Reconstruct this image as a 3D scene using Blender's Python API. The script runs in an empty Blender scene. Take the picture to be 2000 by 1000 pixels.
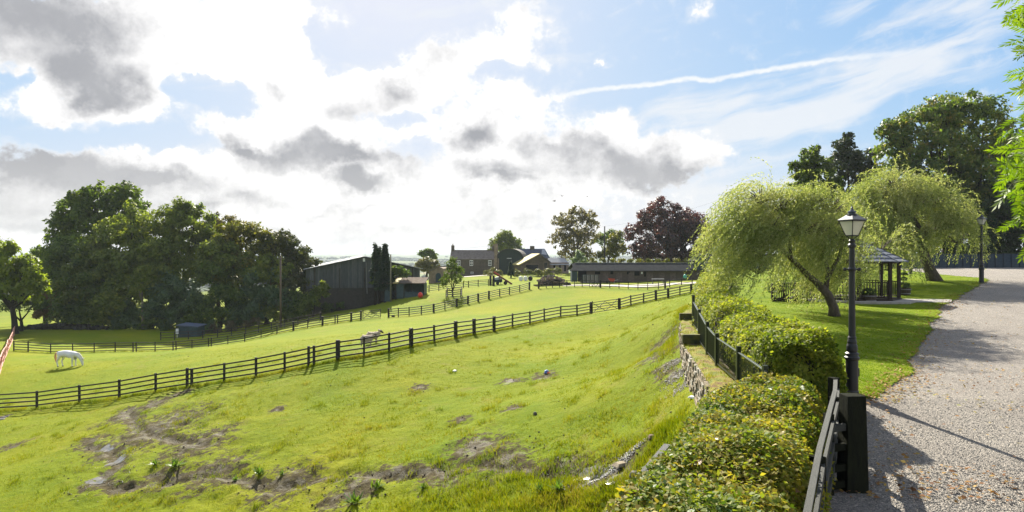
import bpy, math, random
import numpy as np
from mathutils import Vector, Matrix
R = math.radians
rng = np.random.default_rng(7)
random.seed(7)
scene = bpy.context.scene
col = scene.collection
F = 1250.0      # focal length in pixels of the 2000 px wide frame
CZ = 12.0       # camera height above world zero

# ------------------------------------------------------------ camera
cam_d = bpy.data.cameras.new('camera'); cam = bpy.data.objects.new('camera', cam_d); col.objects.link(cam)
cam.location = (0, 0, CZ); cam.rotation_euler = (R(90), 0, 0)
cam_d.sensor_width = 36; cam_d.lens = 36 * F / 2000; cam_d.clip_start = 0.1; cam_d.clip_end = 20000
scene.camera = cam
# ------------------------------------------------------------ light
SUN_AZ, SUN_EL = -11.0, 36.0
sd = Vector((math.sin(R(SUN_AZ)) * math.cos(R(SUN_EL)), math.cos(R(SUN_AZ)) * math.cos(R(SUN_EL)), math.sin(R(SUN_EL))))
sl = bpy.data.lights.new('sun', 'SUN'); sl.energy = 4.6; sl.angle = R(0.6); sl.color = (1, 0.93, 0.80)
so = bpy.data.objects.new('sun', sl); col.objects.link(so)
so.rotation_euler = (-sd).to_track_quat('-Z', 'Y').to_euler(); so.location = (0, 0, 80)
scene.view_settings.view_transform = 'Standard'; scene.view_settings.look = 'None'
scene.view_settings.gamma = 1; scene.view_settings.use_curve_mapping = False
EXPO = 1.68
scene.view_settings.exposure = EXPO
SKY_STRENGTH = 0.05
scene.cycles.max_bounces = 7; scene.cycles.diffuse_bounces = 3; scene.cycles.glossy_bounces = 2
scene.cycles.transmission_bounces = 4; scene.cycles.volume_bounces = 1; scene.cycles.transparent_max_bounces = 8
scene.cycles.use_denoising = True
scene.cycles.sample_clamp_indirect = 6

world = bpy.data.worlds.new('World'); scene.world = world; world.use_nodes = True
def build_world():
    nt = world.node_tree; N = nt.nodes; L = nt.links
    for n in list(N): N.remove(n)
    out = N.new('ShaderNodeOutputWorld'); bg = N.new('ShaderNodeBackground'); L.new(bg.outputs[0], out.inputs[0])
    sky = N.new('ShaderNodeTexSky'); sky.sky_type = 'NISHITA'; sky.sun_disc = False
    sky.sun_elevation = R(SUN_EL); sky.sun_rotation = R(SUN_AZ); sky.air_density = 1.0; sky.dust_density = 1.3; sky.ozone_density = 1.2
    bg.inputs[1].default_value = SKY_STRENGTH
    def M(op, a, b=None, c=None, clamp=False):
        n = N.new('ShaderNodeMath'); n.operation = op; n.use_clamp = clamp
        for i, v in enumerate((a, b, c)):
            if v is None: continue
            if isinstance(v, (int, float)): n.inputs[i].default_value = v
            else: L.new(v, n.inputs[i])
        return n.outputs[0]
    def smooth(x, lo, hi):
        n = N.new('ShaderNodeMapRange'); n.interpolation_type = 'SMOOTHSTEP'; n.inputs[1].default_value = lo; n.inputs[2].default_value = hi
        L.new(x, n.inputs[0]); return n.outputs[0]
    tc = N.new('ShaderNodeTexCoord'); nrm = N.new('ShaderNodeVectorMath'); nrm.operation = 'NORMALIZE'; L.new(tc.outputs['Generated'], nrm.inputs[0])
    sp = N.new('ShaderNodeSeparateXYZ'); L.new(nrm.outputs[0], sp.inputs[0])
    az = M('ARCTAN2', sp.outputs[0], sp.outputs[1]); el = M('ARCSINE', sp.outputs[2])
    cb = N.new('ShaderNodeCombineXYZ'); L.new(az, cb.inputs[0]); L.new(el, cb.inputs[1])
    def noise(vec, scale, detail=6, rough=0.55, dist=0.0, stretch=None, off=(0, 0, 0)):
        m = N.new('ShaderNodeMapping'); m.inputs['Location'].default_value = off
        if stretch: m.inputs['Scale'].default_value = stretch
        L.new(vec, m.inputs[0])
        n = N.new('ShaderNodeTexNoise'); n.inputs['Scale'].default_value = scale; n.inputs['Detail'].default_value = detail
        n.inputs['Roughness'].default_value = rough; n.inputs['Distortion'].default_value = dist; L.new(m.outputs[0], n.inputs['Vector']); return n
    # domain warp in angle space gives the billowed outlines
    w1 = noise(cb.outputs[0], 9, 7, 0.6)
    vm = N.new('ShaderNodeVectorMath'); vm.operation = 'MULTIPLY_ADD'; L.new(w1.outputs['Color'], vm.inputs[0])
    vm.inputs[1].default_value = (0.17, 0.12, 0); vm.inputs[2].default_value = (-0.085, -0.06, 0)
    va = N.new('ShaderNodeVectorMath'); va.operation = 'ADD'; L.new(cb.outputs[0], va.inputs[0]); L.new(vm.outputs[0], va.inputs[1])
    P = va.outputs[0]
    def to_ang(px, py):
        a = math.atan((px - 1000) / F); return a, math.atan((500 - py) / F * math.cos(a))
    def blobs(lst, vec, sc_=1.35):
        acc = None
        for (px, py, rx, ry, w, *rot) in lst:
            a, e = to_ang(px, py); k = math.cos(a) ** 2 / F; k2 = math.cos(a) / F
            m = N.new('ShaderNodeMapping'); m.vector_type = 'TEXTURE'; m.inputs['Location'].default_value = (a, e, 0)
            m.inputs['Rotation'].default_value = (0, 0, R(rot[0]) if rot else 0); m.inputs['Scale'].default_value = (rx * k * sc_, ry * k2 * sc_, 1)
            L.new(vec, m.inputs[0]); g = N.new('ShaderNodeTexGradient'); g.gradient_type = 'SPHERICAL'; L.new(m.outputs[0], g.inputs[0])
            acc = M('MULTIPLY', g.outputs['Fac'], w) if acc is None else M('MULTIPLY_ADD', g.outputs['Fac'], w, acc)
        return acc
    clouds = [(110, 60, 300, 110, 1.6), (390, 70, 230, 110, 1.5), (560, 20, 130, 70, 1.3), (190, 170, 160, 75, 1.4), (60, 210, 90, 34, 1), (480, 125, 110, 40, 1), (290, 200, 90, 40, 1),
              (600, 150, 100, 62, 1.2), (560, 205, 90, 60, 1.1), (690, 200, 150, 80, 1.4), (810, 150, 130, 70, 1.4), (920, 95, 120, 60, 1.4), (1010, 60, 80, 70, 1.2), (1045, 190, 80, 36, 1.2), (960, 200, 70, 40, 1),
              (430, 240, 80, 40, 1), (520, 280, 160, 62, 1.3), (660, 290, 150, 60, 1.3), (890, 270, 110, 60, 1.3), (960, 240, 80, 40, 1),
              (90, 330, 260, 60, 1.4), (330, 345, 250, 60, 1.4), (60, 400, 250, 60, 1.3), (500, 380, 320, 80, 1.4), (800, 380, 320, 80, 1.3), (1090, 290, 190, 70, 1.4), (1250, 300, 150, 62, 1.4), (1340, 315, 90, 45, 1.2),
              (1200, 235, 70, 55, 1.2), (1100, 370, 260, 70, 1.2), (400, 470, 700, 50, 1.2), (1000, 470, 600, 50, 1.0), (1350, 20, 50, 28, .85, 40), (1070, 118, 28, 22, .8), (1184, 106, 14, 12, .8), (1900, 180, 60, 22, .8),
              (340, 165, 75, 38, -1.1), (430, 190, 60, 30, -1.0), (760, 80, 130, 70, -1.05, 25), (965, 140, 36, 26, -.9), (775, 228, 56, 22, -.8), (800, 300, 45, 22, -.5), (200, 262, 230, 20, -1.0), (30, 160, 30, 16, -.9), (1250, 170, 120, 40, -1.0), (640, 70, 40, 40, -.9, 30)]
    c = blobs(clouds, P, 1.2)
    n_edge = noise(cb.outputs[0], 26, 9, 0.68)
    dens = M('ADD', c, M('MULTIPLY', M('SUBTRACT', n_edge.outputs['Fac'], 0.5), 2.1))
    # free clouds elsewhere so that the sky goes on outside the frame
    pl = N.new('ShaderNodeCombineXYZ'); zz = M('ADD', M('MAXIMUM', sp.outputs[2], 0.0), 0.14)
    L.new(M('DIVIDE', sp.outputs[0], zz), pl.inputs[0]); L.new(M('DIVIDE', sp.outputs[1], zz), pl.inputs[1])
    free = noise(pl.outputs[0], 0.9, 7, 0.55, 0.3, off=(3.1, 1.7, 0))
    outside = smooth(M('MAXIMUM', M('ABSOLUTE', M('DIVIDE', az, 1.0)), M('MULTIPLY', el, 1.75)), 0.70, 0.95)
    dens = M('ADD', dens, M('MULTIPLY', outside, M('MULTIPLY', M('SUBTRACT', free.outputs['Fac'], 0.42), 7)))
    mask = smooth(dens, 0.42, 0.86); halo = M('MULTIPLY', smooth(dens, 0.0, 0.75), 0.55)
    # thin high cloud, drawn out in long fibres
    cirr = [(1330, 225, 250, 45, 1.0, 4), (1560, 225, 260, 34, 1.1, 16), (1480, 262, 260, 30, .9, 8), (1640, 130, 160, 26, .8, 4), (1800, 130, 170, 40, .9, 0), (1850, 30, 230, 46, .9, -6), (1640, 30, 60, 20, .5, 10),
            (1500, 330, 260, 40, .6, 0), (1250, 400, 300, 50, .9, 0), (900, 60, 320, 150, .35, 0), (440, 300, 200, 40, .5, 8), (430, 170, 120, 40, .5, -10), (1550, 420, 300, 60, .8, 0)]
    w2 = noise(cb.outputs[0], 6, 5, 0.5, off=(5, 2, 0))
    vm2 = N.new('ShaderNodeVectorMath'); vm2.operation = 'MULTIPLY_ADD'; L.new(w2.outputs['Color'], vm2.inputs[0]); vm2.inputs[1].default_value = (0.12, 0.05, 0); L.new(cb.outputs[0], vm2.inputs[2])
    vo = N.new('ShaderNodeVectorMath'); vo.operation = 'SUBTRACT'; L.new(vm2.outputs[0], vo.inputs[0]); vo.inputs[1].default_value = (0.06, 0.025, 0)
    cc = blobs(cirr, vo.outputs[0])
    mrot = N.new('ShaderNodeMapping'); mrot.vector_type = 'TEXTURE'; mrot.inputs['Rotation'].default_value = (0, 0, R(12)); L.new(vo.outputs[0], mrot.inputs[0])
    fib = noise(mrot.outputs[0], 6, 7, 0.6, 0.4, stretch=(1.2, 7, 1))
    cmask = M('MULTIPLY', smooth(M('ADD', cc, M('MULTIPLY', M('SUBTRACT', fib.outputs['Fac'], 0.5), 2.4)), 0.10, 1.1), 0.9)
    # contrail: a long thin line, its height given as a curve over azimuth
    fc = N.new('ShaderNodeFloatCurve'); cu = fc.mapping.curves[0]
    pts = [(1100, 186), (1180, 173), (1280, 164), (1350, 153), (1390, 157), (1430, 149), (1540, 130), (1660, 113), (1870, 96)]
    A0, A1 = to_ang(1090, 0)[0], to_ang(1900, 0)[0]; E0, E1 = 0.15, 0.35
    xs = [((to_ang(x, y)[0] - A0) / (A1 - A0), (to_ang(x, y)[1] - E0) / (E1 - E0)) for x, y in pts]
    cu.points[0].location = xs[0]; cu.points[1].location = xs[-1]
    for q in xs[1:-1]: cu.points.new(*q)
    fc.mapping.update()
    L.new(M('DIVIDE', M('SUBTRACT', az, A0), A1 - A0), fc.inputs['Value'])
    line = M('ADD', M('MULTIPLY', fc.outputs[0], E1 - E0), E0)
    nz = noise(cb.outputs[0], 60, 4, 0.6)
    dd = M('ABSOLUTE', M('SUBTRACT', M('ADD', el, M('MULTIPLY', M('SUBTRACT', nz.outputs['Fac'], 0.5), 0.008)), line))
    rngm = M('MULTIPLY', smooth(az, A0 - 0.02, A0 + 0.01), M('SUBTRACT', 1.0, smooth(az, A1 - 0.22, A1)))
    trail = M('MULTIPLY', M('MULTIPLY', M('SUBTRACT', 1.0, smooth(dd, 0.0008, 0.0052)), rngm), M('ADD', M('MULTIPLY', nz.outputs['Fac'], .9), .45), clamp=True)
    # grey bases
    greys = [(120, 440, 220, 9, .6), (330, 462, 200, 7, .45), (560, 470, 150, 6, .35), (900, 445, 180, 7, .35), (1250, 420, 160, 8, .4), (40, 50, 190, 75, 1.0), (180, 20, 160, 40, .6), (190, 150, 110, 42, 1.0), (90, 300, 140, 30, .5), (220, 340, 160, 34, .5), (60, 370, 150, 30, .5), (320, 375, 150, 26, .45), (560, 330, 140, 22, .4), (850, 330, 130, 20, .35), (240, 185, 50, 26, .6), (590, 300, 95, 26, 1.1), (640, 275, 40, 20, .6), (705, 310, 60, 16, .8), (706, 357, 66, 15, 1.2), (922, 264, 62, 24, 1.15, 20),
             (765, 180, 52, 22, .7), (690, 212, 60, 22, .55), (470, 281, 62, 13, .9), (120, 330, 200, 32, .8), (60, 300, 80, 25, .5), (370, 345, 110, 14, .7), (1075, 275, 66, 26, .8), (1180, 305, 110, 34, .9), (1275, 335, 110, 32, .9), (1010, 335, 90, 22, .6),
             (60, 412, 160, 28, .8), (490, 376, 46, 16, .7), (612, 400, 44, 9, .7), (712, 409, 34, 10, .6), (340, 400, 110, 12, .6), (560, 437, 60, 7, .5), (975, 356, 60, 10, .6), (1200, 360, 150, 18, .5), (540, 160, 30, 16, .5), (300, 330, 60, 20, .5)]
    g = blobs(greys, P, 1.55)
    gn = noise(cb.outputs[0], 11, 8, 0.66, off=(1, 7, 0))
    gfac = smooth(M('ADD', g, M('MULTIPLY', M('SUBTRACT', gn.outputs['Fac'], 0.5), 1.5)), -0.15, 1.15)
    belly = M('MULTIPLY', smooth(free.outputs['Fac'], 0.5, 0.75), outside)
    gfac = M('MAXIMUM', gfac, M('MULTIPLY', belly, 0.7))
    billow = noise(cb.outputs[0], 18, 9, 0.7, off=(4, 1, 0)); gfac = M('ADD', gfac, M('MULTIPLY', smooth(billow.outputs['Fac'], 0.42, 0.66), 0.17), clamp=True)
    gfac = M('ADD', M('MULTIPLY', gfac, .92), M('MULTIPLY', smooth(gn.outputs['Fac'], 0.47, 0.72), M('MULTIPLY_ADD', M('SUBTRACT', 1.0, smooth(el, 0.06, 0.24)), 0.34, 0.05)), clamp=True)
    def mixc(fac, a, b):
        n = N.new('ShaderNodeMix'); n.data_type = 'RGBA'; L.new(fac, n.inputs[0])
        for i, v in ((6, a), (7, b)):
            if isinstance(v, tuple): n.inputs[i].default_value = (*v, 1)
            else: L.new(v, n.inputs[i])
        return n.outputs[2]
    S = 1.0 / SKY_STRENGTH
    E = 2 ** -EXPO
    ccol = mixc(gfac, tuple(E * S * v for v in (1.20, 1.19, 1.18)), tuple(E * S * v for v in (0.40, 0.41, 0.44)))
    base = sky.outputs[0]
    # roll off the very bright air round the sun, channel by channel, as the camera's exposure does
    sb = N.new('ShaderNodeSeparateColor'); L.new(base, sb.inputs[0]); cbn = N.new('ShaderNodeCombineColor')
    for i, (a_, b_) in enumerate(((0.83, 0.096), (1.66, 0.24), (6.5, 1.0))):
        L.new(M('DIVIDE', M('MULTIPLY', sb.outputs[i], a_), M('MULTIPLY_ADD', sb.outputs[i], b_, 1.0)), cbn.inputs[i])
    s1 = mixc(cmask, cbn.outputs[0], tuple(E * S * v for v in (0.86, 0.90, 0.95)))
    s2 = mixc(trail, s1, tuple(E * S * v for v in (0.95, 0.98, 1.0)))
    s3 = mixc(mask, mixc(halo, s2, tuple(E * S * v for v in (0.93, 0.95, 0.98))), ccol)
    # pale horizon air
    hz = M('SUBTRACT', 1.0, smooth(el, -0.02, 0.20))
    s4 = mixc(M('MULTIPLY', hz, 0.60), s3, tuple(E * S * v for v in (0.90, 0.89, 0.87)))
    L.new(s4, bg.inputs[0])
build_world()

# ------------------------------------------------------------ numpy noise
def _h(ix, iy, iz, s):
    n = (ix * 374761393 + iy * 668265263 + iz * 2147483647 + s * 974711) & 0xffffffff
    n = ((n ^ (n >> 13)) * 1274126177) & 0xffffffff
    return ((n ^ (n >> 16)) & 0xffff) / 65535.0
def vnoise(x, y, z=0.0, s=0):
    x = np.asarray(x, float); y = np.asarray(y, float); z = np.zeros_like(x) + z
    xi = np.floor(x).astype(np.int64); yi = np.floor(y).astype(np.int64); zi = np.floor(z).astype(np.int64)
    fx = x - xi; fy = y - yi; fz = z - zi
    fx = fx * fx * (3 - 2 * fx); fy = fy * fy * (3 - 2 * fy); fz = fz * fz * (3 - 2 * fz)
    def g(a, b, c): return _h(xi + a, yi + b, zi + c, s)
    a0 = (g(0, 0, 0) * (1 - fx) + g(1, 0, 0) * fx) * (1 - fy) + (g(0, 1, 0) * (1 - fx) + g(1, 1, 0) * fx) * fy
    if not np.any(fz): return a0
    a1 = (g(0, 0, 1) * (1 - fx) + g(1, 0, 1) * fx) * (1 - fy) + (g(0, 1, 1) * (1 - fx) + g(1, 1, 1) * fx) * fy
    return a0 * (1 - fz) + a1 * fz
def fbm(x, y, z=0.0, s=0, o=4):
    t = 0; a = 0.5
    for k in range(o):
        t = t + a * (vnoise(np.asarray(x) * 2 ** k, np.asarray(y) * 2 ** k, np.asarray(z) * 2 ** k, s + k) - 0.5); a *= 0.5
    return t
def sstep(a, b, x):
    t = np.clip((x - a) / (b - a), 0, 1); return t * t * (3 - 2 * t)

# ------------------------------------------------------------ ground heights
def W(px, py, d): return np.array([(px - 1000) / F * d, d, CZ - (py - 500) / F * d])
class TPS:
    def __init__(s, pts, lam=0.0):
        s.c = np.array([[p[0], p[1]] for p in pts], float) / 30; z = np.array([p[2] for p in pts], float); n = len(z)
        K = s.k(s.c) + lam * np.eye(n); Pm = np.hstack([np.ones((n, 1)), s.c])
        A = np.zeros((n + 3, n + 3)); A[:n, :n] = K; A[:n, n:] = Pm; A[n:, :n] = Pm.T
        s.w = np.linalg.solve(A, np.concatenate([z, np.zeros(3)]))
    def k(s, q):
        r2 = ((q[:, None, :] - s.c[None]) ** 2).sum(2); return 0.5 * r2 * np.log(r2 + 1e-9)
    def __call__(s, x, y):
        x = np.asarray(x, float); sh = x.shape; q = np.stack([x.ravel(), np.broadcast_to(np.asarray(y, float), sh).ravel()], 1) / 30
        out = np.empty(len(q))
        for i in range(0, len(q), 20000):
            a = q[i:i + 20000]; out[i:i + 20000] = s.k(a) @ s.w[:-3] + s.w[-3] + a @ s.w[-2:]
        return out.reshape(sh)
MAIN_F = [(-20, 803), (72, 796), (155, 788), (233, 776), (304, 766), (370, 756, 2), (438, 747), (500, 735), (556, 725), (608, 715, 2), (660, 704, 1), (711, 695), (760, 687), (803, 679, 1), (848, 669), (890, 661, 1), (926, 655, 1),
          (965, 648, 1), (1001, 641), (1035, 635), (1063, 628), (1095, 622), (1127, 617), (1154, 613, 1)]
MAIN_F2 = [(1210, 605, 1), (1232, 599), (1257, 593), (1281, 588, 1), (1305, 583, 1), (1328, 579), (1350, 574, 1), (1375, 569)]
def d_main(px): return float(np.interp(px, [-20, 72, 233, 370, 500, 600, 700, 760, 803, 848, 890, 926, 965, 1001, 1035, 1063, 1095, 1127, 1210, 1257, 1305, 1350, 1375],
                                       [43, 42, 40, 39, 38, 37.5, 37.5, 38.3, 40, 42, 44, 46, 48.7, 51.5, 54, 56.5, 59, 61, 66, 68.5, 71.3, 74, 75.5]))
SEC_F = [(27, 686), (55, 688), (99, 690), (142, 690), (184, 688.5), (225, 688), (263, 687, 2), (303, 687), (341, 685, 2), (375, 683), (410, 678, 2), (445, 673), (478, 668), (510, 660), (541, 653), (573, 647, 1), (601, 641), (630, 635, 1), (657, 632, 2), (686, 629, 1), (705, 625, 1)]
SEC_F2 = [(759, 620, 1), (778, 619), (799, 617), (823, 614), (847, 610, 1), (869, 605), (892, 599, 1), (914, 593.5, 1), (934, 589, 1), (955, 584, 1), (976, 579), (995, 575), (1015, 571), (1034, 567, 1)]
def d_sec(px): return float(np.interp(px, [0, 300, 500, 600, 700, 800, 900, 1000, 1034], [69, 76, 80, 81.5, 82, 84, 90, 96, 99]))
STAB_F = [(1052, 563.5, 1), (1067, 562), (1079, 562), (1093, 561.5), (1107, 561), (1122, 560.5), (1137, 560.5), (1152, 561)]
STAB_F2 = [(1173, 562, 1), (1191, 563), (1209, 563.5), (1227, 564.5), (1246, 565.5), (1265, 566), (1286, 565.5), (1299, 562, 1), (1308, 561), (1331, 557), (1352, 554)]
def d_stab(px): return float(np.interp(px, [1034, 1100, 1300, 1352], [99, 99, 97, 101]))
FARM_F = [(778, 583), (798, 578), (818, 574), (838, 571), (857, 568), (885, 565), (905, 562.5), (915, 561), (934, 559.5), (954, 558.5), (963, 558, 1)]
def d_farm(px): return float(np.interp(px, [778, 963], [104, 114]))
ctl = []
for lst, fn in ((MAIN_F, d_main), (MAIN_F2, d_main), (SEC_F, d_sec), (SEC_F2, d_sec), (STAB_F, d_stab), (STAB_F2, d_stab), (FARM_F, d_farm)):
    for k, p in enumerate(lst):
        if k % 2 == 0: ctl.append(W(p[0], p[1], fn(p[0])))
ctl += [W(*p) for p in [(-100, 1000, 24.6), (0, 1000, 24.5), (300, 1000, 22.6), (600, 1000, 20.5), (1000, 1000, 17.3), (1250, 1000, 15), (0, 900, 31), (300, 900, 27), (600, 900, 24.5), (900, 900, 21.5), (1200, 925, 17.2),
                        (1000, 800, 25.8), (600, 800, 30.5), (1250, 800, 20.6), (1290, 850, 17.3), (1250, 700, 29), (1250, 640, 44), (1000, 700, 38), (1360, 768, 18.3), (1338, 708, 21.7), (1325, 655, 27), (1385, 830, 15.5),
                        (135, 716, 54), (150, 645, 98), (300, 645, 98), (450, 645, 97), (560, 625, 103), (20, 645, 98), (700, 603, 105), (640, 610, 104), (790, 580, 103), (860, 553, 130), (930, 539, 180), (1000, 536, 160), (1050, 533, 160),
                        (1230, 551, 112), (1120, 553, 113), (1340, 547, 112), (1120, 540, 150), (1250, 545, 140)]]
ctl += [np.array([x, y, CZ - d]) for x, y, d in [(7.9, 30, 2.85), (8.9, 35, 3.0), (11.6, 45, 3.35), (16.5, 58, 3.7), (15, 15, 6.5), (30, 30, 6), (45, 60, 5), (60, 100, 4), (80, 120, 4), (-80, 20, 12), (-110, 60, 13), (-80, 140, 13), (110, 200, 5), (-110, 200, 16), (0, 200, 6.5), (8, 8, 6.5), (0, 5, 7.3), (-20, 5, 10), (-45, 12, 11.5), (20, -15, 7), (-20, -20, 9)]]
field_tps = TPS(ctl, 1e-4)
terr_tps = TPS([np.array([x, y, CZ - d]) for x, y, d in [(8.2, 15.2, 3.34), (7.4, 9.3, 3.62), (5.0, 9.6, 3.54), (30.6, 41.7, 1.77), (17.6, 28, 2.62), (36.9, 45, 1.55), (25.2, 34, 2.40), (67, 75, 1.38), (42, 75, 1.45), (30, 20, 3.0), (0, 0, 3.8), (10, 0, 3.9), (60, 45, 1.6), (28, 110, 1.2), (80, 110, 1.1), (5, 5, 3.8), (9, 24, 2.9), (14, 45, 2.2)]])
def tri(x, y, z, s): return fbm(x, y, z, s, 4)
def ground0(x, y):
    """field height without the small relief"""
    x = np.asarray(x, float); y = np.asarray(y, float)
    r = np.hypot(x, y); k = np.minimum(1, 230 / np.maximum(r, 1)); near = field_tps(x * k, y * k)
    near = np.clip(near, CZ - 17, CZ - 2.6)
    a = np.arctan2(x, y)
    far = CZ - np.interp(r, [200, 450, 800, 1300, 1700, 2300, 2700, 3300, 4200, 6000, 9000], [8, 26, 46, 44, 30, 22, 26, 8, -2, -10, -40])
    far = far + 12 * fbm(a * 9, r / 900, 0, 5, 3) * sstep(700, 1800, r) + 9 * fbm(a * 26, r / 500, 0, 9, 3) * sstep(900, 2500, r)
    return near + (far - near) * sstep(215, 430, r)
def pix2ground(px, py, fn=None):
    fn = fn or ground; u = (px - 1000) / F; v = (500 - py) / F
    ds = np.concatenate([np.arange(6, 140, 0.1), np.arange(140, 400, 1)]); z = fn(ds * u, ds); hit = np.nonzero(z >= CZ + v * ds)[0]
    d = ds[hit[0]] if len(hit) else 300.0
    return np.array([u * d, d, float(fn(np.array([u * d]), np.array([d]))[0])])
def dist_poly(x, y, P):
    best = np.full(np.shape(x), 1e9)
    for a, b in zip(P[:-1], P[1:]):
        ax, ay = a[:2]; bx, by = b[:2]; L2 = (bx - ax) ** 2 + (by - ay) ** 2
        t = np.clip(((x - ax) * (bx - ax) + (y - ay) * (by - ay)) / L2, 0, 1)
        best = np.minimum(best, np.hypot(x - ax - t * (bx - ax), y - ay - t * (by - ay)))
    return best
G0 = lambda x, y: ground0(x, y)
ditch = [pix2ground(*p, G0) for p in [(300, 930), (420, 935), (520, 945), (620, 936), (720, 928), (860, 915), (1000, 918), (1110, 922), (1180, 926), (1260, 915)]]
rut1 = [pix2ground(*p, G0) for p in [(250, 800), (270, 840), (330, 855), (400, 872)]]
rut2 = [pix2ground(*p, G0) for p in [(165, 870), (215, 878), (235, 905), (190, 940), (220, 955), (330, 950)]]
mudspots = [(pix2ground(*p[:2], G0), p[2]) for p in [(300, 840, 5.5), (250, 810, 3), (360, 820, 3), (420, 850, 2), (180, 860, 2), (380, 872, 3.4), (210, 885, 1.8), (190, 945, 1.8), (330, 940, 2), (420, 925, 3), (560, 945, 3), (930, 875, 2.6), (980, 905, 2.4), (870, 930, 2.2), (1200, 925, 2.6), (1110, 920, 1.8), (700, 960, 2.2), (650, 985, 1.5),
                                               (1290, 690, 2.2), (1300, 720, 1.4), (1315, 735, .9), (1310, 655, 2), (1000, 745, 1.5), (820, 760, 1.2), (540, 800, 1.0), (30, 870, 1.5), (300, 790, 2.5), (1060, 735, 1.6), (900, 820, 1.1), (1000, 800, 1.1), (350, 770, 2)]]
def mudmask(x, y):
    m = np.zeros(np.shape(x))
    for c, r in mudspots: m = np.maximum(m, 1 - np.hypot(x - c[0], (y - c[1]) * 0.8) / r)
    for P, wd in ((ditch, 1.1), (rut1, 1.5), (rut2, 1.2)): m = np.maximum(m, 1 - dist_poly(x, y, P) / wd)
    return np.clip(m, 0, 1)
def relief(x, y):
    near = 1 - sstep(60, 110, np.hypot(x, y))
    m = mudmask(x, y)
    z = 0.22 * fbm(x / 3.2, y / 3.2, 0, 3, 3) + 0.05 * fbm(x * 1.1, y * 1.1, 0, 8, 3)
    rough = sstep(0.02, 0.5, m)
    z = z + rough * (0.24 * fbm(x * 1.5, y * 1.5, 0, 21, 4) + 0.09 * fbm(x * 5, y * 5, 0, 33, 3))
    dd = dist_poly(x, y + 0.35 * np.sin(x * 1.3), ditch)
    z = z - 0.11 * np.exp(-(dd / 0.3) ** 2) + 0.05 * np.exp(-((dd - 0.8) / 0.4) ** 2) * (vnoise(x, y, 0, 77) > .0)
    for P in (rut1, rut2): z = z - 0.13 * np.exp(-(dist_poly(x, y, P) / 0.3) ** 2)
    z = z + 0.03 * np.maximum(0, fbm(x * 2.6, y * 2.6, 0, 60, 3)) * 3
    return z * near
def ground(x, y):
    x = np.asarray(x, float); y = np.asarray(y, float); return ground0(x, y) + relief(x, y)
def terr(x, y):
    x = np.asarray(x, float); y = np.asarray(y, float)
    return terr_tps(np.clip(x, -10, 110), np.clip(y, -10, 125)) + 0.03 * fbm(x * .6, y * .6, 0, 14, 3)
def gz(x, y): return float(ground(np.array([x]), np.array([y]))[0])
def tz(x, y): return float(terr(np.array([x]), np.array([y]))[0])
XB = [(-3.4, -6), (-1.4, 0), (0.72, 5), (1.94, 8), (3.3, 11.3), (4.64, 14.75), (5.28, 18.3), (5.87, 21.7), (6.9, 26), (7.6, 28), (9.4, 33), (13.0, 45), (26, 75), (46, 125)]
def xb(y): return np.interp(y, [p[1] for p in XB], [p[0] for p in XB])

# ------------------------------------------------------------ mesh helpers
origin = {}
def props(o, label=None, cat=None, group=None, kind=None):
    if label: o['label'] = label
    if cat: o['category'] = cat
    if group: o['group'] = group
    if kind: o['kind'] = kind
    return o
def mesh_np(name, V, Fc, mat, smooth=False, attrs=None):
    me = bpy.data.meshes.new(name); V = np.ascontiguousarray(V, np.float32); Fc = np.asarray(Fc, np.int32)
    k = Fc.shape[1]; n = len(Fc)
    me.vertices.add(len(V)); me.vertices.foreach_set('co', V.ravel()); me.loops.add(n * k); me.loops.foreach_set('vertex_index', Fc.ravel())
    me.polygons.add(n); me.polygons.foreach_set('loop_start', np.arange(0, n * k, k, dtype=np.int32)); me.polygons.foreach_set('loop_total', np.full(n, k, np.int32))
    if smooth: me.polygons.foreach_set('use_smooth', np.ones(n, bool))
    me.update(calc_edges=True)
    if attrs:
        for a, v in attrs.items():
            at = me.attributes.new(a, 'FLOAT', 'POINT'); at.data.foreach_set('value', np.asarray(v, np.float32))
    if mat: me.materials.append(mat)
    return me
def link(name, me, parent=None, loc=None):
    o = bpy.data.objects.new(name, me); col.objects.link(o)
    if parent is not None: o.parent = parent
    if loc is not None: o.location = loc
    return o
def empty(name, loc, label, cat, group=None, rz=0):
    o = bpy.data.objects.new(name, None); col.objects.link(o); o.location = Vector([float(v) for v in loc]); o.rotation_euler = (0, 0, rz); o.empty_display_size = .3
    origin[o.name] = Vector([float(v) for v in loc]) if rz == 0 else Vector((0, 0, 0))
    return props(o, label, cat, group)
def org(parent):
    while parent is not None:
        if parent.name in origin: return origin[parent.name]
        parent = parent.parent
    return Vector((0, 0, 0))
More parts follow.
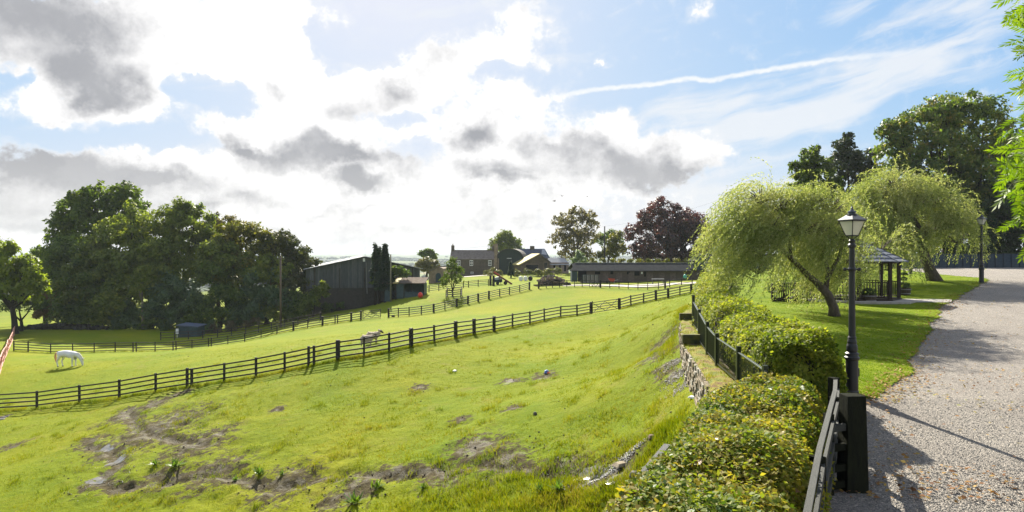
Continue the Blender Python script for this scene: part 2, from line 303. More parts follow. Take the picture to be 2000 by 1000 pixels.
class MB:
    def __init__(s): s.v = []; s.f = []
    def add(s, V, Fs): b = len(s.v); s.v += [tuple(float(c) for c in v) for v in V]; s.f += [tuple(b + i for i in f) for f in Fs]; return s
    def box(s, c, sz, rz=0, taper=1.0, T=None):
        x, y, z = (k / 2 for k in sz); V = []
        for dz, t in ((-z, 1), (z, taper)):
            for dx, dy in ((-x, -y), (x, -y), (x, y), (-x, y)):
                a, b = dx * t, dy * t; V.append((c[0] + a * math.cos(rz) - b * math.sin(rz), c[1] + a * math.sin(rz) + b * math.cos(rz), c[2] + dz))
        return s.add(V, [(3, 2, 1, 0), (4, 5, 6, 7), (0, 1, 5, 4), (1, 2, 6, 5), (2, 3, 7, 6), (3, 0, 4, 7)])
    def beam(s, p, q, w, h):
        p = Vector(p); q = Vector(q); d = (q - p).normalized(); u = d.cross(Vector((0, 0, 1)))
        u = u.normalized() if u.length > 1e-4 else Vector((1, 0, 0)); n = u.cross(d); V = []
        for a in (p, q):
            for i, j in ((-1, -1), (1, -1), (1, 1), (-1, 1)): V.append(a + u * (i * w / 2) + n * (j * h / 2))
        return s.add(V, [(3, 2, 1, 0), (4, 5, 6, 7), (0, 1, 5, 4), (1, 2, 6, 5), (2, 3, 7, 6), (3, 0, 4, 7)])
    def tube(s, pts, rad, n=8, cap=True):
        pts = [Vector([float(c) for c in p]) for p in pts]; V = []; Fs = []; m = len(pts)
        up = None
        for i, p in enumerate(pts):
            d = (pts[min(i + 1, m - 1)] - pts[max(i - 1, 0)]); d = d.normalized() if d.length > 0 else Vector((0, 0, 1))
            if up is None: up = d.orthogonal().normalized()
            u = (up - d * up.dot(d)); u = u.normalized() if u.length > 1e-5 else d.orthogonal().normalized(); up = u; w = d.cross(u)
            for k in range(n):
                a = 2 * math.pi * k / n; V.append(p + (u * math.cos(a) + w * math.sin(a)) * rad[i])
        for i in range(m - 1):
            for k in range(n): Fs.append((i * n + k, i * n + (k + 1) % n, (i + 1) * n + (k + 1) % n, (i + 1) * n + k))
        if cap: Fs.append(tuple(range(n - 1, -1, -1))); Fs.append(tuple((m - 1) * n + k for k in range(n)))
        return s.add(V, Fs)
    def lathe(s, prof, c=(0, 0, 0), n=20, a0=0.0):
        V = []; Fs = []; m = len(prof)
        for r, z in prof:
            for k in range(n): a = a0 + 2 * math.pi * k / n; V.append((c[0] + r * math.cos(a), c[1] + r * math.sin(a), c[2] + z))
        for i in range(m - 1):
            for k in range(n): Fs.append((i * n + k, i * n + (k + 1) % n, (i + 1) * n + (k + 1) % n, (i + 1) * n + k))
        Fs.append(tuple(range(n - 1, -1, -1))); Fs.append(tuple((m - 1) * n + k for k in range(n)))
        return s.add(V, Fs)
    def prism(s, poly, y0, y1):
        """poly in x,z extruded along y"""
        n = len(poly); V = [(x, y0, z) for x, z in poly] + [(x, y1, z) for x, z in poly]
        Fs = [tuple(range(n)), tuple(range(2 * n - 1, n - 1, -1))] + [(i, i + n, (i + 1) % n + n, (i + 1) % n) for i in range(n)]
        return s.add(V, Fs)
    def rot(s, rz, c):
        ca, sa = math.cos(rz), math.sin(rz); s.v = [(c[0] + x * ca - y * sa, c[1] + x * sa + y * ca, c[2] + z) for x, y, z in s.v]; return s
    def build(s, name, mat, parent=None, smooth=False, bevel=0.0, label=None, kind=None, local=False):
        o0 = Vector((0, 0, 0)) if local else org(parent)
        me = bpy.data.meshes.new(name); me.from_pydata([(a - o0.x, b - o0.y, c - o0.z) for a, b, c in s.v], [], s.f); me.materials.append(mat)
        if smooth:
            for p in me.polygons: p.use_smooth = True
        me.update(); o = link(name, me, parent)
        if bevel: m = o.modifiers.new('bevel', 'BEVEL'); m.width = bevel; m.segments = 2; m.limit_method = 'ANGLE'
        if label: o['label'] = label
        if kind: o['kind'] = kind
        return o
# ------------------------------------------------------------ materials
def mat(name, color, rough=0.7, var=0.25, scale=4.0, bump=0.3, bscale=30.0, color2=None, spec=0.3, metal=0.0, stretch=(1, 1, 1), bdist=0.01, detail=6):
    m = bpy.data.materials.new(name); m.use_nodes = True; N = m.node_tree.nodes; L = m.node_tree.links; b = N['Principled BSDF']
    tc = N.new('ShaderNodeTexCoord'); mp = N.new('ShaderNodeMapping'); mp.inputs['Scale'].default_value = stretch; L.new(tc.outputs['Object'], mp.inputs[0])
    n = N.new('ShaderNodeTexNoise'); n.inputs['Scale'].default_value = scale; n.inputs['Detail'].default_value = detail; n.inputs['Roughness'].default_value = 0.65; L.new(mp.outputs[0], n.inputs['Vector'])
    r = N.new('ShaderNodeValToRGB'); c2 = color2 or tuple(min(1, c * (1 + var)) for c in color); c1 = color if color2 else tuple(c * (1 - var) for c in color)
    r.color_ramp.elements[0].position = 0.32; r.color_ramp.elements[1].position = 0.68; r.color_ramp.elements[0].color = (*c1, 1); r.color_ramp.elements[1].color = (*c2, 1)
    L.new(n.outputs['Fac'], r.inputs[0]); L.new(r.outputs[0], b.inputs['Base Color']); b.inputs['Roughness'].default_value = rough; b.inputs['Specular IOR Level'].default_value = spec; b.inputs['Metallic'].default_value = metal
    if bump:
        n2 = N.new('ShaderNodeTexNoise'); n2.inputs['Scale'].default_value = bscale; n2.inputs['Detail'].default_value = 5; L.new(mp.outputs[0], n2.inputs['Vector'])
        bp = N.new('ShaderNodeBump'); bp.inputs['Strength'].default_value = bump; bp.inputs['Distance'].default_value = bdist; L.new(n2.outputs['Fac'], bp.inputs['Height']); L.new(bp.outputs[0], b.inputs['Normal'])
    return m
def leafmat(name, cols, trans=0.45, rough=0.5, spec=0.4, tcol=(1.25, 1.3, 0.5), nscale=0.35):
    """cols: list of colours picked per leaf; slow noise over the crown shifts the choice so that clumps differ"""
    m = bpy.data.materials.new(name); m.use_nodes = True; N = m.node_tree.nodes; L = m.node_tree.links; b = N['Principled BSDF']; out = N['Material Output']
    g = N.new('ShaderNodeNewGeometry'); tc = N.new('ShaderNodeTexCoord')
    n = N.new('ShaderNodeTexNoise'); n.inputs['Scale'].default_value = nscale; n.inputs['Detail'].default_value = 3; L.new(tc.outputs['Object'], n.inputs['Vector'])
    a = N.new('ShaderNodeMath'); a.operation = 'MULTIPLY_ADD'; a.inputs[1].default_value = 0.6; L.new(g.outputs['Random Per Island'], a.inputs[0])
    s = N.new('ShaderNodeMath'); s.operation = 'MULTIPLY_ADD'; s.inputs[1].default_value = 1.3; s.inputs[2].default_value = -0.45; L.new(n.outputs['Fac'], s.inputs[0]); L.new(s.outputs[0], a.inputs[2])
    r = N.new('ShaderNodeValToRGB'); e = r.color_ramp.elements; e[0].color = (*cols[0], 1); e[0].position = 0.05; e[1].color = (*cols[-1], 1); e[1].position = 0.97
    for i, c in enumerate(cols[1:-1]): q = e.new(0.05 + 0.92 * (i + 1) / (len(cols) - 1)); q.color = (*c, 1)
    L.new(a.outputs[0], r.inputs[0]); L.new(r.outputs[0], b.inputs['Base Color']); b.inputs['Roughness'].default_value = rough; b.inputs['Specular IOR Level'].default_value = spec
    t = N.new('ShaderNodeBsdfTranslucent'); mx = N.new('ShaderNodeMix'); mx.data_type = 'RGBA'; mx.blend_type = 'MULTIPLY'; mx.inputs[0].default_value = 1; L.new(r.outputs[0], mx.inputs[6]); mx.inputs[7].default_value = (*tcol, 1); mx.clamp_result = False
    L.new(mx.outputs[2], t.inputs[0]); ms = N.new('ShaderNodeMixShader'); ms.inputs[0].default_value = trans; L.new(b.outputs[0], ms.inputs[1]); L.new(t.outputs[0], ms.inputs[2]); L.new(ms.outputs[0], out.inputs[0])
    return m
M_post = mat('dark_fence_timber', (0.016, 0.014, 0.012), 0.75, 0.5, 3, 0.5, 25, stretch=(1, 1, 6))
M_rail = mat('dark_rail_timber', (0.020, 0.018, 0.014), 0.7, 0.5, 3, 0.5, 25, stretch=(.5, 6, 6))
M_grey_rail = mat('weathered_rail_timber', (0.014, 0.016, 0.013), 0.65, 0.6, 5, 0.7, 40, color2=(0.055, 0.058, 0.05), stretch=(1, 4, 6))
M_bigpost = mat('old_green_black_timber', (0.008, 0.009, 0.007), 0.9, 0.5, 6, 0.8, 25, color2=(0.018, 0.02, 0.010), stretch=(3, 3, .6), bdist=.02, spec=.06)
M_iron = mat('black_paint_iron', (0.006, 0.007, 0.009), 0.45, 0.3, 5, 0.15, 60, spec=0.5)
M_railing = mat('dark_green_railing_paint', (0.008, 0.016, 0.013), 0.3, 0.3, 5, 0.1, 60, spec=0.6)
M_railtop = mat('railing_top_bar_pale', (0.10, 0.12, 0.12), 0.35, 0.4, 9, 0.1, 60, spec=0.6)  # grey, much paler than the green of the bars below
M_bark = mat('bark', (0.045, 0.035, 0.025), 0.9, 0.5, 5, 1.0, 9, color2=(0.11, 0.09, 0.065), stretch=(2, 2, .7), bdist=.05)
M_bark_dark = mat('dark_bark', (0.02, 0.016, 0.012), 0.9, 0.4, 5, 0.8, 9, bdist=.05)
M_core = mat('dark_core_fill', (0.012, 0.012, 0.006), 0.95, 0.5, 8, 1.0, 14, bdist=.06)  # near-black filler for the added hedge cores, also the barrel soil

# ------------------------------------------------------------ the ground sheets
def ground_material():
    m = bpy.data.materials.new('pasture'); m.use_nodes = True; N = m.node_tree.nodes; L = m.node_tree.links; b = N['Principled BSDF']
    tc = N.new('ShaderNodeTexCoord')
    def nz(scale, detail=5, rough=.6, st=(1, 1, 1), off=(0, 0, 0)):
        mp = N.new('ShaderNodeMapping'); mp.inputs['Scale'].default_value = st; mp.inputs['Location'].default_value = off; L.new(tc.outputs['Object'], mp.inputs[0])
        n = N.new('ShaderNodeTexNoise'); n.inputs['Scale'].default_value = scale; n.inputs['Detail'].default_value = detail; n.inputs['Roughness'].default_value = rough; L.new(mp.outputs[0], n.inputs['Vector']); return n.outputs['Fac']
    def ramp(x, lo, hi, c0, c1):
        r = N.new('ShaderNodeValToRGB'); r.color_ramp.elements[0].position = lo; r.color_ramp.elements[1].position = hi; r.color_ramp.elements[0].color = (*c0, 1); r.color_ramp.elements[1].color = (*c1, 1); L.new(x, r.inputs[0]); return r.outputs[0]
    def mix(f, a, c, mode='MIX'):
        n = N.new('ShaderNodeMix'); n.data_type = 'RGBA'; n.blend_type = mode
        if isinstance(f, float): n.inputs[0].default_value = f
        else: L.new(f, n.inputs[0])
        for i, v in ((6, a), (7, c)):
            if isinstance(v, tuple): n.inputs[i].default_value = (*v, 1)
            else: L.new(v, n.inputs[i])
        return n.outputs[2]
    def fac(x, lo, hi, k=1.0):
        r = N.new('ShaderNodeMapRange'); r.interpolation_type = 'SMOOTHSTEP'; r.inputs[1].default_value = lo; r.inputs[2].default_value = hi; r.inputs[4].default_value = k; L.new(x, r.inputs[0]); return r.outputs[0]
    c = ramp(nz(0.12, 6, .65), .35, .65, (0.120, 0.172, 0.004), (0.190, 0.205, 0.005))
    c = mix(fac(nz(1.3, 6, .75, (.6, 1.5, 1)), .45, .70, .5), c, (0.085, 0.140, 0.004))
    c = mix(fac(nz(.5, 8, .75, off=(7, 3, 0)), .52, .72, .6), c, (0.22, 0.18, 0.045))
    c = mix(fac(nz(9, 5, .75), .52, .70, .48), c, (0.050, 0.082, 0.006))
    c = mix(fac(nz(5, 6, .8, off=(2, 9, 1)), .60, .72, .5), c, (0.24, 0.20, 0.10))
    c = mix(fac(nz(1.1, 8, .8, off=(12, 9, 1)), .60, .70, .6), c, (0.085, 0.070, 0.030))
    at = N.new('ShaderNodeAttribute'); at.attribute_name = 'mud'
    def mm(op, a, b_, clamp=False):
        n = N.new('ShaderNodeMath'); n.operation = op; n.use_clamp = clamp
        for i, v in ((0, a), (1, b_)):
            if isinstance(v, (int, float)): n.inputs[i].default_value = v
            else: L.new(v, n.inputs[i])
        return n.outputs[0]
    md = fac(mm('ADD', at.outputs['Fac'], mm('MULTIPLY', mm('SUBTRACT', nz(3.0, 8, .75, off=(3, 3, 3)), .5), 2.4)), .50, .80)
    mudc = ramp(nz(4, 6, .7), .35, .7, (0.040, 0.032, 0.014), (0.100, 0.080, 0.038))
    c = mix(md, c, mudc)
    far = N.new('ShaderNodeAttribute'); far.attribute_name = 'far'
    vo = N.new('ShaderNodeTexVoronoi'); vo.inputs['Scale'].default_value = 0.0075; wv = N.new('ShaderNodeMapping'); wv.inputs['Scale'].default_value = (1, .55, 0); L.new(tc.outputs['Object'], wv.inputs[0]); L.new(wv.outputs[0], vo.inputs['Vector'])
    sc = N.new('ShaderNodeSeparateColor'); L.new(vo.outputs['Color'], sc.inputs[0])
    fr = N.new('ShaderNodeValToRGB'); fr.color_ramp.interpolation = 'CONSTANT'; es = fr.color_ramp.elements; es[0].color = (.07, .10, .03, 1); es[1].position = .3; es[1].color = (.10, .13, .035, 1)
    for p_, c_ in ((.5, (.04, .06, .03, 1)), (.66, (.17, .15, .07, 1)), (.8, (.08, .12, .03, 1)), (.9, (.025, .035, .02, 1))): q = es.new(p_); q.color = c_
    L.new(sc.outputs[0], fr.inputs[0])
    fcol = mix(fac(nz(.012, 6, .7), .52, .6, .85), fr.outputs[0], (.03, .04, .022))
    c = mix(far.outputs['Fac'], c, fcol)
    L.new(c, b.inputs['Base Color'])
    wet = fac(mm('ADD', at.outputs['Fac'], mm('MULTIPLY', mm('SUBTRACT', nz(2.0, 3, .6, off=(9, 1, 3)), .5), 1.6)), .75, 1.0)
    rr = N.new('ShaderNodeMapRange'); L.new(wet, rr.inputs[0]); rr.inputs[3].default_value = .95; rr.inputs[4].default_value = .55; L.new(rr.outputs[0], b.inputs['Roughness'])
    b.inputs['Specular IOR Level'].default_value = .08
    h = mm('ADD', nz(14, 6, .8), mm('MULTIPLY', nz(2.5, 6, .75), 2.6))
    bp = N.new('ShaderNodeBump'); bp.inputs['Strength'].default_value = .9; bp.inputs['Distance'].default_value = .06; L.new(h, bp.inputs['Height']); L.new(bp.outputs[0], b.inputs['Normal'])
    return m
M_ground = ground_material()
def polar_sheet():
    az = np.concatenate([np.linspace(-180, -62, 40)[:-1], np.linspace(-62, -44, 30)[:-1], np.linspace(-44, 22, 450)[:-1], np.linspace(22, 60, 50)[:-1], np.linspace(60, 180, 30)])
    r = np.concatenate([[0.5, 4, 8, 11], np.geomspace(13, 60, 290), np.geomspace(60, 130, 80)[1:], np.geomspace(130, 9000, 110)[1:]])
    A, Rr = np.meshgrid(np.radians(az), r, indexing='ij'); X = Rr * np.sin(A); Y = Rr * np.cos(A); Z = ground(X, Y)
    Z = np.where((X > xb(np.clip(Y, -6, 125)) + 0.5) & (Y > -8) & (Y < 125) & (X < 110), np.minimum(Z, terr(X, Y) - 0.5), Z)
    na, nr = A.shape; idx = np.arange(na * nr).reshape(na, nr)
    Fq = np.stack([idx[:-1, :-1], idx[:-1, 1:], idx[1:, 1:], idx[1:, :-1]], -1).reshape(-1, 4)[:, ::-1]
    V = np.stack([X, Y, Z], -1).reshape(-1, 3)
    me = mesh_np('pasture_ground', V, Fq, M_ground, True, {'mud': mudmask(X, Y).ravel() * (Rr.ravel() < 90), 'far': sstep(170, 420, Rr).ravel()})
    o = link('pasture_ground', me); props(o, kind='structure', label='sloping green pasture running down to the valley and far hills')
polar_sheet()

# gravel drive and lawn: the raised terrace
ys = np.concatenate([np.arange(-6, 8, .5), np.arange(8, 22, .13), np.geomspace(22, 60, 150), np.geomspace(60, 125, 40)[1:]])
ss = np.concatenate([np.linspace(0, 14, 150)[:-1], np.linspace(14, 40, 100)[:-1], np.linspace(40, 80, 20)])
TY, TS = np.meshgrid(ys, ss, indexing='ij'); TX = xb(TY) + TS * (0.55 + 0.45 * np.clip(TY, 8, 40) / 40)
def tgrid(off): return np.stack([TX, TY, terr(TX, TY) + off], -1).reshape(-1, 3)
nr_, nc_ = TX.shape; ti = np.arange(nr_ * nc_).reshape(nr_, nc_)
TQ = np.stack([ti[:-1, :-1], ti[:-1, 1:], ti[1:, 1:], ti[1:, :-1]], -1).reshape(-1, 4)
def gravel_material():
    m = bpy.data.materials.new('gravel'); m.use_nodes = True; N = m.node_tree.nodes; L = m.node_tree.links; b = N['Principled BSDF']; tc = N.new('ShaderNodeTexCoord')
    v = N.new('ShaderNodeTexVoronoi'); v.inputs['Scale'].default_value = 55; L.new(tc.outputs['Object'], v.inputs['Vector'])
    s = N.new('ShaderNodeSeparateColor'); L.new(v.outputs['Color'], s.inputs[0]); r = N.new('ShaderNodeValToRGB'); e = r.color_ramp.elements; e[0].color = (.09, .08, .068, 1); e[1].color = (.50, .445, .37, 1)
    for p, c in ((.3, (.165, .15, .13, 1)), (.6, (.24, .215, .18, 1)), (.85, (.31, .275, .23, 1))): q = e.new(p); q.color = c
    L.new(s.outputs[0], r.inputs[0])
    n = N.new('ShaderNodeTexNoise'); n.inputs['Scale'].default_value = .45; n.inputs['Detail'].default_value = 6; L.new(tc.outputs['Object'], n.inputs['Vector'])
    mr = N.new('ShaderNodeMapRange'); L.new(n.outputs['Fac'], mr.inputs[0]); mr.inputs[1].default_value = .4; mr.inputs[2].default_value = .65; mr.inputs[4].default_value = .45
    mx = N.new('ShaderNodeMix'); mx.data_type = 'RGBA'; L.new(mr.outputs[0], mx.inputs[0]); L.new(r.outputs[0], mx.inputs[6]); mx.inputs[7].default_value = (.18, .155, .13, 1); nw = N.new('ShaderNodeTexNoise'); nw.inputs['Scale'].default_value = 2.2; nw.inputs['Detail'].default_value = 8; nw.inputs['Roughness'].default_value = .75; L.new(tc.outputs['Object'], nw.inputs['Vector'])
    mw = N.new('ShaderNodeMapRange'); L.new(nw.outputs['Fac'], mw.inputs[0]); mw.inputs[1].default_value = .5; mw.inputs[2].default_value = .72; mw.inputs[4].default_value = .5
    m3 = N.new('ShaderNodeMix'); m3.data_type = 'RGBA'; L.new(mw.outputs[0], m3.inputs[0]); L.new(mx.outputs[2], m3.inputs[6]); m3.inputs[7].default_value = (.115, .10, .085, 1); L.new(m3.outputs[2], b.inputs['Base Color'])
    b.inputs['Roughness'].default_value = .85; bp = N.new('ShaderNodeBump'); bp.inputs['Strength'].default_value = 1; bp.inputs['Distance'].default_value = .025; bp.invert = True
    L.new(v.outputs['Distance'], bp.inputs['Height']); L.new(bp.outputs[0], b.inputs['Normal']); return m
M_gravel = gravel_material()
o = link('gravel_driveway', mesh_np('gravel_driveway', tgrid(0), TQ, M_gravel, True)); props(o, kind='structure', label='wide pale gravel driveway curving up to the dark fence')
lawn_poly = [(-1, 14.6), (5.2, 14.6), (7.0, 14.75), (8.5, 14.95), (9.6, 16.1), (10.6, 17.2), (12.7, 20.1), (15.3, 23.6), (20.4, 30.4), (21.9, 32.4), (25.8, 36.7), (31.6, 42.6), (33.0, 44.6), (33.5, 50), (37, 60), (44, 75), (20, 75), (8, 60), (8, 30)]
def in_poly(x, y, P):
    ins = np.zeros(np.shape(x), bool); n = len(P)
    for i in range(n):
        x1, y1 = P[i]; x2, y2 = P[(i + 1) % n]
        c = ((y1 > y) != (y2 > y)) & (x < (x2 - x1) * (y - y1) / (y2 - y1 + 1e-12) + x1); ins ^= c
    return ins
def is_lawn(x, y): 
    wx = x + .55 * fbm(x * 1.2, y * 1.2, 0, 41, 4); wy = y + .5 * fbm(x * 1.2, y * 1.2, 0, 47, 4)
    return in_poly(wx, wy, lawn_poly)
CXf = TX[:-1, :-1].ravel(); CYf = TY[:-1, :-1].ravel(); keep = is_lawn(CXf, CYf)
M_lawn = mat('mown_lawn', (0.080, 0.130, 0.004), .9, .3, .8, .8, 30, color2=(0.150, 0.190, 0.006), bdist=.03, detail=9, spec=.06)
LV = tgrid(0.035 ); LV[:, 2] += 0.02 * fbm(TX * 3, TY * 3, 0, 55, 3).ravel()
q = TQ[keep]; used, inv = np.unique(q, return_inverse=True)
o = link('lawn', mesh_np('lawn', LV[used], inv.reshape(-1, 4), M_lawn, True)); props(o, kind='structure', label='mown green lawn between the hedge and the gravel drive')
# bank closing the side of the terrace
yb = np.concatenate([np.arange(-6, 60, .5), np.arange(60, 125, 3)]); ub = np.linspace(0, 1, 9); YB, UB = np.meshgrid(yb, ub, indexing='ij'); wid = .12 + .9 * sstep(28, 34, YB)
XBk = xb(YB) + .02 - wid * UB; top = terr(xb(YB), YB) + .03; bot = np.minimum(ground(XBk, YB), top - .2) - .25; ZB = top + (bot - top) * UB ** .8 + .12 * fbm(XBk * 1.5, YB * 1.5, 0, 19, 3) * sstep(28, 34, YB)
idx = np.arange(YB.size).reshape(YB.shape); Q = np.stack([idx[:-1, :-1], idx[1:, :-1], idx[1:, 1:], idx[:-1, 1:]], -1).reshape(-1, 4)
o = link('grass_bank', mesh_np('grass_bank', np.stack([XBk, YB, ZB], -1).reshape(-1, 3), Q, M_ground, True)); props(o, kind='structure')
wf = MB(); Vf = []
xf = np.linspace(14, 112, 60); yf = np.linspace(77.2, 124, 16); XF, YF = np.meshgrid(xf, yf, indexing='ij'); idx = np.arange(XF.size).reshape(XF.shape); Q = np.stack([idx[:-1, :-1], idx[1:, :-1], idx[1:, 1:], idx[:-1, 1:]], -1).reshape(-1, 4)[(XF > xb(YF) + 1.5)[:-1, :-1].ravel()]
o = link('woodland_floor', mesh_np('woodland_floor', np.stack([XF, YF, terr(XF, YF) + .04], -1).reshape(-1, 3), Q, mat('leaf_litter', (.03, .03, .012), .95, .5, 2, .8, 12, color2=(.05, .06, .015)), True)); props(o, kind='structure')

# grass blades, real ones where they are near enough to show
def blades(X, Y, zf, n_per, hgt, spread, wid, lean=.5):
    n = len(X); X = np.repeat(X, n_per) + rng.normal(0, spread, n * n_per); Y = np.repeat(Y, n_per) + rng.normal(0, spread, n * n_per); Z = zf(X, Y) - .01; k = len(X)
    a = rng.uniform(0, 2 * np.pi, k); h = hgt * rng.uniform(.5, 1.3, k) if np.isscalar(hgt) else np.repeat(hgt, n_per) * rng.uniform(.5, 1.3, k); w = wid * rng.uniform(.7, 1.3, k)
    w = w * (0.6 + .4 * h / np.mean(h)); b = np.stack([X, Y, Z], 1); s = np.stack([np.cos(a), np.sin(a), 0 * a], 1) * w[:, None] / 2
    la = rng.uniform(0, 2 * np.pi, k); t = np.stack([np.cos(la) * lean * h * rng.uniform(0, 1, k), np.sin(la) * lean * h * rng.uniform(0, 1, k), h], 1)
    V = np.empty((k, 3, 3)); V[:, 0] = b - s; V[:, 1] = b + s; V[:, 2] = b + t
    return V.reshape(-1, 3), np.arange(k * 3).reshape(-1, 3)
M_blade = leafmat('grass_blades', [(0.060, 0.105, 0.004), (0.125, 0.170, 0.006), (0.185, 0.20, 0.008), (0.24, 0.20, 0.05)], .5, .7, .08, (1.3, 1.25, .5), .5)
def scatter(n, dmin, dmax, u0, u1, p=1.0):
    d = dmin * (dmax / dmin) ** rng.uniform(0, 1, n) ** p; u = rng.uniform(u0, u1, n); return u * d, d
X, Y = scatter(60000, 14.5, 58, -.84, .33, 1.15); k = X < xb(Y) - .3; X, Y = X[k], Y[k]
m_ = mudmask(X, Y) + 1.3 * fbm(X * 2.2, Y * 2.2, 0, 90, 3); k = m_ < .42; X, Y = X[k], Y[k]
cl = fbm(X * .9, Y * .9, 0, 91, 3); hh = np.clip(.045 + .10 * cl, .02, .10)
V, T = blades(X, Y, ground, 4, hh, .07, .024, .9)
o = link('pasture_grass', mesh_np('pasture_grass', V, T, M_blade)); props(o, 'short grazed grass blades covering the sloping pasture', 'grass', kind='stuff')
# longer tussocks: foreground strip, fence foot, wall foot
tx, ty = [], []
for (px, py, n, sp) in [(1000, 960, 260, 2.2), (1130, 950, 260, 1.5), (1210, 965, 200, 1.0), (900, 970, 160, 1.6), (1230, 895, 260, .8), (1260, 890, 160, .5), (1080, 985, 160, 1.2), (440, 800, 60, 2), (1180, 985, 160, .8)]:
    c = pix2ground(px, py); tx.append(c[0] + rng.normal(0, sp, n)); ty.append(c[1] + rng.normal(0, sp * .35, n))
for lst, fn, q in ((MAIN_F, d_main, 60), (MAIN_F2, d_main, 40), (SEC_F, d_sec, 20)):
    for a, b in zip(lst[:-1], lst[1:]):
        p0 = W(a[0], a[1], fn(a[0])); p1 = W(b[0], b[1], fn(b[0])); t = rng.uniform(0, 1, q); tx.append(p0[0] + (p1[0] - p0[0]) * t); ty.append(p0[1] + (p1[1] - p0[1]) * t + rng.normal(-.1, .12, q))
yy = rng.uniform(24, 34, 200); tx.append(xb(yy) - .55 + rng.normal(0, .2, 200)); ty.append(yy)
cx_, cy_ = scatter(420, 15, 46, -.82, .3, 1.0)
for a_, b_ in zip(cx_, cy_): n_ = random.randint(2, 7); tx.append(a_ + rng.normal(0, .16, n_)); ty.append(b_ + rng.normal(0, .16, n_))
tx = np.concatenate(tx); ty = np.concatenate(ty); wet0 = pix2ground(1205, 922); k = (tx < xb(ty) - .3) & (np.hypot((tx - wet0[0]) / 1.1, (ty - wet0[1]) / .45 + .15) > 1)
yy = 12 + 15.5 * rng.uniform(0, 1, 260); xx = xb(yy) + rng.choice([.02, .48, .42], 260) + rng.normal(0, .06, 260)
V, T = blades(xx, yy, lambda a, b: CZ - np.where(b < 21.3, 2.95, np.where(b < 26.5, 2.66, 2.42)) + 0 * a, 9, .09, .07, .015, .9)
o = link('wall_top_grass', mesh_np('wall_top_grass', V, T, M_blade)); props(o, 'grass tufts sprouting on the mossy wall top beside the railing', 'grass', kind='stuff')
V, T = blades(tx[k], ty[k], ground, 14, .17, .10, .018, .9)
o = link('tussock_grass', mesh_np('tussock_grass', V, T, M_blade)); props(o, 'longer tussocks of grass along the fence feet and the muddy foreground', 'grass', kind='stuff')
X, Y = scatter(42000, 14.6, 56, .10, .84, 1.3); k = is_lawn(X, Y) & (X > xb(Y) + .2); X, Y = X[k], Y[k]
M_lblade = leafmat('lawn_blades', [(0.070, 0.13, 0.004), (0.12, 0.19, 0.006), (0.16, 0.215, 0.008)], .5, .7, .1, (1.25, 1.25, .5), .5)
V, T = blades(X, Y, lambda a, b: terr(a, b) + .035, 6, .035, .06, .018, .8)
o = link('lawn_grass', mesh_np('lawn_grass', V, T, M_lblade)); props(o, 'short mown grass blades covering the lawn', 'grass', kind='stuff')

# ------------------------------------------------------------ fences
unit_cache = {}
def unit(matr, chamfer=False):
    k = matr.name
    if k not in unit_cache:
        mb = MB().box((0, 0, 0), (1, 1, 1)); me = bpy.data.meshes.new('timber_' + k); me.from_pydata(mb.v, [], mb.f); me.materials.append(matr); unit_cache[k] = me
    return unit_cache[k]
def stick(name, p, q, w, h, matr, parent):
    p = Vector([float(c) for c in p]); q = Vector([float(c) for c in q]); d = q - p; o = bpy.data.objects.new(name, unit(matr)); col.objects.link(o); o.parent = parent
    o.location = (p + q) / 2 - org(parent); o.rotation_mode = 'QUATERNION'; x = d.normalized(); y = Vector((0, 0, 1)).cross(x); y = y.normalized() if y.length > 1e-4 else Vector((0, 1, 0)); z = x.cross(y)
    o.rotation_quaternion = Matrix((x, y, z)).transposed().to_quaternion(); o.scale = (d.length, w, h); return o
def post(name, x, y, z0, h, w, t, matr, parent, rz=0, lean=0):
    o = bpy.data.objects.new(name, unit(matr)); col.objects.link(o); o.parent = parent; o.location = Vector((x, y, z0 + h / 2 - .1)) - org(parent); o.scale = (w, t, h + .2); o.rotation_euler = (lean, lean * .6, rz); return o
def fence(name, label, cat, lst, dfn, h=1.13, rails=(.22, .5, .78, 1.06), matp=None, matr=None, group=None, rh=.085):
    matp = matp or M_post; matr = matr or M_rail; P = []
    for it in lst:
        d = dfn(it[0]); x = (it[0] - 1000) / F * d; P.append((x, d, gz(x, d), it[2] if len(it) > 2 else 0))
    root = empty(name, P[0][:3], label, cat, group)
    for i, (x, y, z, kd) in enumerate(P):
        a = P[max(i - 1, 0)]; b = P[min(i + 1, len(P) - 1)]; rz = math.atan2(b[1] - a[1], b[0] - a[0]); w = .105 + random.uniform(-.01, .02)
        ux, uy = math.cos(rz), math.sin(rz)
        if kd == 2:
            post('post', x - ux * .16, y - uy * .16, z, h + .02, .12, .12, matp, root, rz, random.uniform(-.01, .01)); post('post', x + ux * .16, y + uy * .16, z, h + random.uniform(0, .06), .12, .12, matp, root, rz, random.uniform(-.02, .02))
        else: post('post', x, y, z, h + (.05 if kd else random.uniform(0, .04)), .23 if kd else w, .16 if kd else .1, matp, root, rz, random.uniform(-.02, .02))
    for a, b in zip(P[:-1], P[1:]):
        L_ = math.hypot(b[0] - a[0], b[1] - a[1]); nx, ny = -(b[1] - a[1]) / L_, (b[0] - a[0]) / L_; s = 1 if ny < 0 else -1
        for r in rails:
            j1, j2 = random.uniform(-.015, .015), random.uniform(-.015, .015)
            stick('rail', (a[0] - nx * .07 * s * -1, a[1] - ny * .07 * s * -1, a[2] + r + j1), (b[0] - nx * .07 * s * -1, b[1] - ny * .07 * s * -1, b[2] + r + j2), .04, rh, matr, root)
    return root, P
mf1, PM1 = fence('paddock_fence', 'long black four-rail fence in front of the grazing white horse', 'fence', MAIN_F, d_main)
mf2, PM2 = fence('paddock_fence', 'black four-rail fence right of the cross-braced gate, running up to the hedge', 'fence', MAIN_F2, d_main)
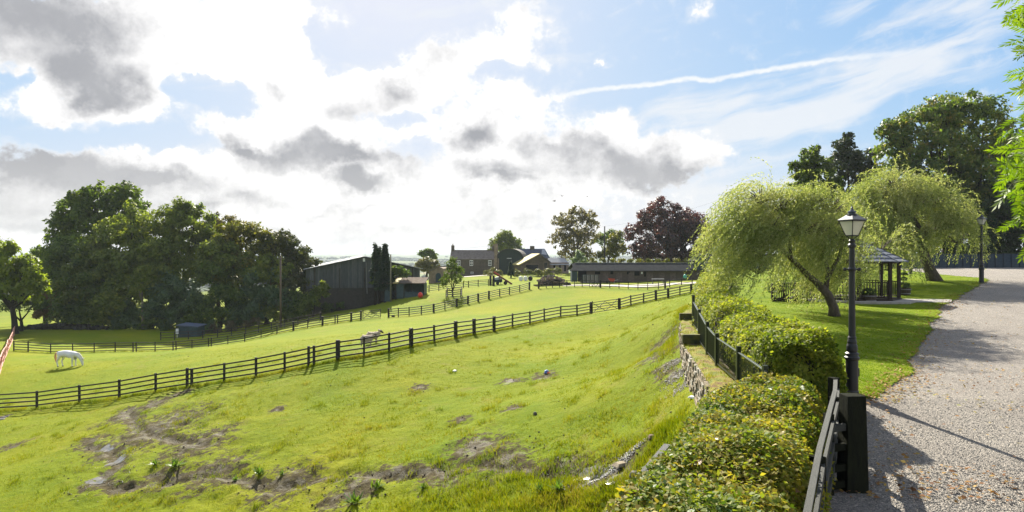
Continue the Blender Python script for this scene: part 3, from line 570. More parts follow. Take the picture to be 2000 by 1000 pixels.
sf1, PS1 = fence('paddock_fence', 'far black rail fence behind the white horse, left of the open gate', 'fence', SEC_F, d_sec)
sf2, PS2 = fence('paddock_fence', 'far black rail fence right of the open gate, passing the small guarded tree', 'fence', SEC_F2, d_sec)
fence('yard_fence', 'dark rail fence beside the log and rubble pile, left of the stable yard gate', 'fence', STAB_F, d_stab, 1.1, (.3, .65, 1.0), rh=.08)
fence('yard_fence', 'dark rail fence along the pale track in front of the long stable', 'fence', STAB_F2, d_stab, 1.1, (.3, .65, 1.0), rh=.08)
fence('yard_fence', 'dark rail fence from the open shelter to the farm machinery', 'fence', FARM_F, d_farm, 1.15, (.25, .55, .85, 1.08), rh=.08)
BACK = [(314, 664), (341, 664), (368, 664), (396, 664), (425, 662), (452, 659), (480, 653), (505, 648), (530, 641), (556, 635), (582, 628), (603, 624), (626, 619, 1)]
fence('old_paddock_fence', 'old grey-brown rail fence at the shaded edge of the wood by the low shed', 'fence', BACK, lambda px: float(np.interp(px, [314, 626], [88, 92])), 1.15, (.35, .7, 1.08), rh=.09, matr=mat('old_rail', (.06, .05, .045), .8, .4, 4))
def gate(label, a, b, h=1.15, z_off=.12, nb=5, mt=None, name='field_gate', group=None):
    mt = mt or M_rail; a = Vector(a); b = Vector(b); root = empty(name, a, label, 'gate', group); zs = [z_off + (h - z_off - .05) * i / (nb - 1) for i in range(nb)]
    for z in zs: stick('bar', a + Vector((0, 0, z)), b + Vector((0, 0, z)), .03, .06, mt, root)
    for p in (a, b): stick('stile', p + Vector((0, 0, z_off - .05)), p + Vector((0, 0, h + (.1 if p is a else .0))), .06, .08, mt, root)
    m = (a + b) / 2; q = (b - a) * .03; fwd = Vector((0, -.035, 0))
    for p0, p1 in ((a + q, m), (m, b - q)):
        stick('brace', p0 + fwd + Vector((0, 0, zs[0])), p1 + fwd + Vector((0, 0, zs[-1])), .025, .05, mt, root); stick('brace', p0 + fwd * 1.8 + Vector((0, 0, zs[-1] * .9)), p1 + fwd * 1.8 + Vector((0, 0, zs[0])), .025, .05, mt, root)
    return root
ga = Vector(PM1[-1][:3]); gb = Vector(PM2[0][:3]); dv = (gb - ga) * .05
gate('dark timber gate with crossed braces, closed between two posts of the near fence', ga + dv, gb - dv)
ga = Vector(PS1[-1][:3]); x = (743 - 1000) / F * 83; gb = Vector((x, 83, gz(x, 83)))
gate('open cross-braced gate beside the wide gap in the far fence', ga + Vector((.25, 0, 0)), gb)
d = d_stab(1155); p0 = Vector(((1156 - 1000) / F * d, d, 0)); p0.z = gz(p0.x, p0.y); p1 = Vector(((1171 - 1000) / F * d, d, 0)); p1.z = gz(p1.x, p1.y)
gate('narrow cross-braced gate into the stable yard', p0, p1, 1.05, .1)

# ------------------------------------------------------------ foliage generators
def unitv(v): return v / np.maximum(np.linalg.norm(v, axis=1, keepdims=True), 1e-9)
def leaf_quads(P, T, Nn, L, Wd, fold=.18):
    T = unitv(T); S = unitv(np.cross(T, Nn)); Nn = np.cross(S, T); n = len(P); L = np.broadcast_to(L, n)[:, None]; Wd = np.broadcast_to(Wd, n)[:, None]
    V = np.empty((n, 4, 3)); V[:, 0] = P; V[:, 1] = P + T * L * .45 + S * Wd / 2 + Nn * Wd * fold; V[:, 2] = P + T * L; V[:, 3] = P + T * L * .45 - S * Wd / 2 + Nn * Wd * fold
    return V.reshape(-1, 3), np.arange(4 * n).reshape(-1, 4)
def rdir(n): v = rng.normal(size=(n, 3)); return unitv(v)
def crown_points(lobes, n, sub=26, csize=.30, shell=.42):
    """lobes: (x,y,z,rx,ry,rz). Leaves gather in sub-clumps around each lobe's shell."""
    lobes = np.array(lobes, float); area = lobes[:, 3] * lobes[:, 5]; cnt = np.maximum((n * area / area.sum()).astype(int), 30); Ps, Ns = [], []
    for lb, k in zip(lobes, cnt):
        c = lb[:3]; r = lb[3:6]; ns = max(8, int(sub)); u = rdir(ns); u[:, 2] = np.where(u[:, 2] < -.55, -u[:, 2], u[:, 2])
        cc = c + u * r * rng.uniform(shell, 1.0, (ns, 1)); cs = r.mean() * csize * rng.uniform(.6, 1.3, ns); j = rng.integers(0, ns, k)
        off = rdir(k) * rng.uniform(.35, 1, (k, 1)) ** .6; p = cc[j] + off * cs[j][:, None] * np.array([1, 1, .72]); Ps.append(p); Ns.append(unitv(off * .7 + unitv(p - c) * .8 + rng.normal(0, .35, (k, 3))))
    return np.concatenate(Ps), np.concatenate(Ns)
def crown_mesh(lobes, n, size, aspect=.6, sub=26, csize=.3, droop=.3, shell=.42, extra=None):
    P, Nn = crown_points(lobes, n, sub, csize, shell); k = len(P); T = rdir(k) * .8 + np.cross(Nn, rdir(k)); T[:, 2] -= droop; L = size * rng.uniform(.6, 1.4, k)
    return leaf_quads(P, T, Nn, L, L * aspect)
def wl(px, py, r, d, dd=0, ry=None, sq=1.0):
    c = W(px, py, d + dd); rm = r / F * d; return (c[0], c[1], c[2], rm, (ry / F * d) if ry else rm * .9, rm * sq)
def limbs(mb, base, lobes, r0, fork=.45, n=7, wob=.1):
    base = Vector([float(c) for c in base]); top = Vector([float(np.mean([l[i] for l in lobes])) for i in range(3)]); fk = base.lerp(top, fork)
    mb.tube([base - Vector((0, 0, .3)), base + (fk - base) * .08, base.lerp(fk, .5) + Vector((random.uniform(-1, 1) * wob * r0 * 4, 0, 0)), fk], [r0 * 1.5, r0 * 1.1, r0 * .9, r0 * .75], 10)
    for l in lobes:
        e = Vector([float(c) for c in l[:3]]); s = base.lerp(fk, random.uniform(.75, 1.0)); m = s.lerp(e, .5) + Vector([random.uniform(-.12, .12) * (e - s).length for _ in range(3)])
        mb.tube([s, m, e], [r0 * .55, r0 * .32, r0 * .12], 6)
        for _ in range(4):
            u = Vector(rdir(1)[0]); u.z = abs(u.z) * .8; e2 = e + Vector((u.x * l[3], u.y * l[4], u.z * l[5])) * .95; st = m.lerp(e, random.uniform(.4, 1)); mb.tube([st, st.lerp(e2, .5) + u * .1, e2], [r0 * .16, r0 * .1, r0 * .03], 4, False)
def tree(name, label, base, lobes, n, size, lm, r0, cat='tree', group=None, bark=None, fork=.45, **kw):
    root = empty(name, base, label, cat, group); o0 = org(root); mb = MB(); limbs(mb, base, lobes, r0, fork); mb.build('trunk', bark or M_bark_dark, root, smooth=True)
    V, Q = crown_mesh(lobes, n, size, **kw); V = V - np.array(o0); link('crown', mesh_np('crown', V, Q, lm), root); return root
def shrub(name, label, base, lobes, n, size, lm, cat='shrub', group=None, **kw):
    root = empty(name, base, label, cat, group); o0 = org(root); mb = MB()
    b = Vector([float(c) for c in base])
    for l in lobes: mb.tube([b, b.lerp(Vector([float(c) for c in l[:3]]), .9)], [.06, .02], 5)
    mb.build('stems', M_bark_dark, root); V, Q = crown_mesh(lobes, n, size, **kw); link('foliage', mesh_np('foliage', V - np.array(o0), Q, lm), root); return root
M_wood_d = leafmat('wood_leaf_dark', [(.045, .078, .020), (.090, .14, .028), (.17, .21, .04)], .52, .55, .3)
M_wood_m = leafmat('wood_leaf_mid', [(.065, .10, .02), (.135, .175, .03), (.23, .245, .05)], .52, .55, .3)
M_wood_o = leafmat('oak_leaf', [(.042, .072, .010), (.085, .13, .014), (.14, .18, .022)], .5, .55, .3)
M_wood_y = leafmat('turning_leaf', [(.055, .07, .012), (.12, .13, .018), (.23, .19, .025)], .45, .55, .3)
M_wood_b = leafmat('bluish_leaf', [(.045, .080, .04), (.08, .13, .058), (.12, .175, .08)], .5, .5, .4)
M_maple = leafmat('maple_leaf', [(.10, .15, .014), (.17, .22, .02), (.24, .27, .035)], .6, .5, .3)
M_copper = leafmat('copper_leaf', [(.022, .026, .024), (.045, .027, .024), (.10, .046, .038), (.15, .075, .055)], .35, .4, .5, (1.5, .8, .7), .25)
M_birch = leafmat('thin_autumn_leaf', [(.07, .08, .035), (.14, .125, .06), (.21, .16, .10)], .45, .5, .3)
M_conif = leafmat('conifer_needles', [(.012, .026, .012), (.022, .042, .018), (.035, .06, .022)], .2, .6, .3)
M_straw = leafmat('dry_grass', [(.16, .11, .05), (.24, .17, .08), (.20, .16, .05)], .5, .7, .2, (1.2, 1.1, .8))
M_pale = leafmat('pale_poplar_leaf', [(.10, .16, .08), (.16, .22, .12), (.22, .28, .18)], .4, .5, .4)

# --- the wood on the left, one tree after the other
def B(px, d): x = (px - 1000) / F * d; return (x, d, gz(x, d))
grp = 'trees of the dense wood on the left'
tree('oak_tree', 'tallest spreading oak at the left of the wood, sky showing through its crown', B(185, 118), [wl(150, 415, 42, 118), wl(190, 392, 36, 118), wl(240, 396, 40, 118, 2), wl(270, 415, 28, 118), wl(120, 445, 32, 118), wl(190, 445, 50, 118), wl(130, 480, 36, 118), wl(240, 450, 40, 118)], 17000, .62, M_wood_o, .55, group=grp, sub=46, csize=.22)
tree('dense_tree', 'dark rounded tree below the tall oak, at the left end of the wood', B(150, 108), [wl(150, 520, 62, 108), wl(115, 500, 40, 108), wl(120, 570, 50, 106), wl(180, 580, 60, 105), wl(140, 620, 45, 103)], 14000, .5, M_wood_d, .4, group=grp)
tree('dense_tree', 'small dark tree poking out at the extreme left edge of the wood', B(88, 128), [wl(78, 500, 22, 128), wl(88, 535, 30, 128), wl(75, 520, 20, 128)], 3500, .55, M_wood_d, .3, group=grp)
tree('dense_tree', 'olive-green tree with feathery crown left of the wood centre', B(255, 106), [wl(255, 445, 46, 106), wl(215, 480, 48, 106), wl(290, 470, 50, 106), wl(235, 540, 56, 104), wl(290, 550, 50, 104), wl(225, 610, 50, 101)], 17000, .5, M_wood_m, .4, group=grp)
tree('dense_tree', 'tall olive-green tree with a dead twig top at the centre of the wood', B(355, 108), [wl(345, 425, 40, 108), wl(375, 430, 40, 108), wl(325, 470, 46, 108), wl(395, 480, 46, 108), wl(360, 530, 56, 106)], 15000, .5, M_wood_m, .4, group=grp)
tree('dense_tree', 'twiggy thinning tree behind the right half of the wood', B(425, 120), [wl(425, 445, 30, 120), wl(455, 450, 30, 120), wl(400, 450, 20, 120)], 2600, .5, M_birch, .3, group=grp, sub=30, csize=.2)
tree('dense_tree', 'yellow-topped tree right of the wood centre', B(475, 106), [wl(470, 468, 44, 106), wl(505, 475, 36, 106), wl(440, 490, 40, 106), wl(475, 530, 58, 105)], 12000, .5, M_wood_y, .4, group=grp)
tree('dense_tree', 'brownish tree sloping down at the right end of the wood', B(560, 106), [wl(545, 490, 44, 106), wl(580, 515, 40, 106), wl(600, 550, 34, 106), wl(560, 560, 50, 105)], 13000, .48, leafmat('brownish_leaf', [(.03, .042, .014), (.06, .07, .02), (.10, .09, .035)], .35, .55, .3), .4, group=grp)
tree('dense_tree', 'bluish dark tree in the lower middle of the wood', B(330, 101), [wl(320, 580, 48, 101), wl(370, 590, 44, 101), wl(290, 615, 36, 100), wl(340, 625, 30, 99)], 11000, .42, M_wood_b, .35, group=grp)
tree('dense_tree', 'dark tree at the wood edge above the low shed', B(430, 101), [wl(425, 560, 50, 102), wl(450, 600, 46, 101), wl(400, 615, 40, 100)], 11000, .42, M_wood_d, .35, group=grp)
tree('dense_tree', 'bluish-green tree at the wood edge left of the telegraph pole', B(520, 101), [wl(520, 560, 46, 102), wl(500, 600, 42, 101), wl(545, 600, 34, 101), wl(580, 600, 30, 102), wl(470, 625, 26, 99)], 11000, .42, M_wood_b, .35, group=grp)
tree('dense_tree', 'mid-green tree filling the middle of the wood below the feathery crown', B(300, 104), [wl(300, 510, 44, 104), wl(330, 500, 40, 104), wl(270, 520, 40, 103), wl(310, 560, 44, 102)], 12000, .48, M_wood_m, .35, group=grp)
tree('dense_tree', 'mid-green tree filling the gap under the yellow-topped tree', B(430, 104), [wl(425, 500, 40, 104), wl(455, 520, 40, 104), wl(410, 535, 40, 103), wl(500, 540, 40, 103), wl(535, 530, 36, 103)], 13000, .48, M_wood_m, .35, group=grp)
tree('dense_tree', 'green tree between the tall oak and the feathery crown', B(200, 107), [wl(195, 500, 44, 107), wl(165, 545, 44, 105), wl(215, 555, 44, 104), wl(145, 590, 34, 103)], 12000, .48, M_wood_m, .35, group=grp)
tree('pale_shrub_tree', 'pale leafy tree spilling out in front of the big barn', B(612, 100), [wl(625, 572, 18, 100), wl(610, 590, 20, 100), wl(590, 605, 18, 100), wl(632, 560, 10, 100)], 3500, .36, M_wood_m, .2, group=grp)
tree('slim_tree', 'slim tree with bare pale stem at the front of the wood', B(279, 99), [wl(276, 545, 22, 99), wl(272, 560, 26, 99), wl(285, 530, 14, 99)], 2200, .4, M_wood_m, .22, group=grp, bark=mat('pale_bark', (.16, .14, .10), .9), fork=.55)
tree('maple_tree', 'bright yellow-green maple at the left edge beside the red netting', B(30, 92), [wl(5, 510, 40, 92), wl(45, 535, 38, 92), wl(70, 560, 24, 92), wl(10, 560, 44, 92), wl(-40, 530, 60, 92), wl(55, 575, 26, 91), wl(-30, 480, 40, 94)], 15000, .55, M_maple, .4, sub=40, csize=.24)
tree('thorn_tree', 'small dark twiggy thorn tree under the maple', B(42, 96), [wl(40, 590, 26, 96), wl(20, 600, 20, 96), wl(60, 600, 20, 96)], 1800, .3, M_wood_d, .25, sub=30)
shrub('dry_bracken', 'tawny bracken and dry scrub between the maple and the wood', B(92, 106), [wl(88, 585, 22, 106), wl(98, 606, 22, 105), wl(80, 612, 18, 104), wl(106, 572, 16, 107), wl(112, 615, 16, 104)], 5200, .45, M_straw, 'bracken')
shrub('leafy_bush', 'green-gold bush at the foot of the wood by the bracken', B(115, 112), [wl(112, 560, 18, 113), wl(118, 595, 16, 110)], 1800, .42, M_wood_m)
shrub('bramble_bank', 'straw-tinted brambles below the telegraph pole', B(440, 95), [wl(420, 645, 14, 95), wl(450, 640, 14, 95), wl(480, 637, 12, 95), wl(500, 630, 12, 96), wl(390, 648, 10, 95)], 2600, .22, leafmat('bramble_leaf', [(.05, .05, .02), (.10, .08, .035), (.07, .08, .02)], .3), 'brambles')
shrub('bush', 'low blue-green bush right of the low shed', B(412, 96), [wl(412, 640, 15, 96), wl(402, 646, 10, 95)], 1500, .22, M_wood_b)
shrub('bush', 'dark undergrowth between the wood and the barn foot', B(650, 103), [wl(600, 618, 12, 101), wl(640, 605, 14, 104), wl(665, 598, 10, 104), wl(575, 624, 14, 100)], 2400, .26, M_wood_d)
for k_, (px, py, rr_, d_, mm_, lab) in enumerate([(150, 622, 24, 101, M_wood_d, 'dark bush at the wood edge directly behind the horse'), (200, 620, 26, 101, M_wood_m, 'green bush at the wood edge right of the horse'), (245, 622, 24, 100, M_wood_b, 'blue-green bush left of the slim bare stem'), (300, 622, 24, 100, M_wood_d, 'dark bush right of the slim bare stem'),
    (345, 618, 22, 101, M_wood_b, 'bush rising behind the low shed'), (385, 618, 24, 101, M_wood_d, 'dark bush behind the right end of the low shed'), (470, 612, 26, 101, M_wood_b, 'rounded blue-green bush left of the telegraph pole'), (525, 606, 24, 101, M_wood_m, 'leafy bush just left of the telegraph pole'), (575, 600, 22, 101, M_wood_d, 'dark bush just right of the telegraph pole')]):
    shrub('wood_edge_bush', lab, B(px, d_), [wl(px - rr_ * .5, py, rr_ * .8, d_), wl(px + rr_ * .5, py - 6, rr_ * .8, d_), wl(px, py - 16, rr_ * .8, d_), wl(px, py + 10, rr_ * .7, d_ - 1), wl(px - rr_ * .8, py + 18, rr_ * .5, d_ - 1), wl(px + rr_ * .8, py + 14, rr_ * .5, d_ - 1)], 4600, .36, mm_, group='bushes along the foot of the wood')
# --- trees of the middle distance
tree('round_tree', 'rounded green tree rising behind the slate-roofed farmhouse', B(985, 215), [wl(985, 478, 26, 215), wl(970, 486, 20, 215), wl(1003, 486, 20, 215), wl(985, 466, 14, 215)], 7000, .6, M_wood_m, .5)
tree('umbrella_tree', 'flat-topped dark tree left of the farmhouse', B(833, 190), [wl(825, 499, 11, 190), wl(842, 499, 12, 190), wl(834, 495, 10, 190), wl(848, 504, 7, 190)], 2600, .5, M_wood_d, .35)
shrub('round_bush', 'round yellow-green bush under the flat-topped tree', B(835, 170), [wl(832, 520, 17, 170), wl(845, 522, 14, 170), wl(822, 522, 12, 170)], 3200, .5, leafmat('yellow_bush', [(.07, .08, .02), (.13, .12, .03), (.18, .16, .05)], .4))
tree('paddock_tree', 'small green tree inside the square timber guard', B(884, 98), [wl(882, 525, 15, 98), wl(875, 545, 14, 98), wl(893, 545, 13, 98), wl(884, 510, 9, 98), wl(898, 528, 9, 98), wl(868, 558, 8, 98)], 2300, .24, M_wood_o, .12, fork=.25, sub=30)
tree('birch_tree', 'tall thinning birch with brownish leaves left of the telegraph post', B(1118, 165), [wl(1100, 440, 26, 165), wl(1125, 425, 24, 165), wl(1148, 430, 22, 165), wl(1092, 470, 24, 165), wl(1120, 470, 34, 165), wl(1150, 465, 24, 165), wl(1110, 495, 24, 165), wl(1140, 500, 26, 165), wl(1160, 440, 12, 165)], 9000, .5, M_birch, .4, sub=46, csize=.2)
tree('silver_shrub_tree', 'small silvery-green tree at the left end of the stable roof', B(1130, 130), [wl(1131, 503, 12, 130), wl(1122, 510, 9, 130), wl(1140, 510, 9, 130), wl(1128, 494, 6, 130)], 1600, .3, M_pale, .12)
tree('dark_tree', 'dark round tree behind the telegraph post', B(1185, 200), [wl(1175, 470, 16, 200), wl(1195, 464, 16, 200), wl(1207, 468, 12, 200)], 3000, .55, M_wood_d, .4)
shrub('turning_bush', 'tall yellow-green bush right of the telegraph post', B(1198, 150), [wl(1200, 478, 20, 150), wl(1190, 495, 20, 150), wl(1210, 490, 16, 150), wl(1175, 500, 14, 150), wl(1208, 460, 10, 150)], 4500, .42, M_wood_y)
tree('copper_beech', 'large purple copper beech behind the long stable', B(1318, 150), [wl(1285, 412, 28, 150), wl(1262, 435, 28, 150), wl(1245, 462, 28, 150), wl(1240, 492, 20, 150), wl(1300, 440, 34, 150), wl(1335, 440, 34, 150), wl(1365, 455, 28, 150), wl(1390, 460, 22, 150), wl(1380, 490, 30, 150), wl(1340, 480, 40, 150), wl(1290, 485, 38, 150), wl(1320, 410, 14, 150), wl(1395, 478, 20, 150), wl(1310, 508, 26, 148), wl(1350, 512, 28, 148), wl(1390, 512, 26, 148), wl(1270, 508, 22, 148), wl(1290, 395, 12, 150), wl(1412, 455, 22, 150), wl(1410, 495, 26, 150), wl(1300, 470, 40, 146), wl(1350, 450, 36, 146), wl(1250, 500, 20, 148), wl(1370, 500, 30, 147)], 42000, .48, M_copper, .7, sub=44, csize=.24)
tree('background_tree', 'mid-green tree just visible right of the copper beech', B(1402, 160), [wl(1405, 460, 18, 160), wl(1398, 490, 18, 160), wl(1430, 480, 30, 160), wl(1470, 490, 30, 160)], 4500, .5, M_wood_m, .4)
# conifers beside the barn: whorls of drooping branches
def conifer(name, label, px, d, ytop, ybot, wpx, n, sparse=1.0, size=.5):
    bx, by, bz = B(px, d); zt = CZ - (ytop - 500) / F * d; zb = CZ - (ybot - 500) / F * d; root = empty(name, (bx, by, bz), label, 'tree', 'conifers beside the barn'); o0 = np.array(org(root)); mb = MB().tube([(bx, by, bz - .2), (bx, by, zt)], [.22, .03], 7)
    t = rng.uniform(0, 1, n) ** .8; lv = np.floor(t * 26) / 26; R_ = wpx / F * d * np.maximum(lv, .06) ** 1.15 * (.75 + .5 * _h((lv * 26).astype(np.int64), np.zeros(n, np.int64), np.zeros(n, np.int64), 3)); a = rng.integers(0, 11, n) * 2.399 + lv * 37 + rng.normal(0, .16, n)
    rr = R_ * rng.uniform(.1, 1, n) ** .7; z = zt + (zb - zt) * lv - rr * .35 + rng.normal(0, .12, n); P = np.stack([bx + rr * np.cos(a), by + rr * np.sin(a), z], 1); T = np.stack([np.cos(a), np.sin(a), -.7 + 0 * a], 1) + rng.normal(0, .4, (n, 3))
    for k in range(40):
        l = k / 40; zz = zt + (zb - zt) * l; aa = k * 2.4; rr_ = wpx / F * d * l * .9; mb.tube([(bx, by, zz), (bx + rr_ * math.cos(aa), by + rr_ * math.sin(aa), zz - rr_ * .35)], [.05, .015], 4, False)
    mb.build('trunk', M_bark_dark, root); V, Q = leaf_quads(P, T, rdir(n), size * rng.uniform(.6, 1.3, n), size * .5); link('needles', mesh_np('needles', V - o0, Q, M_conif), root)
conifer('conifer_tree', 'dense dark conifer in front of the right half of the barn', 752, 102, 478, 560, 21, 5200)
conifer('conifer_tree', 'thin spindly conifer left of the dense one', 733, 103, 477, 545, 9, 900)
conifer('conifer_tree', 'short spindly conifer tucked between the other two', 741, 104, 482, 550, 9, 800)
shrub('ivy_bush', 'leafy bush between the dense conifer and the open shelter', B(775, 103), [wl(775, 532, 14, 103), wl(790, 535, 11, 103), wl(760, 545, 14, 103), wl(738, 550, 14, 103)], 3000, .34, M_wood_d)
conifer('young_conifer', 'small pale young conifer before the arched barn', 998, 140, 511, 536, 7, 900, size=.4)
bpy.data.objects[[o.name for o in bpy.data.objects if o.name.startswith('young_conifer')][0]].children[1].data.materials[0] = M_pale
# --- trees on the right, behind the dark fence
def BT(px, d): x = (px - 1000) / F * d; return (x, d, tz(x, d))
M_syc = leafmat('sycamore_leaf', [(.040, .075, .015), (.085, .14, .024), (.15, .19, .032), (.26, .20, .05)], .5, .5, .35)
grp = 'tall trees behind the dark boundary fence'
tree('sycamore_tree', 'huge dark sycamore with browning top behind the boundary fence', BT(1850, 86), [wl(1860, 235, 62, 86), wl(1800, 250, 52, 86), wl(1920, 250, 58, 86), wl(1755, 290, 46, 86), wl(1840, 310, 70, 84), wl(1920, 330, 66, 84), wl(1770, 350, 54, 85), wl(1850, 400, 66, 84), wl(1940, 410, 60, 84), wl(1735, 255, 26, 86), wl(1780, 420, 50, 86), wl(1970, 300, 50, 88), wl(1730, 390, 40, 86), wl(1720, 440, 40, 86), wl(1900, 420, 60, 85), wl(1980, 380, 50, 85), wl(1860, 350, 60, 88), wl(1960, 440, 50, 85)], 60000, .42, M_syc, .8, group=grp, sub=60, csize=.22)
tree('pine_tree', 'tall open pine between the sycamore and the smaller trees', BT(1650, 96), [wl(1650, 292, 26, 96), wl(1640, 330, 34, 96), wl(1680, 320, 32, 96), wl(1700, 345, 36, 96), wl(1660, 370, 40, 96), wl(1655, 270, 12, 96), wl(1715, 300, 16, 96)], 9000, .42, leafmat('pine_needles', [(.02, .036, .016), (.04, .06, .024), (.07, .08, .03)], .3), .45, group=grp, sub=40, csize=.22)
tree('alder_tree', 'bushy green tree left of the tall pine', BT(1590, 92), [wl(1585, 310, 26, 92), wl(1565, 335, 22, 92), wl(1600, 340, 34, 92), wl(1575, 370, 34, 92), wl(1620, 380, 36, 92), wl(1550, 325, 10, 92)], 9000, .4, M_wood_o, .4, group=grp, sub=40, csize=.22)
shrub('evergreen_thicket', 'deep dark evergreen thicket behind the right part of the boundary fence', BT(1900, 82), [wl(1890, 450, 50, 82), wl(1950, 440, 55, 82), wl(1830, 470, 40, 82), wl(1990, 470, 50, 82), wl(1780, 480, 36, 82), wl(1930, 490, 40, 80), wl(2040, 430, 70, 82), wl(1720, 480, 30, 84), wl(1760, 500, 26, 80), wl(1820, 500, 26, 80), wl(1880, 500, 26, 80), wl(1970, 500, 30, 80), wl(1920, 400, 50, 84), wl(1860, 430, 50, 84)], 34000, .4, leafmat('evergreen', [(.014, .028, .010), (.026, .048, .014), (.045, .072, .02)], .25, .6, .2), 'thicket')
shrub('evergreen_thicket', 'dark thicket hidden behind the first willow and the gazebo', BT(1620, 84), [wl(1500, 470, 40, 84), wl(1560, 460, 50, 84), wl(1620, 460, 50, 84), wl(1680, 470, 40, 84), wl(1650, 420, 40, 86), wl(1560, 420, 34, 88)], 11000, .42, M_wood_d, 'thicket')

# --- weeping willows: falling strands
def willow(label, base, path1, lobes, nstr, lm, wind, r0, size=.12, wid=.036, lenr=(1.3, 3.0), step=.11):
    root = empty('willow_tree', base, label, 'tree', 'weeping willows on the lawn'); o0 = np.array(org(root)); mb = MB()
    for pts, ra in path1: mb.tube(pts, ra, 9)
    lob = np.array(lobes); area = lob[:, 3] ** 2; cnt = (nstr * area / area.sum()).astype(int); PP, TT = [], []; tw = MB()
    for lb, k in zip(lob, cnt):
        c = lb[:3]; r = lb[3:6]; nsub = 15; su = rdir(nsub); su[:, 2] = np.abs(su[:, 2]) * .9 - .15; j = rng.integers(0, nsub, k); u = unitv(su[j] + rng.normal(0, .11, (k, 3))); gust = rng.uniform(.1, .8, nsub)[j][:, None]
        p = c + u * r * rng.uniform(.45, 1.0, (k, 1)); v = u * .5 + np.array([0, 0, 1.0]) * gust + np.array(wind) * .5 + rng.normal(0, .16, (k, 3)); Ls = rng.uniform(lenr[0], lenr[1], k) * (.6 + .4 * (u[:, 2] > -.1)); n = (Ls / step).astype(int)
        for s in range(int(n.max())):
            v = unitv(v + np.array([wind[0] * .12, wind[1] * .12, -.17]) + rng.normal(0, .05, (k, 3))); p = p + v * step; al = s < n
            if s > 1:
                for rep in range(2): PP.append(p[al] + rng.normal(0, .025, (al.sum(), 3))); TT.append(v[al] + rng.normal(0, .45, (al.sum(), 3)))
        for i in range(0, k, 6): a = Vector(c.tolist()); e = Vector((c + u[i] * r).tolist()); tw.tube([a, a.lerp(e, .6) + Vector((0, 0, .15)), e + Vector((0, 0, .1))], [.035, .02, .008], 4, False)
    mb.v += []; mb.build('trunk', M_bark, root, smooth=True); tw.build('branches', M_bark, root, kind='stuff')
    P = np.concatenate(PP); T = np.concatenate(TT); k = len(P); V, Q = leaf_quads(P, T, rdir(k), size * rng.uniform(.7, 1.3, k), wid, .1); link('hanging_leaves', mesh_np('hanging_leaves', V - o0, Q, lm), root)
M_willow = leafmat('willow_leaf', [(.12, .165, .045), (.21, .26, .07), (.31, .34, .12), (.42, .41, .19)], .48, .55, .2, (1.2, 1.2, .7), .5)
def WT(px, py, d): return tuple(W(px, py, d))
b1 = BT(1630, 28)
willow('nearer weeping willow with a low forked trunk behind the near lamp post', b1,
       [([(b1[0], b1[1], b1[2] - .2), WT(1628, 600, 28), WT(1617, 575, 28), WT(1600, 556, 28)], [.30, .20, .18, .17]), ([WT(1602, 558, 28), WT(1575, 535, 27.6), WT(1545, 505, 27.3), WT(1515, 475, 27), WT(1480, 440, 27)], [.15, .12, .10, .08, .04]),
        ([WT(1612, 570, 28), WT(1618, 530, 28.3), WT(1607, 490, 28.6), WT(1600, 440, 29)], [.12, .09, .07, .04]), ([WT(1618, 540, 28.2), WT(1640, 500, 28.6), WT(1650, 450, 29)], [.10, .08, .04]), ([WT(1545, 505, 27.3), WT(1540, 450, 27.5), WT(1535, 400, 28)], [.08, .06, .03])],
       [wl(1485, 398, 32, 27), wl(1525, 412, 40, 27.5), wl(1580, 412, 40, 28), wl(1625, 415, 38, 28.5), wl(1462, 450, 36, 26.5), wl(1500, 470, 50, 27), wl(1560, 460, 48, 27.5), wl(1620, 465, 44, 28.5), wl(1475, 505, 36, 26.5), wl(1650, 480, 34, 29), wl(1610, 510, 40, 29.5), wl(1660, 520, 34, 30), wl(1655, 440, 36, 30), wl(1690, 500, 26, 31), wl(1685, 535, 20, 31), wl(1640, 545, 24, 30), wl(1480, 535, 28, 26)], 3100, M_willow, (-.75, 0, 0), .2)
b2 = BT(1828, 44)
willow('second weeping willow with a leaning trunk beside the far lamp post', b2,
       [([(b2[0], b2[1], b2[2] - .2), WT(1815, 525, 44), WT(1806, 500, 44), WT(1797, 470, 44), WT(1792, 440, 44), WT(1770, 405, 44)], [.52, .34, .30, .24, .19, .10]), ([WT(1797, 470, 44), WT(1820, 440, 44), WT(1845, 410, 44)], [.15, .10, .05]), ([WT(1792, 445, 44), WT(1750, 410, 44), WT(1725, 380, 44)], [.13, .1, .05])],
       [wl(1735, 388, 40, 44), wl(1785, 400, 38, 44), wl(1835, 405, 38, 44), wl(1705, 410, 40, 44), wl(1765, 430, 50, 44), wl(1830, 450, 46, 44), wl(1875, 440, 34, 44), wl(1720, 465, 40, 44), wl(1790, 480, 42, 44), wl(1870, 475, 30, 44), wl(1700, 500, 34, 43), wl(1730, 520, 26, 43), wl(1685, 450, 34, 43), wl(1720, 490, 30, 39), wl(1740, 530, 20, 40), wl(1745, 365, 26, 44)], 3000, M_willow, (-.25, 0, 0), .3, size=.15, wid=.05, lenr=(1.4, 3.0), step=.13)

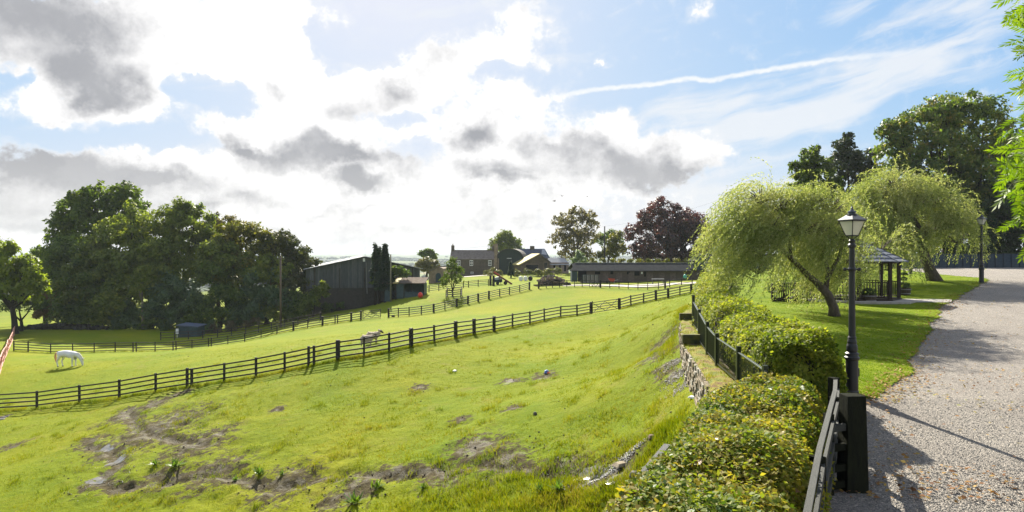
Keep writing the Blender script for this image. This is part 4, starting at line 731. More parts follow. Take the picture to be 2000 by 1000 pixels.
# ------------------------------------------------------------ hedges
M_hedge = leafmat('beech_hedge_leaf', [(.055, .10, .010), (.15, .20, .018), (.26, .29, .035), (.38, .36, .07)], .5, .6, .12, (1.25, 1.25, .45), .9)
M_ivy = leafmat('mixed_hedge_leaf', [(.035, .075, .012), (.10, .155, .018), (.19, .225, .028), (.24, .19, .04), (.36, .33, .05)], .45, .6, .14, (1.25, 1.25, .45), 1.1)
def hedge(name, label, rows, lm, n, size, core_shrink=.22, asp=.62, top_bias=1.0, seed=0, lump=.18):
    """rows: (y, xl, xr, ztop, zbot); the skin is a rounded box section swept along y, pushed in and out by noise"""
    rows = np.array(rows, float); y0, y1 = rows[0, 0], rows[-1, 0]
    def at(y): return [np.interp(y, rows[:, 0], rows[:, i]) for i in (1, 2, 3, 4)]
    def skin(y, s, sh=0.0):
        xl, xr, zt, zb = at(y); cx = (xl + xr) / 2; hw = (xr - xl) / 2; hh = zt - zb; a = s * np.pi   # s 0..1 left foot -> top -> right foot
        ca, sa = -np.cos(a), np.sin(a); e = .55; X = cx + np.sign(ca) * np.abs(ca) ** e * (hw - sh); Z = zb + np.abs(sa) ** e * (hh - sh)
        lp = lump * (fbm(X * 1.1, y * 1.1, Z * 1.1, 100 + seed, 4) * 2.4); nx = np.sign(ca) * np.abs(ca) ** 1.2; nz = np.abs(sa) ** 1.2; return X + nx * lp, y + 0 * X, Z + nz * lp, nx, nz
    root = empty(name, (rows[0, 1], y0, rows[0, 4]), label, 'hedge'); o0 = np.array(org(root))
    yy = np.linspace(y0 + core_shrink, y1 - .1, 90); s2 = np.linspace(0, 1, 24); Yg, Sg = np.meshgrid(yy, s2, indexing='ij'); cx, cy, cz, _, _ = skin(Yg, Sg, core_shrink); V = np.stack([cx, cy, cz], -1).reshape(-1, 3); idx = np.arange(90 * 24).reshape(90, 24)
    Q = np.stack([idx[:-1, :-1], idx[:-1, 1:], idx[1:, 1:], idx[1:, :-1]], -1).reshape(-1, 4).tolist()
    mb = MB(); mb.add(V, Q + [tuple(idx[0, ::-1]), tuple(idx[-1])]); mb.build('dark_core', M_core, root)  # added solid dark core, blocks the view through the leaves
    ne = int(n * .10); y = y0 + (y1 - y0) * rng.uniform(0, 1, n) ** top_bias; s = rng.uniform(0.02, .98, n); qx = rng.uniform(-1, 1, n); s = np.where(rng.uniform(0, 1, n) < .62, np.arccos(-np.sign(qx) * np.abs(qx) ** (1 / .55)) / np.pi, s); X, Yv, Z, nx, nz = skin(y, s); dp = rng.uniform(0, 1, n) ** 1.6 * core_shrink * 1.15 - .02; P = np.stack([X - nx * dp, Yv, Z - nz * dp], 1); Nn = np.stack([nx, 0 * nx, nz], 1)
    ye = np.full(ne, y0); se = rng.uniform(.02, .98, ne); q = rng.uniform(0, 1, ne) ** .5; xl, xr, zt, zb = at(ye); Xe, _, Ze, _, _ = skin(ye, se); Xe = (xl + xr) / 2 + (Xe - (xl + xr) / 2) * q; Ze = zb + (Ze - zb) * q; Pe = np.stack([Xe, ye + .12 + lump * 2 * fbm(Xe * 1.3, Ze * 1.3, 0, 7, 3) + rng.uniform(0, .15, ne), Ze], 1)
    P = np.concatenate([P, Pe]); Nn = np.concatenate([Nn, np.tile([[0, -1, .2]], (ne, 1))]); k = len(P); Nn = unitv(Nn + rng.normal(0, .55, (k, 3)) + [0, 0, .25]); T = np.cross(Nn, rdir(k)); T[:, 2] += .15
    L = size * rng.uniform(.6, 1.35, k); V, Q = leaf_quads(P, T, Nn, L, L * asp, .14); link('foliage', mesh_np('foliage', V - o0, Q, lm), root)
    return root, skin
# the curving hedge along the lawn, then the near one by the camera
hz_ = lambda y: CZ - np.interp(y, [12.9, 13.5, 16, 20, 25, 33, 46], [1.85, 1.72, 1.72, 1.62, 1.5, 1.28, 1.0])
rows = [(y, np.interp(y, [12.9, 13.6, 14.75, 18.3, 21.7, 26, 33, 46], [5.35, 5.25, 5.38, 5.85, 6.45, 7.4, 9.5, 14]), np.interp(y, [12.9, 13.5, 17, 20, 25, 33, 46], [6.9, 7.05, 7.7, 8.1, 8.8, 10.6, 16]), hz_(y), tz(6.5, y) if y < 30 else tz(9 + (y - 30) * .35, y)) for y in (12.9, 13.5, 14.75, 16, 18.3, 20, 21.7, 25, 33, 46)]
hedge('curved_hedge', 'sunlit yellow-green beech hedge curving away behind the iron railing', rows, M_hedge, 64000, .085, top_bias=1.35, seed=1, lump=.42)
rows2 = [(3.2, -.7, 1.85, CZ - 2.2, CZ - 3.9), (5.67, .62, 2.6, CZ - 2.16, CZ - 3.9), (7.2, 1.38, 3.5, CZ - 2.16, CZ - 3.8), (9.0, 2.2, 4.4, CZ - 2.16, CZ - 3.6), (10.4, 2.9, 5.05, CZ - 2.16, CZ - 3.5), (11.75, 3.6, 5.75, CZ - 2.26, CZ - 3.5)]
nh, nskin = hedge('near_hedge', 'flat-topped mixed hedge in the foreground between the two timber rails', rows2, M_ivy, 76000, .058, core_shrink=.24, asp=.68, top_bias=.8, seed=2, lump=.23)
# the largest leaves of the near hedge, one by one
def big_leaf_mesh(name, m, L=1.0, Wd=.8, lobed=True):
    V = [(0, 0, 0)]; ang = [(-.5, .22, .0), (-.42, .55, .06), (-.2, .62, .03), (-.17, .8, .05), (0, 1, -.06), (.17, .8, .05), (.2, .62, .03), (.42, .55, .06), (.5, .22, 0)] if lobed else [(-.3, .25, .03), (-.36, .5, .05), (-.22, .8, .03), (0, 1, -.06), (.22, .8, .03), (.36, .5, .05), (.3, .25, .03)]
    V += [(x * Wd, y * L, z) for x, y, z in ang]; V.append((0, .45 * L, -.03)); c = len(V) - 1; n = len(ang); Fs = [(c, i, i + 1) for i in range(1, n)] + [(c, 0, 1), (c, n, 0)]
    me = bpy.data.meshes.new(name); me.from_pydata(V, [], Fs); me.materials.append(m); return me
M_big = [leafmat('ivy_leaf_a', [(.05, .10, .02), (.09, .14, .03)], .35, .5, .25), leafmat('ivy_leaf_b', [(.10, .15, .02), (.16, .19, .03)], .4, .5, .2), leafmat('ivy_leaf_c', [(.28, .24, .02), (.34, .26, .03)], .45, .45, .4), leafmat('ivy_leaf_d', [(.20, .08, .02), (.15, .09, .03)], .3, .5, .3)]
LM = [big_leaf_mesh('ivy_leaf', m, 1, .95) for m in M_big]
for i in range(300):
    y = 4.6 + 3.2 * random.random() ** 1.5 if i < 210 else random.uniform(9.4, 11.0); s = random.uniform(.18, .8) if i < 210 else random.uniform(.15, .7); X, Yv, Z, nx, nz = nskin(np.array([y]), np.array([s])); o = bpy.data.objects.new('leaf', LM[random.choices([0, 1, 2, 3], [5, 5, 2, .5])[0]]); col.objects.link(o); o.parent = nh
    o.location = Vector((float(X[0]), y, float(Z[0]) + .02)) - org(nh); sc = random.uniform(.06, .105); o.scale = (sc, sc, sc); o.rotation_euler = (random.uniform(-.5, .7), random.uniform(-.5, .5), random.uniform(0, 6.28))

# ------------------------------------------------------------ near timber: rail beside the hedge, rails and the big post
def rail_fence(name, label, pts, zs, w, h, mt, post_every, postmat, pz0, ph):
    root = empty(name, (pts[0][0], pts[0][1], pz0(pts[0])), label, 'fence')
    for z, ww, hh, dx in zs:
        for a, b in zip(pts[:-1], pts[1:]): stick('rail', (a[0] + dx, a[1], a[2] + z), (b[0] + dx, b[1], b[2] + z), ww, hh, mt, root)
    for p in post_every: post('post', p[0], p[1], p[2], p[3], .13, .13, postmat, root, .5)
    return root
pts = [(1.55, 3.8, CZ - 2.36), (2.12, 4.8, CZ - 2.36), (2.65, 5.75, CZ - 2.33), (3.65, 7.6, CZ - 2.31), (4.72, 9.5, CZ - 2.29), (5.45, 10.8, CZ - 2.29), (5.94, 11.75, CZ - 2.28)]
rail_fence('timber_rail_fence', 'weathered grey timber rails along the drive side of the near hedge', pts, [(0, .065, .05, 0), (-.20, .04, .12, .05), (-.52, .04, .12, .05), (-.84, .04, .12, .05)], .1, .1, M_grey_rail, [(p[0] - .02, p[1], CZ - 3.7, 1.32) for p in pts[1::2]] , M_bigpost, lambda p: CZ - 3.7, 1.3)
pts2 = [(-.5, 3.2, CZ - 2.40), (.96, 6.0, CZ - 2.40), (1.94, 8.0, CZ - 2.40)]
rail_fence('timber_edge_rail', 'straight dark timber rail on the field side of the near hedge', pts2, [(0, .08, .10, 0)], .1, .1, M_grey_rail, [(p[0] + .06, p[1], CZ - 5.2, 2.62) for p in pts2[:2]], M_bigpost, lambda p: CZ - 4, 1.3)
root = empty('gate_post', (5.12, 9.65, tz(5.12, 9.65)), 'massive square black timber post at the edge of the gravel drive', 'post')
mb = MB().box((5.16, 9.7, CZ - 2.83), (.34, .30, 1.46), rz=.06, taper=.83); mb.build('post_shaft', M_bigpost, root, bevel=.012)
root2 = empty('rail_return', (4.75, 9.55, CZ - 3.5), 'four short dark timber rails tying the rail fence to the massive post', 'fence')
for dz in (2.57, 2.86, 3.17, 3.42): stick('rail', (4.76, 9.52, CZ - dz), (5.03, 9.64, CZ - dz), .06, .10, M_bigpost if dz > 2.6 else M_grey_rail, root2)
stick('post', (4.70, 9.50, CZ - 3.6), (4.70, 9.50, CZ - 2.34), .10, .12, M_bigpost, root2)
post('post', 5.92, 11.78, CZ - 3.5, 1.26, .14, .14, M_bigpost, root2, .4)

# ------------------------------------------------------------ stone retaining wall with mossy cap, iron railing
M_stone = mat('brown_stone', (.14, .11, .075), .9, .3, 5, .9, 18, color2=(.30, .25, .17), bdist=.03)
M_stone2 = mat('pale_stone', (.24, .22, .18), .9, .3, 5, .9, 18, color2=(.40, .37, .31), bdist=.03)
M_moss = mat('moss', (.16, .17, .012), .95, .3, 2.2, 1, 24, color2=(.26, .14, .03), bdist=.05)
def moss_mix(m):
    N = m.node_tree.nodes; L = m.node_tree.links; r_ = [n for n in N if n.type == 'VALTORGB'][0]; e = r_.color_ramp.elements; e[0].color = (.05, .07, .01, 1); e[0].position = .3; e[1].color = (.10, .07, .04, 1); e[1].position = .72
    for p_, c_ in ((.42, (.11, .13, .010, 1)), (.52, (.19, .17, .014, 1)), (.6, (.13, .075, .02, 1))): q = e.new(p_); q.color = c_
moss_mix(M_moss)
M_cap = mat('mossy_concrete', (.03, .032, .02), .9, .4, 5, .6, 20, color2=(.12, .11, .02))
def capz(y): return CZ - (2.95 if y < 21.3 else 2.66 if y < 26.5 else 2.42)
wy = np.arange(8, 28.3, .25)
root = empty('stone_retaining_wall', (4.4, 14, gz(4.2, 14)), 'curving stone retaining wall with yellow mossy top below the iron railing', 'wall')
mb = MB()
for a, b in zip(wy[:-1], wy[1:]):
    z = capz((a + b) / 2); za = CZ - 5.8; xa, xc = float(xb(a)), float(xb(b)); V = [(xa + .03, a, za), (xa + .75, a, za), (xa + .75, a, z - .05), (xa + .03, a, z - .05), (xc + .03, b, za), (xc + .75, b, za), (xc + .75, b, z - .05), (xc + .03, b, z - .05)]
    mb.add(V, [(0, 4, 7, 3), (3, 7, 6, 2), (0, 3, 2, 1), (4, 5, 6, 7)])
mb.build('wall_core', M_stone, root)
def stone_mesh(seed, m):
    r = random.Random(seed); V = []
    for z in (-.5, .5):
        for x, y in ((-.5, -.5), (.5, -.5), (.5, .5), (-.5, .5)): V.append((x * r.uniform(.82, 1), y * r.uniform(.85, 1), z * r.uniform(.8, 1)))
    me = bpy.data.meshes.new('stone'); me.from_pydata(V, [], [(3, 2, 1, 0), (4, 5, 6, 7), (0, 1, 5, 4), (1, 2, 6, 5), (2, 3, 7, 6), (3, 0, 4, 7)]); me.materials.append(m); return me
SM = [stone_mesh(i, [M_stone, M_stone2][i % 3 == 0]) for i in range(6)]
stuff_mb = MB(); cnt = 0
for row in range(11):
    y = 13.2 + random.random() * .3
    while y < 28:
        L_ = random.uniform(.16, .42); ym = y + L_ / 2; h = random.uniform(.10, .14); z = capz(ym) - .13 - row * .13; x = float(xb(ym)); y += L_ + .015
        if z < gz(x - .2, ym) - .1: continue
        dxdy = float(xb(ym + .1) - xb(ym - .1)) / .2; rz = math.atan2(1, dxdy); prot = random.uniform(-.02, .05)
        if cnt < 300 and ym < 27:
            o = bpy.data.objects.new('stone', random.choice(SM)); col.objects.link(o); o.parent = root; o.location = Vector((x - prot, ym, z)) - org(root); o.scale = (L_, .2, h); o.rotation_euler = (random.uniform(-.05, .05), random.uniform(-.06, .06), rz); cnt += 1
        else: stuff_mb.box((x - prot, ym, z), (L_, .2, h), rz)
stuff_mb.build('stonework', M_stone, root, kind='stuff')
mb = MB(); rr_ = random.Random(3)
cy = np.arange(11.2, 28.3, .12); cxs = np.linspace(-.06, .62, 9); CYg, CXg = np.meshgrid(cy, cxs, indexing='ij'); zc = np.vectorize(capz)(CYg) + .02 + .05 * fbm(CXg * 5 + CYg, CYg * 4, 0, 12, 3) * 2 - .06 * (CXg < -.03); XX = xb(CYg) + CXg
idx = np.arange(CYg.size).reshape(CYg.shape); Q = np.stack([idx[:-1, :-1], idx[:-1, 1:], idx[1:, 1:], idx[1:, :-1]], -1).reshape(-1, 4); V = np.stack([XX, CYg, zc], -1).reshape(-1, 3)
o = link('mossy_top', mesh_np('mossy_top', V - np.array(org(root)), Q, M_moss, True), root)
for y in (21.3, 26.5):
    zt = capz(y + .1); MB().box((float(xb(y)) + .26, y, zt - .10), (.80, .16, .30)).build('step_block', M_cap, root, bevel=.015)
# railing
def rail_line(y): return float(np.interp(y, [11.9, 12.7, 14.5, 17, 19, 24, 25.5], [4.75, 4.88, 5.13, 5.44, 5.8, 6.8, 7.05]))
root = empty('iron_railing', (5.13, 14.5, CZ - 2.95), 'dark green iron railing with thin upright bars along the mossy wall top', 'railing')
def rbase(y): return CZ - float(np.interp(y, [11, 21.5, 22.0, 25.5], [2.93, 2.93, 2.64, 2.62]))
def rtop(y): return CZ - float(np.interp(y, [11, 14.5, 17, 19, 24, 25.5], [2.16, 2.18, 2.17, 2.11, 1.72, 1.66]))
for y, e in ((12.1, 0), (14.5, .04), (17.0, .02), (19.0, .06), (21.6, 0), (24.0, .16)): post('post', rail_line(y), y, rbase(y), rtop(y) - rbase(y) + e + .1, .09, .09, M_railing, root)
ya = np.arange(12.0, 24.01, .8)
for a, b in zip(ya[:-1], ya[1:]):
    stick('top_bar', (rail_line(a), a, rtop(a)), (rail_line(b), b, rtop(b)), .05, .018, M_railtop, root); stick('bottom_bar', (rail_line(a), a, rbase(a) + .08), (rail_line(b), b, rbase(b) + .08), .03, .03, M_railing, root)
for y in np.arange(12.0, 24.0, .12): stick('bar', (rail_line(y), y, rbase(y) + .05), (rail_line(y), y, rtop(y) + .02), .013, .013, M_railing, root)

# ------------------------------------------------------------ lamp posts
M_glass = bpy.data.materials.new('frosted_lantern_glass'); M_glass.use_nodes = True
_b = M_glass.node_tree.nodes['Principled BSDF']; _b.inputs['Base Color'].default_value = (.80, .80, .74, 1); _b.inputs['Roughness'].default_value = .25
_t = M_glass.node_tree.nodes.new('ShaderNodeBsdfTranslucent'); _t.inputs[0].default_value = (.85, .84, .78, 1); _m = M_glass.node_tree.nodes.new('ShaderNodeMixShader'); _m.inputs[0].default_value = .6
M_glass.node_tree.links.new(_b.outputs[0], _m.inputs[1]); M_glass.node_tree.links.new(_t.outputs[0], _m.inputs[2]); M_glass.node_tree.links.new(_m.outputs[0], M_glass.node_tree.nodes['Material Output'].inputs[0])
M_roofiron = mat('lantern_roof_paint', (.02, .028, .045), .3, .3, 5, .1, 60, spec=.6)
def lamp(base, label, H=4.5):
    root = empty('lamp_post', base, label, 'lamp post', 'cast iron lamp posts along the drive'); k = H / 4.5
    sc = lambda pr: [(r * k, z * k) for r, z in pr]
    MB().lathe(sc([(.17, -.05), (.17, .04), (.15, .06), (.15, .13), (.135, .16), (.135, .86), (.15, .88), (.165, .90), (.165, .94), (.14, .96), (.13, 1.0)]), n=24).build('pedestal', M_iron, root, smooth=False, local=True)
    MB().lathe(sc([(.15, 1.0), (.15, 1.03), (.11, 1.06), (.125, 1.12), (.12, 1.20), (.10, 1.26), (.105, 1.30), (.085, 1.38), (.095, 1.40), (.075, 1.44), (.072, 2.0), (.062, 3.45), (.058, 3.52), (.09, 3.56), (.09, 3.60), (.06, 3.64), (.075, 3.70), (.05, 3.74)]), n=20).build('column', M_iron, root, smooth=False, local=True)
    MB().tube([(-.17 * k, 0, 3.02 * k), (.17 * k, 0, 3.02 * k)], [.016 * k] * 2, 8).lathe([(.03 * k, 2.98 * k), (.045 * k, 3.02 * k), (.03 * k, 3.06 * k)], (-.17 * k, 0, 0), 8).lathe([(.03 * k, 2.98 * k), (.045 * k, 3.02 * k), (.03 * k, 3.06 * k)], (.17 * k, 0, 0), 8).lathe([(.08 * k, 2.97 * k), (.095 * k, 3.02 * k), (.08 * k, 3.07 * k)], n=16).build('ladder_bar', M_iron, root, local=True)
    rz = R(20); zb, zt, wb, wt = 3.82 * k, 4.17 * k, .095 * k, .20 * k; fr = MB(); c4 = [(1, 1), (-1, 1), (-1, -1), (1, -1)]
    for a, b in c4:
        fr.beam((a * wb, b * wb, zb), (a * wt, b * wt, zt), .018 * k, .018 * k); fr.beam((0, 0, 3.72 * k), (a * wb, b * wb, zb), .015 * k, .015 * k)
    for i in range(4):
        a, b = c4[i], c4[(i + 1) % 4]; fr.beam((a[0] * wb, a[1] * wb, zb), (b[0] * wb, b[1] * wb, zb), .022 * k, .022 * k); fr.beam((a[0] * wt, a[1] * wt, zt), (b[0] * wt, b[1] * wt, zt), .026 * k, .026 * k)
    fr.rot(rz, (0, 0, 0)).build('lantern_frame', M_iron, root, local=True)
    for i in range(4):
        a, b = c4[i], c4[(i + 1) % 4]; q = .94; p = MB().add([(a[0] * wb * q, a[1] * wb * q, zb), (b[0] * wb * q, b[1] * wb * q, zb), (b[0] * wt * q, b[1] * wt * q, zt), (a[0] * wt * q, a[1] * wt * q, zt)], [(0, 1, 2, 3)]); po = p.rot(rz, (0, 0, 0)).build('pane', M_glass, root, local=True)
        sm = po.modifiers.new('thickness', 'SOLIDIFY'); sm.thickness = .004
    rf = MB().lathe([(wt * 1.414 * 1.10, zt + .01), (wt * 1.414 * 1.12, zt + .025 * k), (wt * .95, zt + .10 * k), (wt * .55, zt + .15 * k)], n=4, a0=math.pi / 4).rot(rz, (0, 0, 0)); rf.build('lantern_roof', M_roofiron, root, local=True)
    MB().lathe([(r * k, zt + z * k) for r, z in [(.115, .13), (.12, .155), (.085, .17), (.085, .20), (.10, .21), (.095, .225), (.05, .245), (.04, .27), (.018, .285), (.03, .31), (.014, .335), (.004, .38)]], n=16).build('finial', M_roofiron, root, local=True)
    return root
x, y = (1664 - 1000) / F * 15.2, 15.2; lamp((x, y, tz(x, y)), 'nearest black cast iron lamp post with lantern, beside the lawn corner')
x, y = (1917 - 1000) / F * 41.7, 41.7; lamp((x, y, tz(x, y)), 'distant black lamp post standing at the far tip of the lawn')
x, y = (1778 - 1000) / F * 52, 52; lamp((x, y, tz(x, y)), 'lamp post half hidden behind the second willow near the far fence')
root = empty('service_box', (8.19, 15.35, tz(8.2, 15.3)), 'narrow brown-grey electrical service post behind the nearest lamp post', 'service post')
MB().box((8.22, 15.38, tz(8.2, 15.3) + .43), (.14, .14, .90)).build('casing', mat('brown_casing', (.09, .075, .055), .6, .3), root, bevel=.01)
MB().box((8.30, 15.36, tz(8.2, 15.3) + .55), (.03, .10, .20)).build('socket', M_iron, root)

# ------------------------------------------------------------ far right boundary fence, panel by panel
M_panel = mat('blue_grey_painted_panel', (.030, .048, .062), .75, .3, 2, .4, 20, stretch=(1, 1, 6)); M_pan2 = mat('dark_fence_post', (.02, .03, .04), .8)
root = empty('boundary_fence', (62, 75, tz(62, 75)), 'long dark blue-grey panel fence closing the far end of the drive', 'fence')
fx = 22.0; i = 0
while fx < 82:
    y = 76 - max(0, (fx - 52)) * .05; w = .92 * 1.83 * .55; z = tz(fx + w / 2, y); hh = 1.62 + (.03 if i % 2 else 0)
    o = bpy.data.objects.new('panel', unit(M_panel)); col.objects.link(o); o.parent = root; o.location = Vector((fx + w / 2, y, z + hh / 2)) - org(root); o.scale = (w - .06, .05, hh)
    post('post', fx, y - .02, z, hh + .06, .09, .09, M_pan2, root); stick('cap_rail', (fx, y - .01, z + hh + .03), (fx + w, y - .01, z + hh + .03), .10, .05, M_grey_rail, root); fx += w; i += 1

# ------------------------------------------------------------ gazebo with balustrade, paving, barrels
M_gwood = mat('dark_gazebo_timber', (.022, .015, .010), .7, .4, 4); M_shing = mat('grey_roof_shingles', (.08, .09, .11), .8, .3, 8, .8, 12, color2=(.16, .175, .21), spec=.15); M_pave = mat('pale_paving', (.30, .28, .25), .85, .2, 3, .4)
gcx, gcy = (1668 - 1000) / F * 35.5, 35.5; gz0 = tz(gcx, gcy) - .05; GR = 2.15
MB().lathe([(3.25, -.3), (3.25, .09)], (gcx, gcy, gz0), 8, math.pi / 8).build('paved_apron', M_pave); bpy.data.objects['paved_apron']['kind'] = 'structure'
pa = [(1735, 590.5), (1790, 590), (1850, 592.5), (1850, 587), (1790, 585), (1745, 585)]
def t_at(px, py): return pix2ground(px, py, terr)
V = [];
for px in range(1715, 1860, 12):
    for py in (586 - (px - 1790) * -.012, 592.5): p = t_at(px, py); V.append((p[0], p[1], p[2] + .055))
o = link('garden_path', mesh_np('garden_path', V, [(2 * i, 2 * i + 1, 2 * i + 3, 2 * i + 2) for i in range(len(V) // 2 - 1)], M_pave)); props(o, kind='structure')
root = empty('gazebo', (gcx, gcy, gz0), 'octagonal dark timber gazebo with grey roof half hidden by the willow', 'gazebo')
MB().lathe([(GR + .15, .0), (GR + .15, .18)], (gcx, gcy, gz0), 8, math.pi / 8).build('deck', M_gwood, root)
cor = [(gcx + GR * math.cos(math.pi / 8 + k * math.pi / 4), gcy + GR * math.sin(math.pi / 8 + k * math.pi / 4)) for k in range(8)]
for i, (a, b) in enumerate(cor):
    post('post', a, b, gz0 + .18, 2.0, .14, .14, M_gwood, root)
    c = cor[(i + 1) % 8]; stick('beam', (a, b, gz0 + 2.12), (c[0], c[1], gz0 + 2.12), .10, .16, M_gwood, root)
    if i == 6: continue
    stick('handrail', (a, b, gz0 + 1.05), (c[0], c[1], gz0 + 1.05), .08, .05, M_gwood, root); stick('foot_rail', (a, b, gz0 + .28), (c[0], c[1], gz0 + .28), .05, .06, M_gwood, root)
    for k in range(1, 11): t = k / 11; x, y = a + (c[0] - a) * t, b + (c[1] - b) * t; stick('baluster', (x, y, gz0 + .28), (x, y, gz0 + 1.04), .035, .035, M_gwood, root)
RR = GR + .45
for i in range(8):
    a0, a1 = math.pi / 8 + i * math.pi / 4, math.pi / 8 + (i + 1) * math.pi / 4; ap = (gcx, gcy, gz0 + 3.45)
    p = [(gcx + RR * math.cos(a0), gcy + RR * math.sin(a0), gz0 + 2.12), (gcx + RR * math.cos(a1), gcy + RR * math.sin(a1), gz0 + 2.12), ap]
    m3 = MB(); nrow = 7
    for r_ in range(nrow):
        t0, t1 = r_ / nrow, min(1, (r_ + 1.15) / nrow); q = [tuple(Vector(p[j]).lerp(Vector(ap), t)) for t, j in ((t0, 0), (t0, 1), (t1, 1), (t1, 0))]; q = [(x_, y_, z_ + (.05 if k_ < 2 else .0)) for k_, (x_, y_, z_) in enumerate(q)]; b_ = [(x_, y_, z_ - .04) for x_, y_, z_ in q]
        m3.add(q + b_, [(0, 1, 2, 3), (7, 6, 5, 4), (0, 4, 5, 1), (1, 5, 6, 2), (2, 6, 7, 3), (3, 7, 4, 0)])
    m3.build('roof_panel', M_shing, root); stick('hip_cap', p[0], ap, .09, .10, M_shing, root)
MB().lathe([(.12, 3.38), (.14, 3.5), (.05, 3.56), (.03, 3.75), (.07, 3.8), (.0, 3.9)], (gcx, gcy, gz0), 10).build('finial', M_gwood, root)
# long low balustrade left of the gazebo with planting behind it
root = empty('garden_balustrade', (14.5, 34.5, tz(14.5, 34.5)), 'low dark balustrade with pale handrail stretching left from the gazebo', 'balustrade')
pL = Vector((13.9, 34.2, tz(13.9, 34.2))); pR = Vector((gcx - GR, gcy - .9, tz(gcx - GR, gcy - .9)))
stick('handrail', pL + Vector((0, 0, 1.0)), pR + Vector((0, 0, 1.0)), .09, .06, M_grey_rail, root); stick('foot_rail', pL + Vector((0, 0, .2)), pR + Vector((0, 0, .2)), .06, .07, M_gwood, root)
for k in range(23): q = pL.lerp(pR, k / 22); stick('post' if k % 5 == 0 else 'baluster', q, q + Vector((0, 0, 1.0)), .10 if k % 5 == 0 else .04, .10 if k % 5 == 0 else .04, M_gwood, root)
shrub('climber_bush', 'dark climbing shrub growing over the balustrade beside the gazebo', tuple(pL), [(14.8, 35.1, pL.z + .7, .9, .5, .6), (16.2, 35.3, pL.z + .8, .9, .5, .6), (17.2, 35.2, pL.z + .7, .7, .5, .6)], 4200, .10, M_wood_d)
M_barrel = mat('barrel_oak', (.06, .045, .03), .7, .4, 4, .5, 14, stretch=(3, 3, .5)); M_hoop = mat('barrel_hoop', (.14, .14, .14), .45, .3, 4, .1, spec=.6)
M_box = leafmat('box_leaf', [(.03, .06, .012), (.05, .09, .016), (.08, .12, .02)], .3)
def barrel(px, py, label, topiary):
    p = t_at(px, py); root = empty('barrel_planter', p, label, 'planter', 'half barrel planters by the gazebo'); o0 = np.array(org(root))
    for k in range(18):
        a0, a1 = 2 * math.pi * k / 18 + .012, 2 * math.pi * (k + 1) / 18 - .012; V = []
        for r_, z in ((.31, 0), (.36, .22), (.37, .42)):
            for a in (a0, a1): V.append((p[0] + r_ * math.cos(a), p[1] + r_ * math.sin(a), p[2] + z + .02))
            for a in (a1, a0): V.append((p[0] + (r_ - .03) * math.cos(a), p[1] + (r_ - .03) * math.sin(a), p[2] + z + .02))
        MB().add(V, [(0, 1, 5, 4), (4, 5, 9, 8), (8, 9, 10, 11), (3, 0, 4, 7), (7, 4, 8, 11), (1, 2, 6, 5), (5, 6, 10, 9), (2, 3, 7, 6), (6, 7, 11, 10), (3, 2, 1, 0)]).build('stave', M_barrel, root)
    for z, r_ in ((.09, .345), (.33, .378)): MB().lathe([(r_, z), (r_ + .008, z + .02), (r_ + .004, z + .05), (r_ - .02, z + .05), (r_ - .02, z)], p, 28).build('hoop', M_hoop, root)
    MB().lathe([(.33, .30), (.33, .37)], p, 16).build('soil', M_core, root)
    lob = [(p[0], p[1], p[2] + .52, .36, .36, .22)]
    if topiary: MB().tube([(p[0], p[1], p[2] + .4), (p[0], p[1], p[2] + 1.25)], [.02, .012], 6).build('stem', M_bark, root); lob += [(p[0], p[1], p[2] + .93, .17, .17, .14), (p[0], p[1], p[2] + 1.22, .22, .22, .09)]
    V, Q = crown_mesh(lob, 2600, .05, sub=60, csize=.25, shell=.8); link('foliage', mesh_np('foliage', V - o0, Q, M_box), root)
barrel(1765, 577, 'half barrel planter with tiered topiary ball standing on the lawn', True)
barrel(1697, 591, 'half barrel planter with a low clipped bush at the gazebo corner', False)

# ------------------------------------------------------------ farm buildings
M_boards = mat('weathered_barn_boards', (.028, .032, .034), .85, .4, 3, .6, 10, color2=(.085, .095, .098), stretch=(6, 6, .35)); M_block = mat('dark_blockwork', (.045, .04, .034), .9, .3, 3, .4); M_sheet = mat('pale_roof_sheets', (.34, .35, .36), .6, .2, 2, .3, stretch=(1, 4, 1))
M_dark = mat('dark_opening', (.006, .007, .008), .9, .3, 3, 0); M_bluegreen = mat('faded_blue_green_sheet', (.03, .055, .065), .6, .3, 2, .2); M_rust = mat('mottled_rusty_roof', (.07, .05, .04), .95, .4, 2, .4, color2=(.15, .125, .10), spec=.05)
M_yell = mat('yellow_lichen_roof', (.38, .30, .06), .8, .3, 3, .3, color2=(.30, .27, .14)); M_slate = mat('stone_slate_roof', (.11, .095, .08), .9, .25, 1.6, .6, 6, color2=(.20, .17, .145), spec=.1); M_fstone = mat('dark_farm_stone', (.070, .058, .042), .9, .3, 1.5, .6, 5, color2=(.125, .10, .075))
M_bslate = mat('blue_slate', (.055, .065, .09), .6, .3, 2, .5, 6); M_white = mat('white_frames', (.72, .72, .70), .5, .1, 3, 0); M_wglass = mat('window_glass', (.02, .025, .03), .1, .2, 3, 0, spec=.8); M_buff = mat('buff_stone_gable', (.22, .17, .12), .9, .3, 1.5, .5, 5); M_tin = mat('corrugated_dark_tin', (.07, .06, .05), .7, .3, 2, .5, stretch=(6, 1, 1))
M_felt = mat('dark_felt_roof', (.024, .026, .028), 1.0, .3, 2, .4, color2=(.038, .04, .042), spec=.02); M_swall = mat('dark_creosoted_boards', (.085, .066, .056), .8, .3, 2, .4, stretch=(1, 1, 8)); M_pinkwall = mat('pinkish_render', (.26, .20, .17), .9, .2, 1)
def frame(px, d, yaw): x = (px - 1000) / F * d; return Vector((x, d, gz(x, d))), R(yaw)
def part(name, mb, m, root, c, yaw, **k): mb.rot(yaw, c); return mb.build(name, m, root, **k)
